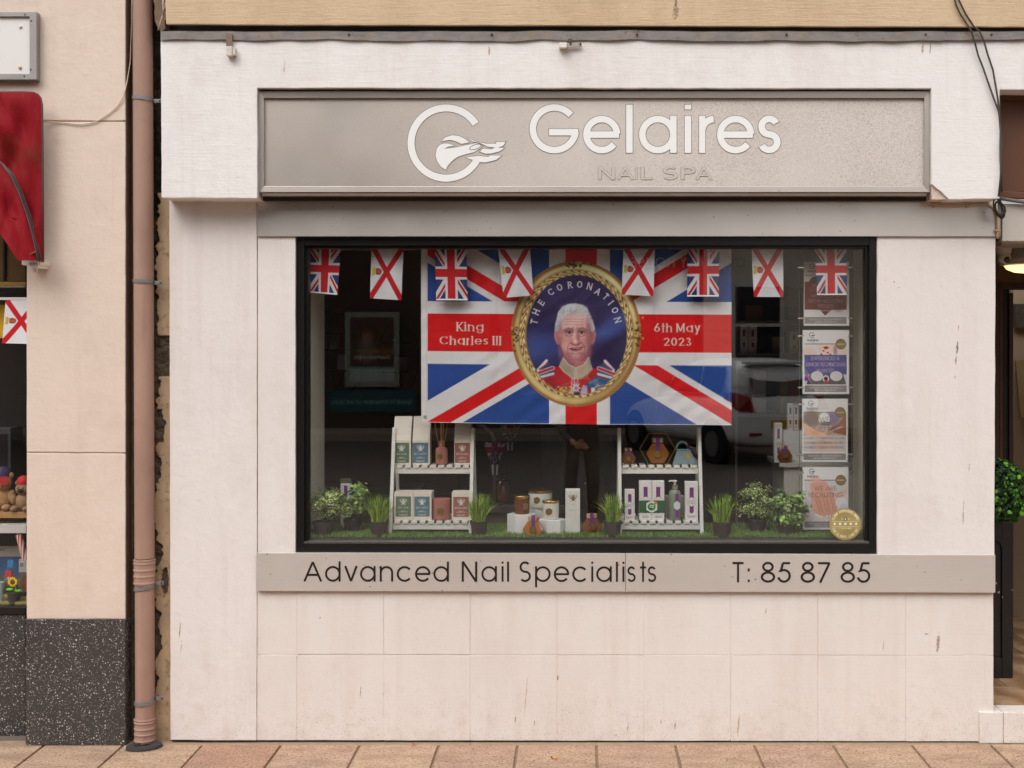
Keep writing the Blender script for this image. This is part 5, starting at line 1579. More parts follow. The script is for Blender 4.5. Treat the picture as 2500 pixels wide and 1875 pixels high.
def poster2():
    pr = poster_base(335, 860, 797, 1497)
    small_logo(pr, 424, 908, 26)
    pr.rect(350, 775, 1000, 1404, (222, 220, 222))
    pr.ell(400, 1090, 70, 50, (236, 206, 192), .9, 20, .4); pr.ell(720, 1090, 70, 50, (236, 206, 192), .9, -20, .4)
    pr.poly([(478, 1002), (668, 1002), (650, 1060), (610, 1110), (520, 1110), (490, 1060)], (238, 208, 194)); pr.ell(660, 1060, 20, 50, (150, 118, 112), .7, 0, .5)
    pr.rect(350, 775, 992, 1000, (120, 112, 110))
    pr.poly([(535, 1030), (568, 1018), (600, 1030), (580, 1048), (555, 1050)], (196, 22, 34)); pr.ell(568, 1034, 26, 4, (110, 10, 20))
    for (a, b) in ((540, 1066), (585, 1084), (520, 1100), (612, 1102)):
        pr.ell(a, b, 13, 7, (190, 20, 34), 1, 20)
    pr.rect(348, 776, 1106, 1302, (76, 70, 142))
    for k in range(8):
        pr.line([(440 + k * 34, 1300), (480 + k * 20, 1180)], 20, (112, 100, 168), .35); pr.ell(480 + k * 20, 1170, 7, 14, (150, 40, 90), .5)
    T = (206, 200, 214)
    pr.text(560, 1158, 36, 'EXPERIENCED &', T, .09, width=280); pr.text(560, 1220, 36, 'JUNIOR TECHNICIANS', T, .09, width=410); pr.text(560, 1282, 36, 'WANTED', T, .09, width=178)
    pr.rect(350, 775, 1302, 1404, (206, 204, 206)); pr.poly([(400, 1302), (740, 1302), (770, 1404), (370, 1404)], (90, 84, 88))
    pr.ell(475, 1320, 62, 50, (214, 210, 210)); pr.ell(670, 1320, 62, 50, (214, 210, 210)); pr.ell(565, 1345, 34, 34, (206, 200, 200)); pr.ell(565, 1345, 20, 20, (40, 34, 38)); pr.ell(570, 1380, 22, 20, (190, 20, 60))
    pr.rect(350, 392, 1308, 1368, (150, 66, 150)); pr.rect(360, 382, 1290, 1310, (110, 40, 110))
    badge(pr, 717, 998, 54)
    foot(pr, 350, 775, 1413, 1480)
    return pr
def poster3():
    pr = poster_base(330, 103, 783, 735)
    small_logo(pr, 414, 146, 26)
    pr.rect(340, 768, 230, 637, (190, 170, 160)); pr.rect(340, 768, 230, 240, (120, 112, 110))
    pr.ell(420, 300, 80, 80, (120, 100, 88), .8, 0, .4); pr.ell(640, 300, 70, 60, (120, 104, 150), .8, 0, .5)
    pr.ell(548, 300, 56, 62, (236, 230, 228)); pr.ell(560, 350, 55, 20, (90, 84, 90), .8, 0, .4)
    pr.rect(340, 768, 470, 637, (212, 204, 202), .9); pr.ell(560, 570, 110, 60, (222, 184, 166), .8, 0, .5)
    pr.poly([(340, 340), (430, 400), (540, 440), (560, 480), (500, 490), (380, 470), (340, 440)], (230, 182, 152)); pr.poly([(700, 340), (770, 240), (770, 470), (640, 440), (560, 450), (620, 390)], (150, 96, 72))
    pr.line([(730, 380), (560, 445)], 16, (196, 176, 170)); pr.ell(600, 440, 40, 16, (210, 150, 124), .9, -20); pr.ell(520, 450, 46, 14, (236, 190, 164), .9, 20)
    T = (56, 46, 44)
    pr.text(552, 338, 56, 'WE', T, .07, width=108); pr.text(555, 418, 56, 'OFFER', T, .07, width=220)
    for (y, s_, w_) in ((508, 'A VERY COMPETITIVE SALARY', 405), (554, 'FLEXIBLE WORKING HOURS', 388), (600, 'A GREAT HOLIDAY PACKAGE', 388)):
        pr.text(356, y, 22, s_, T, .10, align='l', width=w_); pr.ell(340, y - 8, 4, 4, T)
    badge(pr, 708, 236, 54)
    foot(pr, 338, 766, 650, 718)
    return pr
def poster4():
    pr = poster_base(335, 795, 790, 1420)
    small_logo(pr, 424, 834, 26)
    pr.rect(350, 778, 926, 1336, (218, 208, 210)); pr.rect(350, 778, 918, 926, (110, 104, 104))
    hand = (226, 168, 148)
    pr.ell(470, 980, 60, 90, (232, 178, 160), .9, 0, .4); pr.poly([(410, 960), (560, 930), (640, 1040), (690, 1180), (650, 1300), (590, 1310), (480, 1290), (420, 1180)], hand)
    pr.poly([(778, 1000), (778, 1060), (640, 1130), (600, 1090)], (236, 190, 176))
    for k in range(5):
        pr.line([(470 + k * 40, 1080), (520 + k * 36, 1240 + (k % 2) * 30), (545 + k * 30, 1290)], 34, (220 + 4 * (k % 2), 156 + 8 * (k % 2), 136), .95)
        pr.line([(452 + k * 40, 1090), (500 + k * 36, 1240)], 5, (176, 110, 96), .7); pr.ell(548 + k * 30, 1290, 13, 16, (240, 214, 208), 1, -20)
    for k in range(3):
        pr.ell(450 + k * 36, 1230 + k * 22, 30, 14, (224, 160, 140), 1, 20); pr.ell(470 + k * 26, 1275 + k * 8, 15, 11, (246, 226, 222))
    pr.ell(720, 1150, 58, 56, (232, 230, 234)); pr.ell(745, 1195, 45, 30, (214, 212, 218))
    T = (70, 52, 46)
    pr.text(563, 1028, 46, 'WE ARE', T, .07, width=225); pr.text(563, 1094, 46, 'RECRUITING', T, .07, width=352)
    badge(pr, 717, 922, 54)
    foot(pr, 350, 778, 1340, 1402)
    return pr
QY = .19
acry = simple('clear_poster_edge', (214, 216, 212), .2, var=0)
for (pf, x0, y0, x1, y1, lab, zo) in ((poster1, 1964, 640, 2072, 794, 'dark red recruitment poster, topmost in the window column', 0), (poster2, 1961, 807, 2072, 961, 'purple banded recruitment poster, second from the top in the window', 0),
                                      (poster3, 1960, 975, 2069, 1127, 'recruitment poster listing job benefits, third down in the window', 0), (poster4, 1961, 1142, 2070, 1292, 'recruitment poster with folded hands, lowest in the window column', 0)):
    th = thing('poster', lab, 'poster', (PX(x0, QY), QY, PZ(y1, QY)), 'recruitment posters in the window')
    pf().mesh('poster_print', flat(PX(x0, QY), PX(x1, QY), PZ(y1, QY), PZ(y0, QY), QY), 'print_paper', th)
    MB().box(PX(x0 - 1.5, QY), PX(x1 + 1.5, QY), QY + .001, QY + .006, PZ(y1 + 1.5, QY), PZ(y0 - 1.5, QY)).build('holder', acry, th, bevel=.0008)
cds = thing('cable_display', 'steel cables with chrome clips carrying the posters in the window', 'display stand', (PX(2015, QY), QY, FZ))
chrome = simple('satin_chrome', (206, 200, 190), .22, .95, var=.04)
for x in (1952, 2080):
    MB().tube([(PX(x, QY), QY + .003, FZ), (PX(x, QY), QY + .003, PZ(596, QY))], .0014, 6).build('cable', chrome, cds)
    MB().tube([(PX(x, QY), QY + .003, FZ), (PX(x, QY), QY + .003, FZ + .045)], .006, 10).build('foot', chrome, cds, smooth='auto')
for (y0, y1) in ((653, 777), (820, 946), (987, 1110), (1153, 1276)):
    for y in (y0, y1):
        for (a, b) in ((1948, 1963), (2071, 2084)):
            MB().tube([(PX(a, QY), QY + .003, PZ(y, QY)), (PX(b, QY), QY + .003, PZ(y, QY))], .0046, 10).build('clip', chrome, cds, smooth='auto')

# ---- round award sticker on the inside of the glass
def award():
    pr = Print(-40, -40, 40, 40, 1.7, (156, 138, 84))
    d = np.hypot(pr.X, pr.Y)
    pr.a[:] = np.array([158, 140, 86]) + (6 * np.cos(np.arctan2(pr.Y, pr.X) * 2 + .6))[..., None]
    W_ = (226, 218, 190)
    for txt, r, a0, a1, up in (('CLIENT EXPERIENCE AWARD', 30, -158, -22, 1), ('OUR CLIENTS LOVE US!', 34, 158, 22, -1)):
        for i, ch in enumerate(txt):
            a = a0 + (a1 - a0) * i / (len(txt) - 1)
            if ch != ' ':
                pr.text(r * math.cos(R(a)), r * math.sin(R(a)), 6.0, ch, W_, .16, rot=(a + 90) if up == 1 else (a - 90), width=4.6 if ch != 'I' else .9)
    for k in range(5):
        cx, cy = (k - 2) * 13.2, -1
        pr.poly([(cx + (4.6 if q % 2 == 0 else 2.0) * math.sin(q * math.pi / 5), cy - (4.6 if q % 2 == 0 else 2.0) * math.cos(q * math.pi / 5)) for q in range(10)], (236, 230, 206))
    pr.line([(-32, -7), (32, -7)], .8, W_); pr.line([(-32, 6), (32, 6)], .8, W_)
    pr.ell(0, -13, 3.6, 3.6, (54, 46, 100)); pr.ell(0, -13, 2, 2, (226, 226, 236)); pr.text(0, 11.5, 3.4, '3 YEAR WINNER', W_, .14, width=30)
    pr.text(-8, -11.5, 4, '20', W_, .14); pr.text(9, -11.5, 4, '20', W_, .14)
    return pr
ST = .0490
k_ = K(ST)
o = award().mesh('award_sticker', lambda U, V: (PX(2064, ST) + (U - .5) * 79 * k_, ST + 0 * U, PZ(1280, ST) + (.5 - V) * 79 * k_), printed('gold_foil_print', .35), None)
bm = bmesh.new(); bm.from_mesh(o.data)
cX, cZ = PX(2064, ST), PZ(1280, ST)
bmesh.ops.delete(bm, geom=[v for v in bm.verts if math.hypot(v.co.x - cX, v.co.z - cZ) > 39.3 * k_], context='VERTS')
bm.to_mesh(o.data); bm.free()
tag(o, 'round gold award sticker with five stars on the lower right of the window', 'sticker')

# ================================================================== window display
white_wood = simple('white_painted_wood', (224, 220, 212), .5, var=.05, scale=14, bump=.08)
def ladder(label, xa, xb):
    X0 = xa
    th = thing('display_stand', label, 'display stand', ((xa + xb) / 2, .3, FZ))
    wl_ = .008
    zt = 1.441
    for x in (xa, xb):
        f = MB().add([(x - wl_, .135, FZ), (x + wl_, .135, FZ), (x + wl_, .159, FZ), (x - wl_, .159, FZ),
                      (x - wl_, .262, zt), (x + wl_, .262, zt), (x + wl_, .286, zt - .004), (x - wl_, .286, zt - .004)],
                     [(0, 3, 2, 1), (4, 5, 6, 7), (0, 1, 5, 4), (1, 2, 6, 5), (2, 3, 7, 6), (3, 0, 4, 7)])
        f.build('leg', white_wood, th, bevel=.001)
        f = MB().add([(x - wl_, .430, FZ), (x + wl_, .430, FZ), (x + wl_, .450, FZ), (x - wl_, .450, FZ),
                      (x - wl_, .295, zt - .006), (x + wl_, .295, zt - .006), (x + wl_, .315, zt - .010), (x - wl_, .315, zt - .010)],
                     [(0, 3, 2, 1), (4, 5, 6, 7), (0, 1, 5, 4), (1, 2, 6, 5), (2, 3, 7, 6), (3, 0, 4, 7)])
        f.build('leg', white_wood, th, bevel=.001)
    for (yf, yb, zs) in ((.162, .42, 1.0024), (.240, .36, 1.2606)):
        MB().box(xa + .0085, xb - .0085, yf, yf + .012, zs - .041, zs - .0135).build('rail', white_wood, th, bevel=.001)
        MB().box(xa + .0085, xb - .0085, yb - .012, yb, zs - .041, zs - .0135).build('rail', white_wood, th, bevel=.001)
        n = 9; pit = (xb - xa - .02) / n
        for i in range(n):
            x0 = xa + .011 + i * pit + pit * .14
            MB().box(x0, x0 + pit * .70, yf - .006, yb + .003, zs - .013, zs).build('slat', white_wood, th, bevel=.001)
    return th
ladder('white slatted ladder shelf on the left of the display', -.882, -.500)
ladder('white slatted ladder shelf on the right of the display', .213, .602)

def bee(pr, cx, cy, s_, c):
    pr.ell(cx, cy - .36 * s_, .13 * s_, .11 * s_, c); pr.ell(cx, cy - .1 * s_, .17 * s_, .16 * s_, c); pr.poly([(cx - .2 * s_, cy + .06 * s_), (cx + .2 * s_, cy + .06 * s_), (cx + .12 * s_, cy + .36 * s_), (cx, cy + .46 * s_), (cx - .12 * s_, cy + .36 * s_)], c)
    for g in (-1, 1):
        pr.line([(cx + g * .12 * s_, cy - .2 * s_), (cx + g * .5 * s_, cy - .42 * s_), (cx + g * .6 * s_, cy - .26 * s_), (cx + g * .16 * s_, cy - .06 * s_)], .07 * s_, c)
        pr.line([(cx + g * .16 * s_, cy), (cx + g * .5 * s_, cy - .02 * s_), (cx + g * .2 * s_, cy + .1 * s_)], .06 * s_, c)
        pr.line([(cx + g * .1 * s_, cy - .44 * s_), (cx + g * .26 * s_, cy - .6 * s_)], .06 * s_, c); pr.line([(cx + g * .2 * s_, cy + .16 * s_), (cx + g * .34 * s_, cy + .5 * s_)], .06 * s_, c)
def bee_label(colr, title):
    pr = Print(0, 0, 160, 205, .7, colr)
    W_ = (226, 226, 218)
    bee(pr, 80, 58, 64, W_)
    pr.text(80, 122, 17, title, W_, .12, width=100 if len(title) < 10 else 122, serif=True)
    pr.text(80, 152, 7, 'REFRESHING', W_, .16, width=46); pr.text(80, 160, 7, 'AROMATHERAPY CANDLE', W_, .16, width=92)
    pr.text(80, 187, 7, 'JERSEY HONEY COMPANY', W_, .18, width=92); pr.text(80, 195, 7, 'CHANNEL ISLANDS', W_, .16, width=72)
    return pr
card = simple('cream_card', (228, 218, 204), .55, var=.03)
GRN, BLU, RED = (104, 122, 98), (96, 126, 138), (164, 104, 94)
def carton(label, x0, x1, y_top, Y, depth, z0, lab=None, title='', wedge=False, mat=None, name='product_box', group='boxes in the window display', lbox=None):
    X0, X1 = PX(x0, Y), PX(x1, Y)
    z1 = PZ(y_top, Y)
    th = thing(name, label, 'box', ((X0 + X1) / 2, Y, z0), group)
    if wedge:
        zt = 1.4925; m = MB()
        prof = [(Y, z0), (Y, z1), (Y + .052, zt), (Y + .08, zt), (Y + .08, z0)]
        n = len(prof)
        m.add([(X0, y, z) for y, z in prof] + [(X1, y, z) for y, z in prof], [tuple(range(n)), tuple(range(2 * n - 1, n - 1, -1))] + [(i, (i + 1) % n, n + (i + 1) % n, n + i) for i in range(n)])
        m.build('carton', mat or card, th, bevel=.0012)
    else:
        MB().box(X0, X1, Y, Y + depth, z0, z1).build('carton', mat or card, th, bevel=.0012)
    if lab is not None:
        a, b, c, d = lbox
        lab.mesh('label_print', flat(PX(a, Y), PX(b, Y), PZ(d, Y), PZ(c, Y), Y - .0008), 'print_paper', th)
    return th
YU, YLw, ZU, ZL = .258, .178, 1.2608, 1.0026
carton('tall cream carton with green bee label on the upper left shelf', 960, 1003, 1075, YU, .08, ZU, bee_label(GRN, 'BEE CALM'), wedge=True, lbox=(961.5, 999, 1081, 1130))
carton('tall cream carton with blue bee label on the upper left shelf', 1007, 1049, 1075, YU, .08, ZU, bee_label(BLU, 'BEE SLEEPY'), wedge=True, lbox=(1007.5, 1045.5, 1081, 1130))
carton('tall cream carton with dusky red bee label on the upper left shelf', 1109, 1150, 1075, YU, .08, ZU, bee_label(RED, 'BEE RELAXED'), wedge=True, lbox=(1110.5, 1147, 1081.5, 1130))
carton('short cream box with green bee label on the lower left shelf', 962, 1008, 1202, YLw, .10, ZL, bee_label(GRN, 'BEE CALM'), lbox=(966, 1003.5, 1212, 1261))
carton('short cream box with blue bee label on the lower left shelf', 1009, 1053.5, 1202, YLw, .10, ZL, bee_label(BLU, 'BEE SLEEPY'), lbox=(1011.5, 1049, 1212.5, 1261))
carton('short cream box with dusky red bee label on the lower left shelf', 1103, 1148, 1202, YLw, .09, ZL, bee_label(RED, 'BEE RELAXED'), lbox=(1106.5, 1144.5, 1213, 1262))
pinkm = simple('dusky_pink_matt_glass', (176, 112, 100), .6, var=.05)
gold = simple('polished_gold', (206, 168, 84), .22, .95, var=.06)
bronze = simple('aged_gold_label', (150, 118, 66), .4, .7, var=.45, scale=160, bump=.5, bscale=220)
def hexa(x, z, r, rot=30, sx=1.0):
    return [(x + r * sx * math.cos(R(rot + 60 * i)), z + r * math.sin(R(rot + 60 * i))) for i in range(6)]
# diffuser
kx = K(.29)
dx_, dy_ = PX(1078, .29), .29
df = thing('reed_diffuser', 'dusky pink bottle with reed sticks on the upper left shelf', 'diffuser', (dx_, dy_, ZU))
MB().lathe([(.026, 0), (.0295, .004), (.0295, .070), (.024, .080), (.013, .084), (.0125, .113), (.011, .113)], 28, (dx_, dy_, ZU)).build('bottle', pinkm, df, smooth='auto')
rg = random.Random(3)
for (a, b) in ((-.034, .0), (-.006, .004), (.0, -.004), (.010, .002), (.030, .0)):
    MB().tube([(dx_ + a * .08, dy_, ZU + .02), (dx_ + a * 1.25, dy_ + b, ZU + .26)], .0014, 6).build('reed', simple('reed_stick', (206, 150, 88), .7, var=.1), df)
MB().prism(hexa(dx_ - .004, ZU + .041, .016), dy_ - .0325, dy_ - .026).build('badge', bronze, df)
# candles
def candle(label, xc, yb, yt, wpx, Y, z0, mat, rim=None, taper=.0, badge_dx=0.0, bz=.45, bs=.36):
    k = K(Y); r = wpx * k / 2; hgt = PZ(yt, Y) - z0
    cx = PX(xc, Y)
    th = thing('candle_jar', label, 'candle', (cx, Y, z0), 'candles in the window display')
    top = hgt * (.87 if rim else 1.0)
    MB().lathe([(r * .86, 0), (r * (.95 - taper), .004), (r, hgt * .3), (r, top), (r * .93, top)], 36, (cx, Y, z0)).build('jar', mat, th, smooth='auto')
    if rim:
        MB().lathe([(r * 1.02, top), (r * 1.03, top + .001), (r * 1.03, hgt - .002), (r * 1.0, hgt)], 36, (cx, Y, z0)).build('lid', rim, th, smooth='auto')
    bx = cx + badge_dx * r
    off = math.sqrt(max(0, 1 - badge_dx ** 2)) * r
    MB().prism(hexa(bx, z0 + hgt * bz, hgt * .5 * bs * 1.1), Y - off - .003, Y - off + .006).build('badge', bronze, th)
    return th
candle('dusky pink candle jar with gold badge on the lower left shelf', 1078, 1271, 1217, 44, .215, ZL, pinkm)
# plinths
wcard = simple('white_plinth_card', (234, 232, 228), .55, var=.02)
def plinth(label, x0, x1, yt, Y, z0=None, name='hexagonal_plinth'):
    k = K(Y); r = (x1 - x0) * k / 2 ; cx = PX((x0 + x1) / 2, Y)
    th = MB().zprism([(cx + r * math.cos(R(60 * i + 8)), Y + r * .86 * math.sin(R(60 * i + 8))) for i in range(6)], FZ + .001, PZ(yt, Y)).build(name, wcard, None, bevel=.0015)
    th['label'] = label; th['category'] = 'plinth'; th['group'] = 'white plinths'
    return PZ(yt, Y)
zp1 = plinth('white hexagonal plinth under the amber candle', 1238, 1309, 1254, .20)
zp2 = plinth('white hexagonal plinth under the small white candle', 1315, 1381, 1267, .19)
zp3 = plinth('white hexagonal plinth behind, under the wide white candle', 1288, 1350, 1239, .34)
amber = NT('amber_glass'); amber.base(L3((112, 62, 28))); amber.set(.10, 0, .6)
amber = amber.m
frost = simple('frosted_white_glass', (222, 220, 208), .35, var=.03)
candle('amber glass candle with gold lid on the left white plinth', 1274, 1256, 1209.5, 38, .20, zp1, amber, gold, badge_dx=.45)
candle('wide white candle with gold lid on the rear plinth', 1319, 1238, 1196, 58, .34, zp3, frost, gold, badge_dx=-.25, bz=.5)
candle('small frosted white candle with gold lid on the right plinth', 1344.5, 1269, 1221, 40, .19, zp2, frost, gold, badge_dx=-.2)
# honey jars
honey = simple('honey_glass', (176, 112, 48), .12, var=.12, scale=24, spec=.6)
honey2 = simple('dark_honey_glass', (124, 72, 30), .12, var=.15, scale=24, spec=.6)
cork = simple('cork_lid', (204, 172, 128), .8, var=.15, scale=90)
purple = simple('purple_ribbon', (112, 46, 124), .6, var=.08)
def honey_jar(label, x0, x1, yt, Y, z0, mat=honey, depth=.045, tagp=False):
    k = K(Y); cx = PX((x0 + x1) / 2, Y); r = (x1 - x0) * k / 2
    zt = PZ(yt, Y); Ht = zt - z0
    hb = Ht * .78
    th = thing('honey_jar', label, 'jar', (cx, Y, z0), 'honey jars in the display')
    body = [(cx - r * .55, z0), (cx + r * .55, z0), (cx + r, z0 + hb * .48), (cx + r * .5, z0 + hb), (cx - r * .5, z0 + hb), (cx - r, z0 + hb * .48)]
    MB().prism(body, Y - depth / 2, Y + depth / 2).build('jar', mat, th, bevel=.004)
    MB().lathe([(r * .36, hb), (r * .36, Ht * .82)], 20, (cx, Y, z0)).build('neck', mat, th, smooth='auto')
    MB().lathe([(r * .5, Ht * .82), (r * .5, Ht)], 10, (cx, Y, z0)).build('lid', cork, th)
    MB().box(cx - r * .16, cx + r * .16, Y - depth / 2 - .003, Y - depth / 2 - .001, z0 + hb * .5, z0 + Ht * .82).build('ribbon', purple, th)
    MB().box(cx - r * .17, cx + r * .17, Y - r * .52, Y + r * .52, z0 + Ht * .80, z0 + Ht + .001).build('ribbon', purple, th)
    MB().prism(hexa(cx, z0 + hb * .46, r * .36), Y - depth / 2 - .006, Y - depth / 2 - .0032).build('badge', gold, th, bevel=.0005)
    MB().prism(hexa(cx, z0 + hb * .46, r * .30), Y - depth / 2 - .007, Y - depth / 2 - .0061).build('badge_emblem', bronze, th)
    if tagp:
        MB().add([(cx + r * .5, Y - depth / 2, z0 + Ht * .7), (cx + r * .9, Y - depth / 2 - .01, z0 + hb * .5), (cx + r * .8, Y - depth / 2 - .01, z0 + hb * .45)], [(0, 1, 2)]).build('paper_tag', simple('pink_tag', (206, 170, 176), .7), th)
        MB().ball((cx + r * .45, Y - r * .5, z0 + Ht * .91), (.008, .003, .008), 12, 6).build('seal', simple('red_seal', (200, 70, 56), .5), th, smooth=True)
    return th
honey_jar('hexagonal honey jar with purple ribbon standing between the white plinths', 1276, 1328, 1261, .115, FZ + .001, tagp=True)
honey_jar('hexagonal honey jar with purple ribbon beside the tall white carton', 1419, 1471, 1254.5, .17, FZ + .001, honey2)
honey_jar('small honey jar on the upper right shelf', 1516, 1552, 1094, .29, ZU, honey2, .036)
# tall carton
def tall_label():
    pr = Print(0, 0, 160, 540, .42, (226, 222, 214))
    bee(pr, 84, 90, 82, (110, 84, 52)); pr.text(84, 172, 13, 'BEE', (150, 140, 128), .1, width=54); pr.text(84, 240, 9, 'JERSEY HONEY', (170, 160, 150), .14, width=112); pr.text(84, 252, 8, 'COMPANY', (170, 160, 150), .14, width=60)
    return pr
carton('tall narrow white carton with brown bee beside the plinths', 1380.5, 1416, 1196, .16, .062, FZ + .001, tall_label(), lbox=(1382, 1415, 1199, 1304), mat=wcard)
# hexagonal gift box with large honey jar
gx, gz = PX(1605, .27), PZ(1097.5, .27); gk = K(.27)
gb = thing('gift_box', 'black hexagonal gift box edged in gold holding a large honey jar', 'box', (gx, .27, ZU))
hexo = [(gx - 44 * gk, gz), (gx - 22 * gk, gz - 38.5 * gk), (gx + 24 * gk, gz - 38.5 * gk), (gx + 44 * gk, gz), (gx + 22 * gk, gz + 38.5 * gk), (gx - 22 * gk, gz + 38.5 * gk)]
dzz = ZU - min(z for _, z in hexo)
hexo = [(x, z + dzz) for x, z in hexo]
hexi = [(gx + (x - gx) * .955, gz + dzz + (z - gz - dzz) * .95) for x, z in hexo]
m = MB()
for i in range(6):
    a, b = hexo[i], hexo[(i + 1) % 6]; c, d = hexi[(i + 1) % 6], hexi[i]
    m.add([(a[0], .262, a[1]), (b[0], .262, b[1]), (c[0], .262, c[1]), (d[0], .262, d[1]), (a[0], .34, a[1]), (b[0], .34, b[1]), (c[0], .34, c[1]), (d[0], .34, d[1])], [(0, 1, 2, 3), (0, 4, 5, 1), (3, 2, 6, 7), (4, 7, 6, 5)])
m.build('gold_edge', gold, gb)
MB().prism(hexi, .325, .338).build('back_panel', simple('black_card', (24, 20, 20), .6), gb)
hz = hexi[1][1]
hj = honey_jar('large honey jar with purple ribbon inside the black hexagonal box', 1577, 1633, 1069, .292, hz + .002, simple('big_honey_glass', (150, 92, 36), .12, var=.12, scale=16, spec=.6), .05)
# handbag tin
hx0, hx1 = PX(1641, .29), PX(1703, .29); hk = K(.29)
hb = thing('handbag_tin', 'pale blue handbag shaped tin with gold bee on the upper right shelf', 'tin', ((hx0 + hx1) / 2, .29, ZU))
tinb = simple('pale_blue_tin', (140, 160, 164), .35, .1, var=.05)
zt = PZ(1099, .29)
MB().prism([(hx0, ZU), (hx1, ZU), (hx1 - .022, zt), (hx0 + .022, zt)], .272, .315).build('bag_body', tinb, hb, bevel=.004)
MB().box(hx0 + .020, hx1 - .020, .268, .319, zt + .0005, zt + .006).build('bag_lid', tinb, hb, bevel=.002)
hc = (hx0 + hx1) / 2 - .012
MB().tube([(hc + .033 * math.cos(R(a)), .293, zt - .012 + .052 * math.sin(R(a))) for a in range(-10, 191, 12)], .006, 10).build('handle', tinb, hb, True)
pb = Print(0, 0, 60, 50, .8, (140, 160, 164)); bee(pb, 30, 26, 40, (196, 164, 76))
pb.mesh('bee_emblem', flat(hc + .006, hc + .05, ZU + .018, ZU + .055, .2712), 'print_paper', hb)
sc_ = MB()
for q in range(5):
    sc_.tube([(hc + .02 + q * .006, .266, zt + .022 - q * .004), (hc + .045 + q * .003, .258, zt + .014), (hc + .05 + q * .006, .262, zt - .02 - q * .006)], [.007, .008, .003], 8)
tag(sc_.build('scarf', simple('dark_patterned_scarf', (70, 50, 62), .7, var=.6, scale=60), None, True), 'dark patterned scarf knotted on the handle of the blue tin', 'scarf')
# toiletries on the lower right shelf
PUR = (120, 44, 124)
def ribbon_label(title2, hx=True, W_=130, Hh=410, sc2=.40):
    pr = Print(0, 0, W_, Hh, sc2, (228, 224, 218))
    c = W_ / 2
    pr.poly([(c - 23, 55), (c + 23, 55), (c + 23, 320), (c, 336), (c - 23, 320)], PUR)
    pr.poly([(c, 158), (c + 46, 180), (c + 46, 234), (c, 262), (c - 46, 234), (c - 46, 180)], (230, 226, 222))
    pr.line([(c, 158), (c + 46, 180), (c + 46, 234), (c, 262), (c - 46, 234), (c - 46, 180), (c, 158)], 3, (150, 132, 130))
    pr.text(c, 208, 17, 'JERSEY', (120, 100, 96), .1, width=82); pr.text(c, 230, 17, 'HONEY', (120, 100, 96), .1, width=74)
    pr.text(c, 368, 9, title2[0], (120, 50, 110), .18, width=min(90, 11 * len(title2[0]))); pr.text(c, 381, 9, title2[1], (120, 50, 110), .18, width=min(80, 10 * len(title2[1])))
    return pr
carton('small white toiletry box with purple ribbon on the lower right shelf, leftmost', 1525.5, 1549.5, 1195.5, YLw, .035, ZL, ribbon_label(('INTENSIVE', 'HAND CREAM'), W_=130, Hh=410), lbox=(1526, 1549, 1196.5, 1270.5), mat=wcard)
carton('left one of the paired white boxes banded in green', 1561, 1591, 1175, YLw, .05, ZL, ribbon_label(('NATURAL', 'SHAMPOO')), lbox=(1562, 1590.3, 1176, 1270.5), mat=wcard)
carton('right one of the paired white boxes banded in green', 1592, 1622, 1175, YLw, .05, ZL, ribbon_label(('LUXURY', 'CONDITIONER')), lbox=(1592.7, 1621.3, 1176, 1270.5), mat=wcard)
carton('white toiletry box with purple ribbon at the right end of the lower right shelf', 1673, 1704, 1177, YLw, .05, ZL, ribbon_label(('HAND AND BODY', 'LOTION')), lbox=(1674, 1703, 1178, 1270.5), mat=wcard)
gp = Print(0, 0, 262, 130, .36, (38, 92, 58))
gp.poly([(130, 0), (185, 28), (185, 98), (130, 128), (75, 98), (75, 28)], (232, 230, 226)); gp.ell(128, 66, 42, 40, (58, 150, 64)); gp.ell(118, 76, 22, 20, (30, 84, 44)); gp.rect(108, 152, 48, 60, (230, 226, 216)); gp.ell(168, 26, 17, 17, (222, 132, 48)); gp.rect(104, 150, 66, 76, (220, 214, 200))
gs = gp.mesh('gift_band', flat(PX(1560.5, YLw), PX(1622.5, YLw), PZ(1252, YLw), PZ(1222, YLw), YLw - .0022), 'print_paper')
tag(gs, 'dark green paper band with white hexagon round the paired boxes', 'paper band')
pbx = PX(1647.5, .2)
pb2 = thing('pump_bottle', 'clear green pump bottle with purple ribbon label on the lower right shelf', 'bottle', (pbx, .2, ZL))
MB().lathe([(.026, 0), (.0285, .004), (.0285, .132), (.022, .142), (.012, .146)], 28, (pbx, .2, ZL)).build('bottle', simple('sage_glass', (122, 134, 118), .12, var=.08, spec=.6), pb2, smooth='auto')
MB().lathe([(.0125, .1465), (.0145, .150), (.0145, .168), (.006, .169)], 20, (pbx, .2, ZL)).build('collar', chrome, pb2, smooth='auto')
m = MB().lathe([(.005, .1695), (.005, .182), (.010, .183), (.010, .190)], 14, (pbx, .2, ZL)); m.tube([(pbx, .2, ZL + .187), (pbx - .024, .198, ZL + .187), (pbx - .028, .197, ZL + .183)], .0036, 8)
m.build('pump_head', wcard, pb2, smooth='auto')
MB().box(pbx + .0, pbx + .017, .1690, .1700, ZL + .016, ZL + .128).build('ribbon_label', purple, pb2)
MB().prism(hexa(pbx + .008, ZL + .072, .022, 30, .8), .1675, .1688).build('hexagon_label', simple('pale_blue_label', (206, 216, 218), .6), pb2)
carton('plain pale box standing behind the pump bottle', 1624, 1671, 1212, .27, .06, ZL, mat=simple('pale_grey_card', (176, 170, 162), .6), name='product_box')

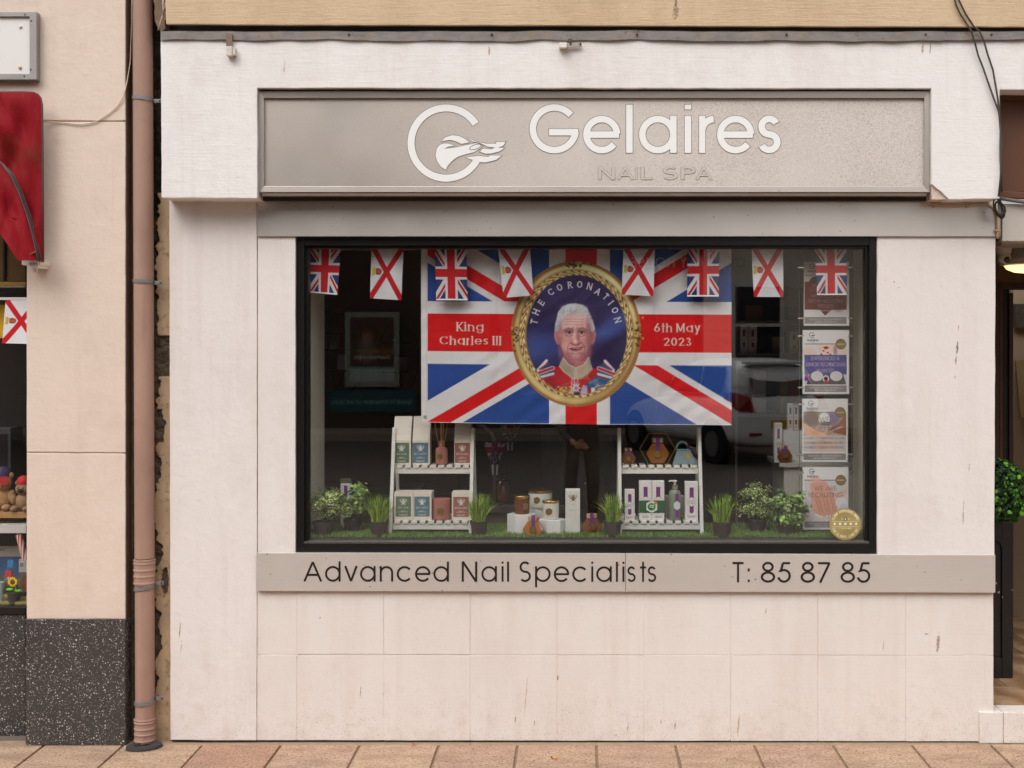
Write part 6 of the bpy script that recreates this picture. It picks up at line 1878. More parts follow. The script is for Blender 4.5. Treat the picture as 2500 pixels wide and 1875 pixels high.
# ---- potted plants
potm = simple('brown_black_pot', (64, 55, 50), .65, var=.15)
def pot(th, cx, Y, z0, r, hgt):
    MB().lathe([(r * .76, 0), (r * .92, hgt * .78), (r * 1.0, hgt * .79), (r * 1.02, hgt), (r * .9, hgt), (r * .86, hgt * .86)], 28, (cx, Y, z0)).build('pot', potm, th, smooth='auto')
def grass_plant(label, xc, Y, wpx, seed):
    k = K(Y); cx = PX(xc, Y); r = wpx * k / 2; hp = 38 * k
    th = thing('potted_grass', label, 'plant', (cx, Y, FZ), 'potted artificial grasses')
    pot(th, cx, Y, FZ + .001, r, hp)
    rg = np.random.default_rng(seed); vs, fs, cl = [], [], []
    for i in range(190):
        a = rg.uniform(0, 6.28); rr = r * .75 * math.sqrt(rg.uniform(0, 1))
        x0, y0 = cx + rr * math.cos(a), Y + rr * math.sin(a)
        ln = rg.uniform(.075, .150); le = abs(rg.normal(0, .33)) + (.7 if rg.uniform() > .92 else 0); az = a + rg.normal(0, .7)
        w_ = rg.uniform(.0012, .0024)
        pts = [(x0 + math.cos(az) * ln * le * t ** 2 * .8, y0 + math.sin(az) * ln * le * t ** 2 * .55, FZ + hp * .9 + ln * t * (1 - .28 * le * t)) for t in (0, .35, .7, 1)]
        b = len(vs); sx, sy = -math.sin(az + 1.2) * w_, math.cos(az + 1.2) * w_
        for q, t in zip(pts, (1, 1, .7, .1)):
            vs += [(q[0] - w_ * t, q[1] - sy * t, q[2]), (q[0] + w_ * t, q[1] + sy * t, q[2])]
        for j in range(3):
            fs.append((b + 2 * j, b + 2 * j + 1, b + 2 * j + 3, b + 2 * j + 2))
        c = np.array([(116, 156, 40), (150, 182, 54), (88, 126, 36), (176, 196, 84)][rg.integers(4)], float) * rg.uniform(.8, 1.15)
        cl += [c] * 8
    leaf_mesh('blades', (vs, fs, cl), th)
grass_plant('potted grass left of the left ladder shelf', 926, .115, 46, 1)
grass_plant('potted grass at the right foot of the left ladder shelf', 1169, .12, 44, 2)
grass_plant('potted grass at the left foot of the right ladder shelf', 1496, .115, 45, 3)
grass_plant('potted grass alone to the right of the right ladder shelf', 1763, .11, 50, 4)
def leafy(label, xc, Y, foliage, wpx, potbase, hp_px, cols, n, size, seed, shape=4):
    k = K(Y); cx = PX(xc, Y)
    th = thing('potted_shrub', label, 'plant', (cx, Y, FZ), 'potted artificial shrubs')
    pot(th, cx, Y, FZ + .001, wpx * k / 2, hp_px * k)
    fx0, fx1, fy0, fy1 = foliage
    C = Vector((PX((fx0 + fx1) / 2, Y), Y, PZ((fy0 + fy1) / 2, Y))); rx, rz = (fx1 - fx0) * k / 2, (fy1 - fy0) * k / 2
    ry = min(rx, .075); rx *= 1.18; rz *= 1.1
    rgc = np.random.default_rng(seed)
    clumps = []
    for i in range(26):
        d = rgc.normal(0, 1, 3); d /= np.linalg.norm(d)
        clumps.append((d, rgc.uniform(.55, .95)))
    def smp(rg):
        d, f = clumps[rg.integers(len(clumps))]
        p = np.array([d[0] * f * rx, d[1] * f * ry, d[2] * f * rz]) + rg.normal(0, 1, 3) * np.array([rx, ry, rz]) * .15
        return (C.x + p[0], C.y + p[1], C.z + p[2]), d + np.array([0, -.2, .5])
    leaf_mesh('foliage', leaf_cloud(n, smp, size, cols, shape, .4, seed), th)
    m = MB()
    for d, f in clumps[:18]:
        m.tube([(cx, Y, FZ + hp_px * k * .8), (C.x + d[0] * f * rx * .5, C.y + d[1] * f * ry * .5, C.z - rz * .3), (C.x + d[0] * f * rx, C.y + d[1] * f * ry, C.z + d[2] * f * rz)], .0013, 5)
    m.build('stems', simple('green_stem', (70, 84, 40), .7), th)
pale = [(140, 164, 80), (190, 200, 124), (222, 222, 168), (104, 136, 60), (92, 122, 56)]
midg = [(92, 122, 56), (116, 148, 70), (142, 170, 90), (78, 108, 52), (156, 180, 108)]
leafy('bushy pale green shrub in a pot at the far left of the display', 789, .13, (754, 848, 1198, 1274), 52, 0, 36, pale, 2600, .012, 11)
leafy('darker green leafy shrub in a pot behind the pale one on the left', 861, .24, (832, 902, 1186, 1262), 46, 0, 34, midg, 800, .020, 12, 6)
leafy('pale flecked shrub in a pot, left one of the right-hand pair', 1848, .24, (1806, 1890, 1189, 1262), 46, 0, 34, pale, 2500, .012, 13)
leafy('round leaved green shrub in a pot beside the lowest poster', 1922, .13, (1880, 1966, 1203, 1278), 46, 0, 32, midg + [(150, 168, 110)], 900, .021, 14, 6)

# ---- artificial turf (uncountable)
rg = np.random.default_rng(5)
nb_ = 30000
gx_ = rg.uniform(XL + .005, XR - .005, nb_); gy_ = .080 + (.40) * rg.uniform(0, 1, nb_) ** 1.4
hh = rg.uniform(.010, .026, nb_); wd = rg.uniform(.0010, .0022, nb_)
lx, ly = rg.normal(0, .007, nb_), rg.normal(0, .006, nb_)
vs = np.stack([np.stack([gx_ - wd, gy_, np.full(nb_, FZ)], -1), np.stack([gx_ + wd, gy_, np.full(nb_, FZ)], -1), np.stack([gx_ + lx, gy_ + ly, FZ + hh], -1)], 1).reshape(-1, 3)
pal = np.array([(96, 126, 58), (122, 150, 74), (80, 108, 50), (144, 166, 92)], float)[rg.integers(0, 4, nb_)] * rg.uniform(.85, 1.15, (nb_, 1))
o = leaf_mesh('artificial_turf', (vs, [(i * 3, i * 3 + 1, i * 3 + 2) for i in range(nb_)], np.repeat(pal, 3, 0)), None)
tag(o, 'green artificial grass mat covering the display floor', 'grass', kind='stuff')
MB().box(XL + .003, XR - .003, .0755, .485, FZ + .0005, FZ + .003).build('turf_backing', simple('turf_backing_green', (52, 74, 34), .9, var=.3, scale=60), o)

# ================================================================== things further inside the salon
cab = thing('white_cabinet', 'white cabinet with overhanging top inside the window on the right', 'cabinet', (1.20, .62, .08))
CYf = .56
wcab = simple('white_cabinet_paint', (206, 200, 190), .5, var=.04)
MB().box(PX(1903, CYf), PX(2112, CYf), CYf, .95, PZ(1141, CYf), PZ(1130, CYf)).build('worktop', wcab, cab, bevel=.002)
MB().box(PX(1914, CYf + .02), PX(2104, CYf), CYf + .02, .94, .08, PZ(1141, CYf) - .0005).build('carcass', wcab, cab, bevel=.002)
CZt = PZ(1130, CYf)
carton('white toiletry box with purple ribbon standing on the white cabinet', 1891, 1910, 1033, CYf + .02, .05, CZt, ribbon_label(('BODY', 'WASH')), lbox=(1892, 1909.3, 1035, 1126), mat=wcard)
carton('plain white box on the white cabinet carrying two small boxes', 1911, 1962, 1052, CYf + .05, .14, CZt, mat=wcard)
zz2 = PZ(1052, CYf + .05)
carton('left small white box standing on the plain box on the cabinet', 1923, 1936, 985, CYf + .07, .03, zz2 + .0005, ribbon_label(('HAND', 'WASH')), lbox=(1923.6, 1935.5, 987, 1048), mat=wcard)
carton('right small grey box standing on the plain box on the cabinet', 1937, 1950, 985, CYf + .07, .03, zz2 + .0005, ribbon_label(('HAND', 'LOTION')), lbox=(1937.6, 1949.5, 987, 1048), mat=simple('grey_card', (170, 168, 164), .6))
honey_jar('honey jar wrapped in purple standing at the cabinet edge', 1897, 1934, 1088, CYf + .015, CZt, honey2, .036)
# shelf unit against the right wall
su = thing('wall_shelf', 'pale open shelf unit with cosmetics inside the salon behind the posters', 'shelf', (1.1, .95, .08))
SYf = 1.0
shelfm = simple('pale_shelf_paint', (128, 118, 106), .7, var=.05)
for y in (692, 783, 862, 1010):
    MB().box(PX(1795, SYf), 1.59, SYf, 1.32, PZ(y + 7, SYf), PZ(y, SYf)).build('shelf_board', shelfm, su, bevel=.002)
MB().box(PX(1795, SYf), PX(1801, SYf), SYf + .003, 1.30, .08, PZ(692, SYf) - .001).build('shelf_side', shelfm, su, bevel=.002)
MB().box(PX(1801, SYf), 1.59, 1.30, 1.32, .08, PZ(692, SYf) - .001).build('shelf_back', simple('shelf_back_paint', (84, 74, 64), .8), su)
for (x0, x1, yt, yb, lab, c) in ((1807, 1826, 795, 862, 'left white ribboned box on the salon shelf', None), (1828, 1848, 795, 862, 'second white ribboned box on the salon shelf', None), (1928, 1950, 810, 862, 'white tube with dark label on the salon shelf', None),
                                 (1853, 1880, 818, 862, 'dark green gift bag on the salon shelf', (34, 40, 34)), (1885, 1915, 822, 862, 'beige gift bag on the salon shelf', (150, 134, 116)),
                                 (1820, 1862, 745, 783, 'brown gift bag on the top salon shelf', (120, 80, 58)), (1905, 1950, 748, 783, 'dark framed gift box on the top salon shelf', (70, 54, 40)),
                                 (1838, 1870, 905, 1010, 'white bee carton on the lower salon shelf', (176, 168, 158)), (1905, 1925, 930, 1010, 'yellow box on the lower salon shelf', (150, 120, 40)), (1928, 1950, 922, 1010, 'orange patterned box on the lower salon shelf', (150, 78, 48))):
    carton(lab, x0, x1, yt, SYf + .04, .12, PZ(yb, SYf) + .0005, ribbon_label(('', '')) if c is None else None, lbox=(x0 + .6, x1 - .6, yt + 1, yb - 2), mat=simple('shelf_item', c, .7, var=.2) if c else wcard, group='items on the salon shelf')
# round wire shelves on the left, seen edge-on
wire = simple('black_wire', (16, 15, 15), .5)
for (xc, yc, ry_, lab, Yw, xw) in ((826, 859, 100, 'round black wire shelf nearest the window on the left', .95, 22), (975, 872, 78, 'round black wire shelf further back beside the large flag', 1.5, 20)):
    k = K(Yw); C = Vector(P(xc, yc, Yw)); rr = ry_ * k
    th = thing('wire_shelf', lab, 'shelf', (C.x, C.y, C.z - rr), 'round wire shelves')
    for dx in (-.045, .045):
        m = MB()
        m.tube([(C.x + dx + rr * .22 * math.cos(R(a)), C.y + rr * .97 * math.cos(R(a)), C.z + rr * math.sin(R(a))) for a in range(0, 361, 8)], .004, 6)
        m.build('ring', wire, th, True)
    for hz in (-.45, .05, .45):
        hw_ = math.sqrt(1 - hz * hz)
        MB().box(C.x - .045 - rr * .2 * hw_, C.x + .045 + rr * .2 * hw_, C.y - rr * .9 * hw_, C.y + rr * .9 * hw_, C.z + rr * hz - .004, C.z + rr * hz + .004).build('shelf_board', wire, th)
    for (dxx, hz, c, hh_) in ((-.02, .058, (150, 140, 130), .09), (.02, -.44, (170, 160, 150), .08)):
        b0 = C.z + rr * hz + .0045
        bx_ = thing('product_box', 'small pale box on the ' + ('middle' if hz > 0 else 'lowest') + ' tier of the ' + ('nearer' if Yw < 1 else 'farther') + ' round wire shelf', 'box', (C.x + dxx, Yw, b0), 'boxes on the wire shelves')
        MB().box(C.x + dxx - .02, C.x + dxx + .02, Yw - .03, Yw + .03, b0, b0 + hh_).build('carton', simple('shelf_box_card', c, .7), bx_, bevel=.001)
# counter with amber soap bottle, swan-neck lamp, rosettes
ct = thing('salon_counter', 'dim counter inside the salon behind the window display', 'counter', (-.35, 1.2, .08))
MB().box(-1.15, -.06, .95, 1.45, PZ(1235, .95) - .04, PZ(1235, .95)).build('counter_top', simple('grey_counter', (108, 96, 88), .5, var=.08), ct, bevel=.003)
MB().box(-1.12, -.08, .98, 1.42, .08, PZ(1235, .95) - .0405).build('counter_front', room, ct)
CT = PZ(1235, .95)
ab = thing('soap_bottle', 'amber bottle with twin black pumps on the dim counter', 'bottle', (PX(1225, 1.05), 1.05, CT))
bx, by = PX(1225, 1.05), 1.05
MB().lathe([(.040, 0), (.044, .005), (.044, .10), (.030, .125), (.016, .130)], 24, (bx, by, CT)).build('bottle', amber, ab, smooth='auto')
m = MB().lathe([(.014, .1305), (.014, .15), (.005, .151), (.005, .165)], 14, (bx, by, CT)); m.tube([(bx, by, CT + .165), (bx + .028, by - .01, CT + .165)], .005, 8)
m.build('pump', wire, ab, smooth='auto')
gk_ = thing('gooseneck_lamp', 'ribbed chrome swan-neck lamp arm rising behind the left ladder shelf', 'lamp', (PX(1200, 1.0), 1.0, CT))
pts = [P(x, y, 1.0) for x, y in ((1206, 1232), (1206, 1190), (1208, 1150), (1211, 1110), (1208, 1078), (1198, 1055), (1184, 1042), (1165, 1036))]
pp2, rs2 = [], []
for i in range(len(pts) - 1):
    for j in range(12):
        t = j / 12; a, b = Vector(pts[i]), Vector(pts[i + 1])
        pp2.append(a.lerp(b, t)); rs2.append(.0085 + (.0022 if j % 2 else 0))
MB().tube(pp2, rs2, 10).build('swan_neck', simple('dull_chrome', (150, 140, 128), .3, .8, var=.1), gk_, True)
MB().lathe([(.05, 0), (.05, .008), (.012, .014)], 20, (PX(1206, 1.0), 1.0, CT)).build('lamp_base', wire, gk_, smooth='auto')
for (xc, yt, yb, Yr, lab) in ((1208, 1081, 1160, .92, 'paper rosette in flag colours hanging behind the left shelf, nearer one'), (1245, 1038, 1100, 1.3, 'paper rosette in flag colours hanging further back')):
    k = K(Yr)
    pr = Print(0, 0, 240, 360, .22)
    union(pr, -120, -80, 360, 240, (150, 30, 44), (40, 46, 92), (190, 184, 190), uu=11)
    pr.ell(128, 130, 62, 62, (36, 42, 88)); pr.ell(130, 130, 44, 44, (70, 60, 80)); pr.ell(130, 118, 18, 24, (170, 120, 110)); pr.ell(130, 160, 26, 18, (130, 120, 130))
    pr.rect(88, 172, 210, 360, (40, 46, 92)); pr.rect(106, 154, 200, 360, (190, 184, 190)); pr.rect(114, 146, 200, 360, (150, 30, 44))
    th = thing('paper_rosette', lab, 'decoration', (PX(xc, Yr), Yr, PZ(yt, Yr)), 'paper rosettes')
    x0, x1, z0, z1 = PX(xc - 26, Yr), PX(xc + 26, Yr), PZ(yb, Yr), PZ(yt, Yr)
    def rs(U, V, x0=x0, x1=x1, z0=z0, z1=z1, Yr=Yr):
        w_ = np.interp(V, [0, .28, .5, .62, 1], [1, .78, .5, .34, .26])
        return (x0 + x1) / 2 + (U - .5) * (x1 - x0) * w_, Yr + .004 * np.sin(U * 60), z1 + (z0 - z1) * V
    pr.mesh('rosette_print', rs, 'print_paper', th)
# dark glazed cupboard in the middle with chrome studs
cup = thing('glazed_cupboard', 'tall dark glossy cupboard door with chrome studs behind the plinths', 'cupboard', (.08, 1.2, .08))
gl_ = simple('dark_gloss_panel', (38, 31, 28), .12, var=.2, scale=3, spec=.6)
for (a, b) in ((1322, 1384), (1385, 1436), (1437, 1500)):
    pbox(a, b, 1040, 1420, .98, 1.2).build('door_panel', gl_, cup, bevel=.003)
MB().tube([P(1435, 1092, .972), P(1435, 1092, .98)], .008, 12).build('stud', chrome, cup, smooth='auto')
MB().tube([P(1429, 1180, .972), P(1429, 1180, .98)], .008, 12).build('stud', chrome, cup, smooth='auto')
# bench with bottles on the left
bn = thing('manicure_bench', 'dim wooden bench with tubes on it seen low on the left', 'bench', (-1.5, 1.6, .08))
MB().box(-2.0, -.9, 1.5, 2.0, PZ(1188, 1.5) - .03, PZ(1188, 1.5)).build('bench_top', simple('worn_bench', (110, 84, 68), .6, var=.2), bn, bevel=.003)
for x in (-1.95, -.98):
    MB().box(x, x + .05, 1.55, 1.95, .08, PZ(1188, 1.5) - .0305).build('leg', room, bn)
tb = thing('cream_tube', 'white tube with purple label standing behind the left shrubs', 'tube', (PX(845, .36), .36, FZ))
MB().box(PX(832, .36), PX(858, .36), .35, .37, FZ + .004, PZ(1180, .36)).build('tube_body', wcard, tb, bevel=.004)
MB().prism([(PX(830, .36), PZ(1180, .36) + .0005), (PX(858, .36), PZ(1180, .36) + .0005), (PX(856, .36), PZ(1168, .36)), (PX(832, .36), PZ(1168, .36))], .357, .363).build('crimped_end', chrome, tb)
MB().box(PX(841, .36), PX(849, .36), .348, .3495, PZ(1210, .36), PZ(1185, .36)).build('label_strip', purple, tb)

# ================================================================== left shop window contents
lw_ = .20
def jersey_big():
    return jp
th = thing('bunting_flag', 'white pennant with red saltire in the neighbouring shop window at the left edge', 'flag', (PX(40, .09), .09, PZ(725, .09)), 'bunting in the neighbouring shop')
def shp(U, V):
    x = (14 * (1 - U) + 96 * U) * (1 - V) + (5 * (1 - U) + 92 * U) * V
    y = 728 + 110 * V + 2 * U
    return PX(x, .09), .09 + .006 * np.sin(U * 5) * V, PZ(y, .09)
jp.mesh('pennant', shp, 'print_cloth', th)
MB().box(PX(-120, .09), PX(66, .09), .088, .092, PZ(732, .09), PZ(726, .09)).build('tape', simple('white_bunting_tape', (216, 208, 210), .8), th)
yf = thing('yellow_flag', 'yellow cloth flag partly hidden behind the pennant at the left edge', 'flag', (PX(0, .2), .2, PZ(742, .2)))
m = MB(); vs, fs = [], []
for i in range(13):
    for j in range(9):
        u, v = j / 8, i / 12
        x = -80 + 103 * u - 12 * v * u; y = 744 + 120 * v * (1 - .35 * u)
        vs.append((PX(x, .2), .2 + .01 * math.sin(u * 9 + v * 3), PZ(y, .2)))
for i in range(12):
    for j in range(8):
        fs.append((i * 9 + j, i * 9 + j + 1, (i + 1) * 9 + j + 1, (i + 1) * 9 + j))
m.add(vs, fs).build('cloth', simple('yellow_cloth', (222, 172, 20), .7, var=.12, scale=5), yf, True)
wood_sh = simple('light_wood_shelf', (178, 134, 84), .6, var=.2, scale=20)
LS = .20
ls = thing('toy_shelf', 'light wooden shelf with a pale front carrying plush toys in the left shop', 'shelf', (PX(20, LS), .3, PZ(1300, LS)))
pbox(-200, 66, 1250, 1265, LS, .5).build('shelf_board', wood_sh, ls, bevel=.002)
pbox(-200, 64, 1281, 1302, LS - .02, .5).build('white_board', simple('pale_shelf_front', (206, 200, 194), .5, var=.05), ls, bevel=.002)
zs = PZ(1250, LS) + .001
fur = simple('honey_fur', (176, 136, 90), .95, var=.25, scale=60, bump=1.0, bscale=180)
def plush(label, xc, Y, s_, furm, hat=None, muzzle=None):
    k = K(Y); cx = PX(xc, Y); z = zs
    th = thing('plush_toy', label, 'toy', (cx, Y, z), 'plush toys in the left shop')
    m = MB()
    m.ball((cx, Y, z + s_ * .42), (s_ * .38, s_ * .32, s_ * .42), 22, 14, .03)
    m.ball((cx, Y - s_ * .05, z + s_ * 1.02), (s_ * .34, s_ * .30, s_ * .31), 22, 14, .03)
    for g in (-1, 1):
        m.ball((cx + g * s_ * .28, Y, z + s_ * 1.28), s_ * .12, 12, 8, .03)
        m.ball((cx + g * s_ * .40, Y - s_ * .15, z + s_ * .52), (s_ * .14, s_ * .18, s_ * .24), 14, 10, .03)
        m.ball((cx + g * s_ * .28, Y - s_ * .34, z + s_ * .13), (s_ * .16, s_ * .26, s_ * .13), 14, 10, .03)
    m.build('fur_body', furm, th, True)
    MB().ball((cx, Y - s_ * .32, z + s_ * .95), (s_ * .15, s_ * .12, s_ * .11), 14, 10).build('muzzle', muzzle or simple('pale_muzzle', (204, 174, 130), .9, var=.1), th, True)
    MB().ball((cx, Y - s_ * .44, z + s_ * .98), (s_ * .05, s_ * .03, s_ * .035), 10, 8).build('nose', simple('black_nose', (18, 15, 15), .3), th, True)
    for g in (-1, 1):
        MB().ball((cx + g * s_ * .12, Y - s_ * .33, z + s_ * 1.08), s_ * .03, 10, 8).build('eye', simple('black_eye', (14, 12, 12), .15), th, True)
    if hat:
        MB().lathe([(s_ * .30, s_ * 1.24), (s_ * .30, s_ * 1.36), (s_ * .24, s_ * 1.52), (s_ * .1, s_ * 1.62)], 20, (cx, Y, z)).build('hat', hat, th, smooth='auto')
    return th
t1 = plush('honey coloured teddy with red label and purple crown at the left edge', 8, .27, .13, fur, simple('purple_crown', (62, 44, 86), .7))
t2 = plush('tan plush dog in a red guardsman hat beside the peach wall', 58, .24, .105, simple('tan_fur', (160, 126, 92), .95, var=.25, scale=60, bump=1.0, bscale=180), simple('red_hat', (190, 20, 26), .6), simple('dark_muzzle', (70, 42, 30), .8))
MB().prism([(PX(2, .2), PZ(1186, .2)), (PX(24, .2), PZ(1180, .2)), (PX(20, .2), PZ(1162, .2)), (PX(0, .2), PZ(1164, .2))], .19, .195).build('red_label', simple('red_paper_label', (168, 40, 36), .6), t1)
# lower tier
ZF = PZ(1470, .2)
pbox(-200, 66, 1470, 1482, .15, .55).build('display_ledge', simple('mustard_ledge', (150, 134, 70), .7, var=.1), ls)
bkp = Print(0, 0, 70, 110, 1.0, (70, 104, 150))
bkp.rect(0, 70, 0, 22, (196, 190, 184)); bkp.text(10, 10, 6, 'Jersey', (60, 60, 70), .12, align='l'); bkp.ell(35, 80, 34, 20, (110, 100, 90), 1, 0, .5); bkp.rect(0, 70, 95, 110, (60, 52, 48))
th = thing('guide_book', 'blue covered guide book standing at the back of the left shop display', 'book', (PX(15, .34), .34, ZF))
bkp.mesh('cover', flat(PX(-30, .34), PX(52, .34), ZF, PZ(1335, .34), .34), 'print_paper', th)
MB().box(PX(-30, .34), PX(52, .34), .341, .36, ZF, PZ(1335, .34)).build('pages', wcard, th)
b2_ = Print(0, 0, 40, 110, 1.0, (120, 110, 100))
b2_.rect(0, 40, 0, 36, (200, 194, 186)); b2_.text(2, 20, 9, 'JER', (50, 44, 44), .14, align='l'); b2_.ell(24, 66, 14, 22, (150, 92, 60)); b2_.rect(0, 40, 92, 110, (60, 44, 36))
th = thing('guide_book', 'brown picture book standing beside the peach wall in the left shop', 'book', (PX(56, .28), .28, ZF))
b2_.mesh('cover', flat(PX(46, .28), PX(70, .28), ZF, PZ(1366, .28), .28), 'print_paper', th)
MB().box(PX(46, .28), PX(70, .28), .281, .30, ZF, PZ(1366, .28)).build('pages', wcard, th)
sb = thing('sweet_bag', 'clear bag of brown sweets with a blue tab and red bow', 'bag', (PX(26, .22), .22, ZF))
cx, zc = PX(26, .22), ZF
m = MB(); rgx = random.Random(4)
for q in range(46):
    m.ball((cx + rgx.gauss(0, .014), .22 + rgx.gauss(0, .008), zc + .05 + abs(rgx.gauss(0, .022))), rgx.uniform(.007, .012), 8, 6)
m.build('sweets', simple('brown_sweets', (104, 70, 50), .4, var=.5, scale=60), sb, True)
MB().box(cx - .014, cx + .014, .216, .219, zc + .165, zc + .20).build('blue_tab', simple('blue_tab', (50, 130, 180), .5), sb)
MB().lathe([(.034, .0), (.040, .03), (.036, .10), (.014, .135), (.018, .165)], 16, (cx, .22, zc)).build('clear_bag', 'glass', sb, smooth='auto')
MB().box(cx - .016, cx + .016, .198, .204, zc + .12, zc + .15).build('bow', simple('red_bow', (196, 50, 44), .6), sb)
rk = thing('sweet_stick', 'striped red and white sweet in cellophane leaning by the peach wall', 'sweet', (PX(60, .2), .2, PZ(1360, .2)))
m = MB().tube([P(46, 1305, .2), P(62, 1368, .2)], .015, 14)
t_ = NT('striped_sugar'); wv = t_.new('ShaderNodeTexWave', {'Scale': 26.0}); wv.bands_direction = 'X'; t_.l.new(t_.pos(), wv.inputs['Vector'])
t_.base(t_.mix(t_.math('GREATER_THAN', wv.outputs['Fac'], .5), L3((196, 40, 48)), L3((226, 216, 208)))); t_.set(.3)
m.build('stick', t_.m, rk, smooth='auto')
MB().tube([P(46, 1304, .2), P(40, 1290, .2)], [.006, .016], 10).build('wrapper_end', simple('cellophane', (206, 200, 192), .25, var=.2, scale=90), rk, True)
sf = thing('toy_sunflower', 'small toy sunflower in a dark pot at the bottom of the left shop window', 'toy', (PX(34, .17), .17, ZF))
cx = PX(34, .17)
MB().lathe([(.024, 0), (.030, .048), (.032, .05), (.032, .056), (.027, .056)], 20, (cx, .17, ZF)).build('pot', simple('dark_toy_pot', (58, 52, 44), .6), sf, smooth='auto')
lime = simple('lime_plastic', (110, 190, 40), .4, var=.08)
MB().tube([(cx, .17, ZF + .05), (cx + .012, .165, ZF + .075), (cx + .002, .16, ZF + .10)], .0035, 8).build('stem', lime, sf, True)
m = MB().ball((cx - .016, .165, ZF + .068), (.020, .010, .008), 12, 8); m.ball((cx + .024, .165, ZF + .062), (.018, .010, .007), 12, 8)
m.build('leaf', lime, sf, True)
m = MB()
for q in range(12):
    a = 2 * math.pi * q / 12
    m.ball((cx + .017 * math.cos(a), .157, ZF + .105 + .017 * math.sin(a)), (.008 if abs(math.cos(a)) > .7 else .005, .003, .005 if abs(math.cos(a)) > .7 else .008), 8, 6)
m.build('petals', simple('yellow_petals', (236, 196, 30), .5, var=.1), sf, True)
MB().ball((cx, .154, ZF + .105), (.011, .004, .011), 12, 8).build('flower_centre', simple('brown_centre', (110, 70, 24), .8, var=.3, scale=200), sf, True)
cu = thing('paper_cup', 'pale blue cup at the bottom left edge of the left shop window', 'cup', (PX(-4, .18), .18, ZF))
MB().lathe([(.020, 0), (.026, .10), (.027, .10), (.024, .10)], 20, (PX(-4, .18), .18, ZF)).build('cup', simple('pale_blue_cup', (180, 200, 200), .4), cu, smooth='auto')
mc = thing('display_case', 'grey metal display case standing in the dark of the left shop', 'cabinet', (PX(0, .45), .45, PZ(1250, .45)))
pbox(-100, 26, 1045, 1262, .42, .55).build('case_body', simple('grey_case', (70, 70, 72), .4, .4, var=.1), mc, bevel=.003)
pbox(-100, 18, 1060, 1250, .417, .4195).build('case_window', simple('dark_case_window', (34, 30, 30), .15), mc)

# ================================================================== the other side of the street (seen only as reflections in the glass)
OY = -16.5
def cream_wall(): return plaster('cream_far_wall', (226, 214, 194), bump=.2, streak=.2)
bank = thing('stone_bank_building', 'tall dark stone bank building across the street, reflected in the window', 'building', (-8, OY - 3, .28))
stone = plaster('brown_granite_far', (70, 56, 48), var=.2, bump=.4, streak=.3, tint=(60, 48, 40))
MB().box(-22, 2.2, OY - 8, OY, .28, 10.5).build('wall', stone, bank)
MB().box(-22, 2.25, OY, OY + .15, 3.7, 4.5).build('sign_band', simple('dark_sign_band', (44, 38, 36), .5), bank)
MB().box(-22, 2.3, OY - .2, OY + .35, 9.9, 10.6).build('cornice', stone, bank)
def window(prn, x0, x1, z0, z1, yf, frame_m, pane_m):
    w_ = MB()
    for (a, b, c, d) in ((x0, x0 + .08, z0, z1), (x1 - .08, x1, z0, z1), (x0 + .08, x1 - .08, z1 - .08, z1), (x0 + .08, x1 - .08, z0, z0 + .08), (x0 + .08, x1 - .08, (z0 + z1) / 2 - .03, (z0 + z1) / 2 + .03)):
        w_.box(a, b, yf, yf + .10, c, d)
    o = w_.build('window', frame_m, prn)
    MB().box(x0 + .08, x1 - .08, yf + .01, yf + .02, z0 + .08, z1 - .08).build('pane', pane_m, o)
    MB().box(x0 - .1, x1 + .1, yf + .001, yf + .2, z0 - .12, z0 - .001).build('sill', frame_m, o)
wfm = simple('white_far_frame', (210, 206, 200), .5); pnm = simple('dark_far_pane', (40, 42, 46), .05, var=0, spec=.8)
for x in (-19, -15.5, -12, -8.5, -5, -1.5):
    for z in (5.2, 7.8):
        window(bank, x, x + 1.5, z, z + 1.8, OY, wfm, pnm)
for (x0, x1) in ((-10.5, -6.2), (-1.6, 1.8)):
    MB().box(x0, x1, OY - .01, OY + .03, .9, 3.6).build('shop_window', pnm, bank)
kk = K(16.5 + .12)
pst = thing('framed_bank_poster', 'pale framed loan poster in the bank window across the street', 'poster', ((910 - VX) * kk, OY + .05, 1.2))
X0, X1 = (844 - VX) * kk, (976 - VX) * kk; Z1, Z0 = H - (762 - VY) * kk, H - (944 - VY) * kk
MB().box(X0, X1, OY + .031, OY + .08, Z0, Z1).build('frame', simple('pale_poster_frame', (142, 146, 130), .6), pst)
pr = Print(0, 0, 130, 180, 1.0, (84, 58, 40))
pr.ell(80, 60, 16, 20, (160, 104, 76), 1, 0, .4); pr.ell(82, 95, 26, 34, (130, 120, 112), .8, 0, .4); pr.ell(40, 96, 60, 6, (190, 130, 60), .6, 0, .8)
pr.text(65, 116, 11, 'business loans', (216, 206, 190), .16, width=104); pr.rect(0, 130, 142, 180, (176, 186, 176)); pr.rect(0, 130, 138, 144, (110, 150, 146))
pr.mesh('poster_print', lambda U, V: (X1 - .1 - (X1 - X0 - .2) * 1.0 * (1 - U) * 1 if False else X0 + .1 + (X1 - X0 - .2) * (1 - U), OY + .082 + 0 * U, Z1 - .1 + (Z0 - Z1 + .2) * V), 'print_paper', pst)
tl = thing('teal_banner', 'teal strip banner below the loan poster across the street', 'sign', ((910 - VX) * kk, OY + .05, .8))
pr = Print(0, 0, 210, 52, .9, (18, 80, 88)); pr.text(105, 32, 11, 'Speak to a member of our team', (150, 190, 190), .13, width=190)
X0b, X1b = (803 - VX) * kk, (1016 - VX) * kk; Z1b, Z0b = H - (953 - VY) * kk, H - (1006 - VY) * kk
pr.mesh('banner_print', lambda U, V: (X0b + (X1b - X0b) * (1 - U), OY + .06 + 0 * U, Z1b + (Z0b - Z1b) * V), 'print_paper', tl)
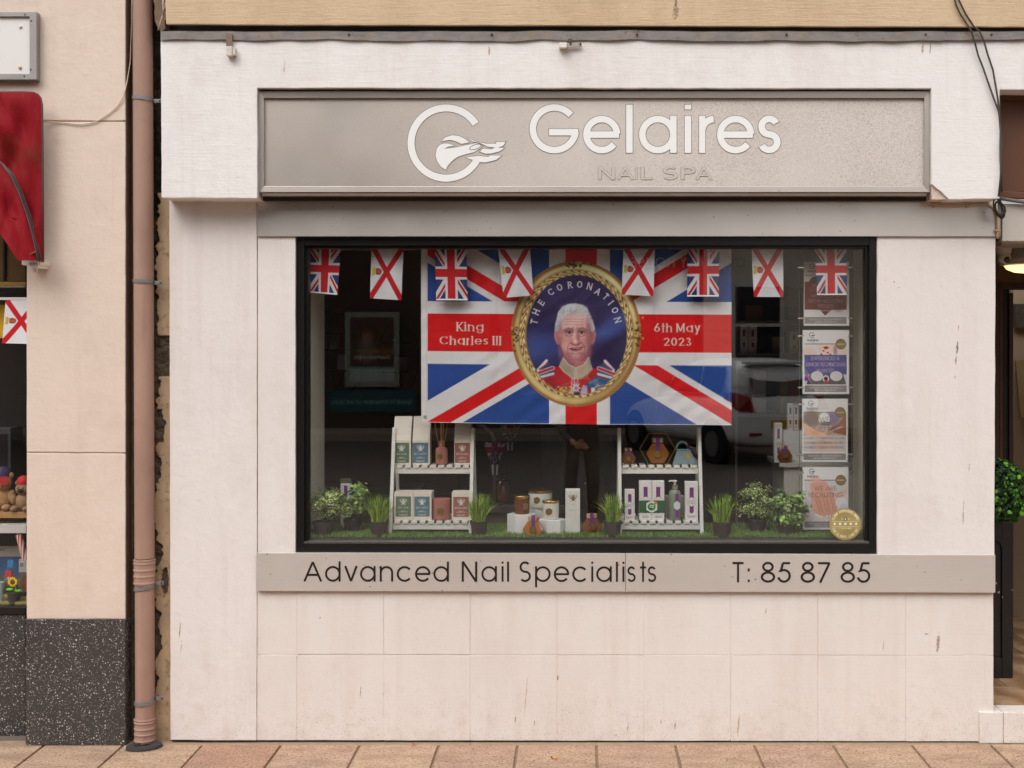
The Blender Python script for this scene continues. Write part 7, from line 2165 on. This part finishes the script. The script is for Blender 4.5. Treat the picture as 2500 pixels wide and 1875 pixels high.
MB().box(X0b, X1b, OY + .031, OY + .058, Z0b, Z1b).build('board', simple('teal_board', (18, 80, 88), .6), tl)
# raised name letters on the band
nm = thing('name_letters', 'white raised letters spelling a building name across the street', 'sign', (2, OY + .16, 3.9))
gl, tot = lay('CONWAY HOUSE', .16, .18)
x1_ = (1815 - VX) * kk; cap = .19
for ch, gx0, adv, st in gl:
    z0_ = H - (655 - VY) * kk
    strokes_mesh(MB(), st, .16, lambda x, y, l, gx0=gx0: (x1_ - (gx0 + x) * cap, OY + .20 + l, z0_ + y * cap), .0, .001).build('letter', simple('white_letter', (170, 166, 160), .5), nm)
house = thing('cream_house', 'cream rendered house across the street with white sash windows', 'building', (8, OY - 3, .28))
MB().box(2.4, 16, OY - 8, OY - .1, .28, 4.3).build('wall', cream_wall(), house)  # kept low so the steel header reflects bright sky above the house
MB().box(2.3, 16, OY - 8.2, OY + .2, 4.301, 4.5).build('eaves', simple('slate_eaves', (90, 84, 80), .8), house)
MB().add([(2.3, OY + .2, 4.5), (16, OY + .2, 4.5), (16, OY - 4, 5.6), (2.3, OY - 4, 5.6), (2.3, OY - 8.2, 4.5), (16, OY - 8.2, 4.5)], [(0, 1, 2, 3), (3, 2, 5, 4), (0, 3, 4), (1, 5, 2)]).build('roof', simple('slate_roof', (84, 80, 82), .8, var=.2), house)
for x in (2.9, 5.4, 8.0, 10.6):
    for z in (1.4,):
        window(house, x, x + 1.0, z, z + 1.6, OY - .1, wfm, pnm)
MB().box(2.31, 16, OY - .1, OY + .06, 3.75, 3.95).build('string_course', cream_wall(), house)

# ---- parked white hatchback
car = thing('parked_car', 'white hatchback parked across the street with its tail towards the right, reflected in the glass', 'car', (2.95, -10.9, .16))
car.rotation_euler.z = R(66)
paint = NT('white_car_paint'); paint.base(L3((240, 240, 238))); paint.set(.3, 0, .5); paint.b.inputs['Coat Weight'].default_value = .6; paint.b.inputs['Coat Roughness'].default_value = .05
cgl = simple('car_window_glass', (22, 24, 26), .04, var=0, spec=.8)
lred = simple('red_tail_light', (150, 18, 22), .12, var=.15, scale=40, spec=.7); tyre = simple('black_tyre', (26, 25, 25), .85, var=.2)
blk = simple('black_trim', (24, 24, 25), .5)
CX, CYc, CZ0 = 2.95, -10.9, .16         # rear bumper at +X, nose towards -X
def car_loft(rows, name, mat, bev=0):
    """rows along the length: (s, [(half_width, z), ...]) from the rear (s=0) forwards"""
    n = len(rows[0][1]); vs, fs = [], []
    for s_, pr_ in rows:
        ring_ = [(hw, z) for hw, z in pr_] + [(-hw, z) for hw, z in reversed(pr_)]
        for hw, z in ring_:
            vs.append((CX - s_, CYc + hw, CZ0 + z))
    m_ = 2 * n
    for i in range(len(rows) - 1):
        for j in range(m_):
            fs.append((i * m_ + j, i * m_ + (j + 1) % m_, (i + 1) * m_ + (j + 1) % m_, (i + 1) * m_ + j))
    fs.append(tuple(range(m_ - 1, -1, -1))); fs.append(tuple(range((len(rows) - 1) * m_, len(rows) * m_)))
    o = MB().add(vs, fs).build(name, mat, car)
    md = o.modifiers.new('sub', 'SUBSURF'); md.levels = 2; md.render_levels = 2
    o.data.shade_smooth()
    return o
body = [(0.0, [(.60, .30), (.66, .42), (.68, .62), (.62, .72), (.60, .95)]),
        (.10, [(.74, .24), (.80, .42), (.81, .66), (.78, .84), (.70, 1.0)]),
        (.45, [(.78, .20), (.83, .42), (.835, .70), (.81, .90), (.72, .99)]),
        (1.2, [(.79, .18), (.83, .42), (.84, .70), (.81, .88), (.74, .94)]),
        (2.4, [(.79, .18), (.83, .42), (.835, .68), (.80, .84), (.72, .90)]),
        (3.1, [(.78, .20), (.82, .42), (.82, .64), (.78, .78), (.66, .84)]),
        (3.62, [(.70, .22), (.74, .40), (.72, .58), (.64, .66), (.5, .70)]),
        (3.72, [(.55, .28), (.60, .40), (.58, .52), (.5, .56), (.4, .58)])]
car_loft(body, 'body', paint.m)
cabin = [(.16, [(.66, .93), (.64, 1.05), (.60, 1.2), (.5, 1.24), (.4, 1.25)]),
         (.42, [(.70, .92), (.66, 1.18), (.60, 1.40), (.5, 1.46), (.4, 1.47)]),
         (1.2, [(.72, .90), (.68, 1.18), (.61, 1.42), (.5, 1.49), (.4, 1.50)]),
         (1.9, [(.72, .88), (.67, 1.16), (.60, 1.38), (.5, 1.45), (.4, 1.46)]),
         (2.6, [(.70, .84), (.66, .92), (.62, 1.0), (.5, 1.02), (.4, 1.02)])]
car_loft(cabin, 'cabin', paint.m)
# rear screen, side windows, spoiler
MB().add([(CX - .045, CYc - .52, CZ0 + .98), (CX - .045, CYc + .52, CZ0 + .98), (CX - .33, CYc + .46, CZ0 + 1.37), (CX - .33, CYc - .46, CZ0 + 1.37)], [(0, 1, 2, 3)]).build('rear_screen', cgl, car)
MB().box(CX - .40, CX - .20, CYc - .50, CYc + .50, CZ0 + 1.40, CZ0 + 1.45).build('spoiler', paint.m, car, bevel=.02)
for g in (-1, 1):
    for (s0, s1, s2, s3) in ((.55, 1.15, 1.15, .55), (1.20, 1.95, 1.80, 1.20)):
        MB().add([(CX - s0, CYc + g * .735, CZ0 + .98), (CX - s1 - (.25 if s1 > 1.5 else 0), CYc + g * .735, CZ0 + .98), (CX - s2, CYc + g * .655, CZ0 + 1.36), (CX - s3, CYc + g * .655, CZ0 + 1.36)], [(0, 1, 2, 3)]).build('side_window', cgl, car)
    MB().add([(CX + .0, CYc + g * .50, CZ0 + .74), (CX - .05, CYc + g * .76, CZ0 + .76), (CX - .34, CYc + g * .845, CZ0 + .92), (CX - .20, CYc + g * .80, CZ0 + 1.02), (CX - .02, CYc + g * .60, CZ0 + .95),
              (CX - .12, CYc + g * .50, CZ0 + .74), (CX - .15, CYc + g * .70, CZ0 + .76), (CX - .36, CYc + g * .75, CZ0 + .92), (CX - .25, CYc + g * .70, CZ0 + 1.02), (CX - .12, CYc + g * .5, CZ0 + .95)],
             [(0, 1, 2, 3, 4), (9, 8, 7, 6, 5), (0, 5, 6, 1), (1, 6, 7, 2), (2, 7, 8, 3), (3, 8, 9, 4), (4, 9, 5, 0)]).build('tail_light', lred, car, bevel=.012)
    for s_ in (.62, 3.05):
        w_ = MB().tube([(CX - s_, CYc + g * .66, CZ0 + .28), (CX - s_, CYc + g * .845, CZ0 + .28)], .28, 28).build('wheel', tyre, car, smooth='auto')
        MB().tube([(CX - s_, CYc + g * .80, CZ0 + .28), (CX - s_, CYc + g * .852, CZ0 + .28)], .18, 24).build('rim', simple('silver_rim', (150, 150, 150), .35, .7), w_, smooth='auto')
        MB().tube([(CX - s_, CYc + g * .70, CZ0 + .30), (CX - s_, CYc + g * .842, CZ0 + .30)], .335, 28).build('wheel_arch', blk, car, smooth='auto')
MB().box(CX - .02, CX + .025, CYc - .26, CYc + .26, CZ0 + .52, CZ0 + .63).build('number_plate', simple('yellow_plate', (206, 164, 60), .5), car)
MB().box(CX - .05, CX + .012, CYc - .60, CYc - .42, CZ0 + .42, CZ0 + .46).build('reflector', lred, car)
MB().box(CX - .05, CX + .012, CYc + .42, CYc + .60, CZ0 + .42, CZ0 + .46).build('reflector', lred, car)

# ================================================================== the photographer, standing behind the camera (shows only in the glass)
def skin(nodes, edges, root):
    me = bpy.data.meshes.new('figure'); me.from_pydata([n[:3] for n in nodes], edges, [])
    o = bpy.data.objects.new('figure', me); COL.objects.link(o)
    md = o.modifiers.new('skin', 'SKIN'); md.use_smooth_shade = True
    for i, n in enumerate(nodes):
        sv = me.skin_vertices[0].data[i]
        sv.radius = n[3] if isinstance(n[3], tuple) else (n[3], n[3]); sv.use_root = (i == root)
    sb_ = o.modifiers.new('sub', 'SUBSURF'); sb_.levels = 2; sb_.render_levels = 2
    dg = bpy.context.evaluated_depsgraph_get()
    out = bpy.data.meshes.new_from_object(o.evaluated_get(dg))
    bpy.data.objects.remove(o)
    return out
px0, py0, pz0 = .06, -5.98, .0
nodes = [(0, 0, .95, (.16, .12)), (0, 0, 1.12, (.15, .11)), (0, .0, 1.34, (.19, .12)), (0, 0, 1.46, (.10, .08)), (0, .01, 1.54, .055), (0, .03, 1.63, (.075, .09)), (0, .03, 1.73, (.07, .085)),
         (-.10, 0, .88, .10), (-.11, .01, .50, .070), (-.11, 0, .12, .048), (-.12, .10, .06, .045), (-.12, .18, .05, .035),
         (.10, 0, .88, .10), (.11, .01, .50, .070), (.11, 0, .12, .048), (.12, .10, .06, .045), (.12, .18, .05, .035),
         (-.21, 0, 1.40, .062), (-.27, .0, 1.12, .050), (-.14, .20, .93, .038), (-.06, .26, .88, .028),
         (.21, 0, 1.40, .062), (.26, .06, 1.14, .050), (.20, .26, 1.32, .038), (.12, .34, 1.50, .028)]
edges = [(0, 1), (1, 2), (2, 3), (3, 4), (4, 5), (5, 6), (0, 7), (7, 8), (8, 9), (9, 10), (10, 11), (0, 12), (12, 13), (13, 14), (14, 15), (15, 16), (2, 17), (17, 18), (18, 19), (19, 20), (2, 21), (21, 22), (22, 23), (23, 24)]
GZ = -.11 + (-.11 - .16) / (2.75 - 9.5) * 3.3 - .012
nodes = [(px0 + a, py0 + b, GZ + c, r) for a, b, c, r in nodes]
me = skin(nodes, edges, 0)
me.materials.append(simple('skin_tone', (206, 158, 130), .6, var=.05)); me.materials.append(simple('dark_jacket', (92, 79, 70), .85, var=.2)); me.materials.append(simple('dark_trousers', (120, 104, 92), .9, var=.15)); me.materials.append(simple('brown_shoes', (84, 66, 54), .5))
for p in me.polygons:
    c = p.center; z = c.z - GZ
    hand = (abs(c.x - nodes[20][0]) < .05 and abs(c.y - nodes[20][1]) < .05 and abs(c.z - nodes[20][2]) < .05) or (abs(c.x - nodes[24][0]) < .05 and abs(c.z - nodes[24][2]) < .05)
    p.material_index = 0 if (z > 1.50 and abs(c.x - px0) < .1 and c.y - py0 < .2) or hand else (1 if z > .82 else (2 if z > .11 else 3))
pn_ = thing('person', 'person in brown jacket and trousers standing opposite, faintly reflected in the window', 'person', (px0, py0, GZ))
o = bpy.data.objects.new('body', me); link(o, pn_)
hx, hy, hz = nodes[20][:3]
hm = MB().ball((hx + .03, hy + .02, hz - .01), (.045, .022, .036), 14, 10)
for i, (dz, ln, drop) in enumerate(((.024, .065, .030), (.008, .075, .034), (-.008, .070, .030), (-.024, .055, .024))):
    hm.tube([(hx + .06, hy + .025, hz + dz - .01), (hx + .06 + ln * .5, hy + .045, hz + dz - .012), (hx + .06 + ln * .72, hy + .035, hz + dz - drop), (hx + .06 + ln * .6, hy + .015, hz + dz - drop - .012)], [.0095, .009, .008, .0065], 8)
hm.tube([(hx + .02, hy + .02, hz + .015), (hx + .045, hy + .035, hz + .04), (hx + .075, hy + .04, hz + .036)], [.011, .010, .007], 8)
hm.build('hand', 'skin_tone' if 'skin_tone' in M else me.materials[0], o, True)
hr = MB().ball((px0, py0 + .01, GZ + 1.71), (.088, .105, .095), 20, 12)
hr.build('hair', simple('grey_brown_hair', (92, 80, 70), .8, var=.2, scale=80), o, True)
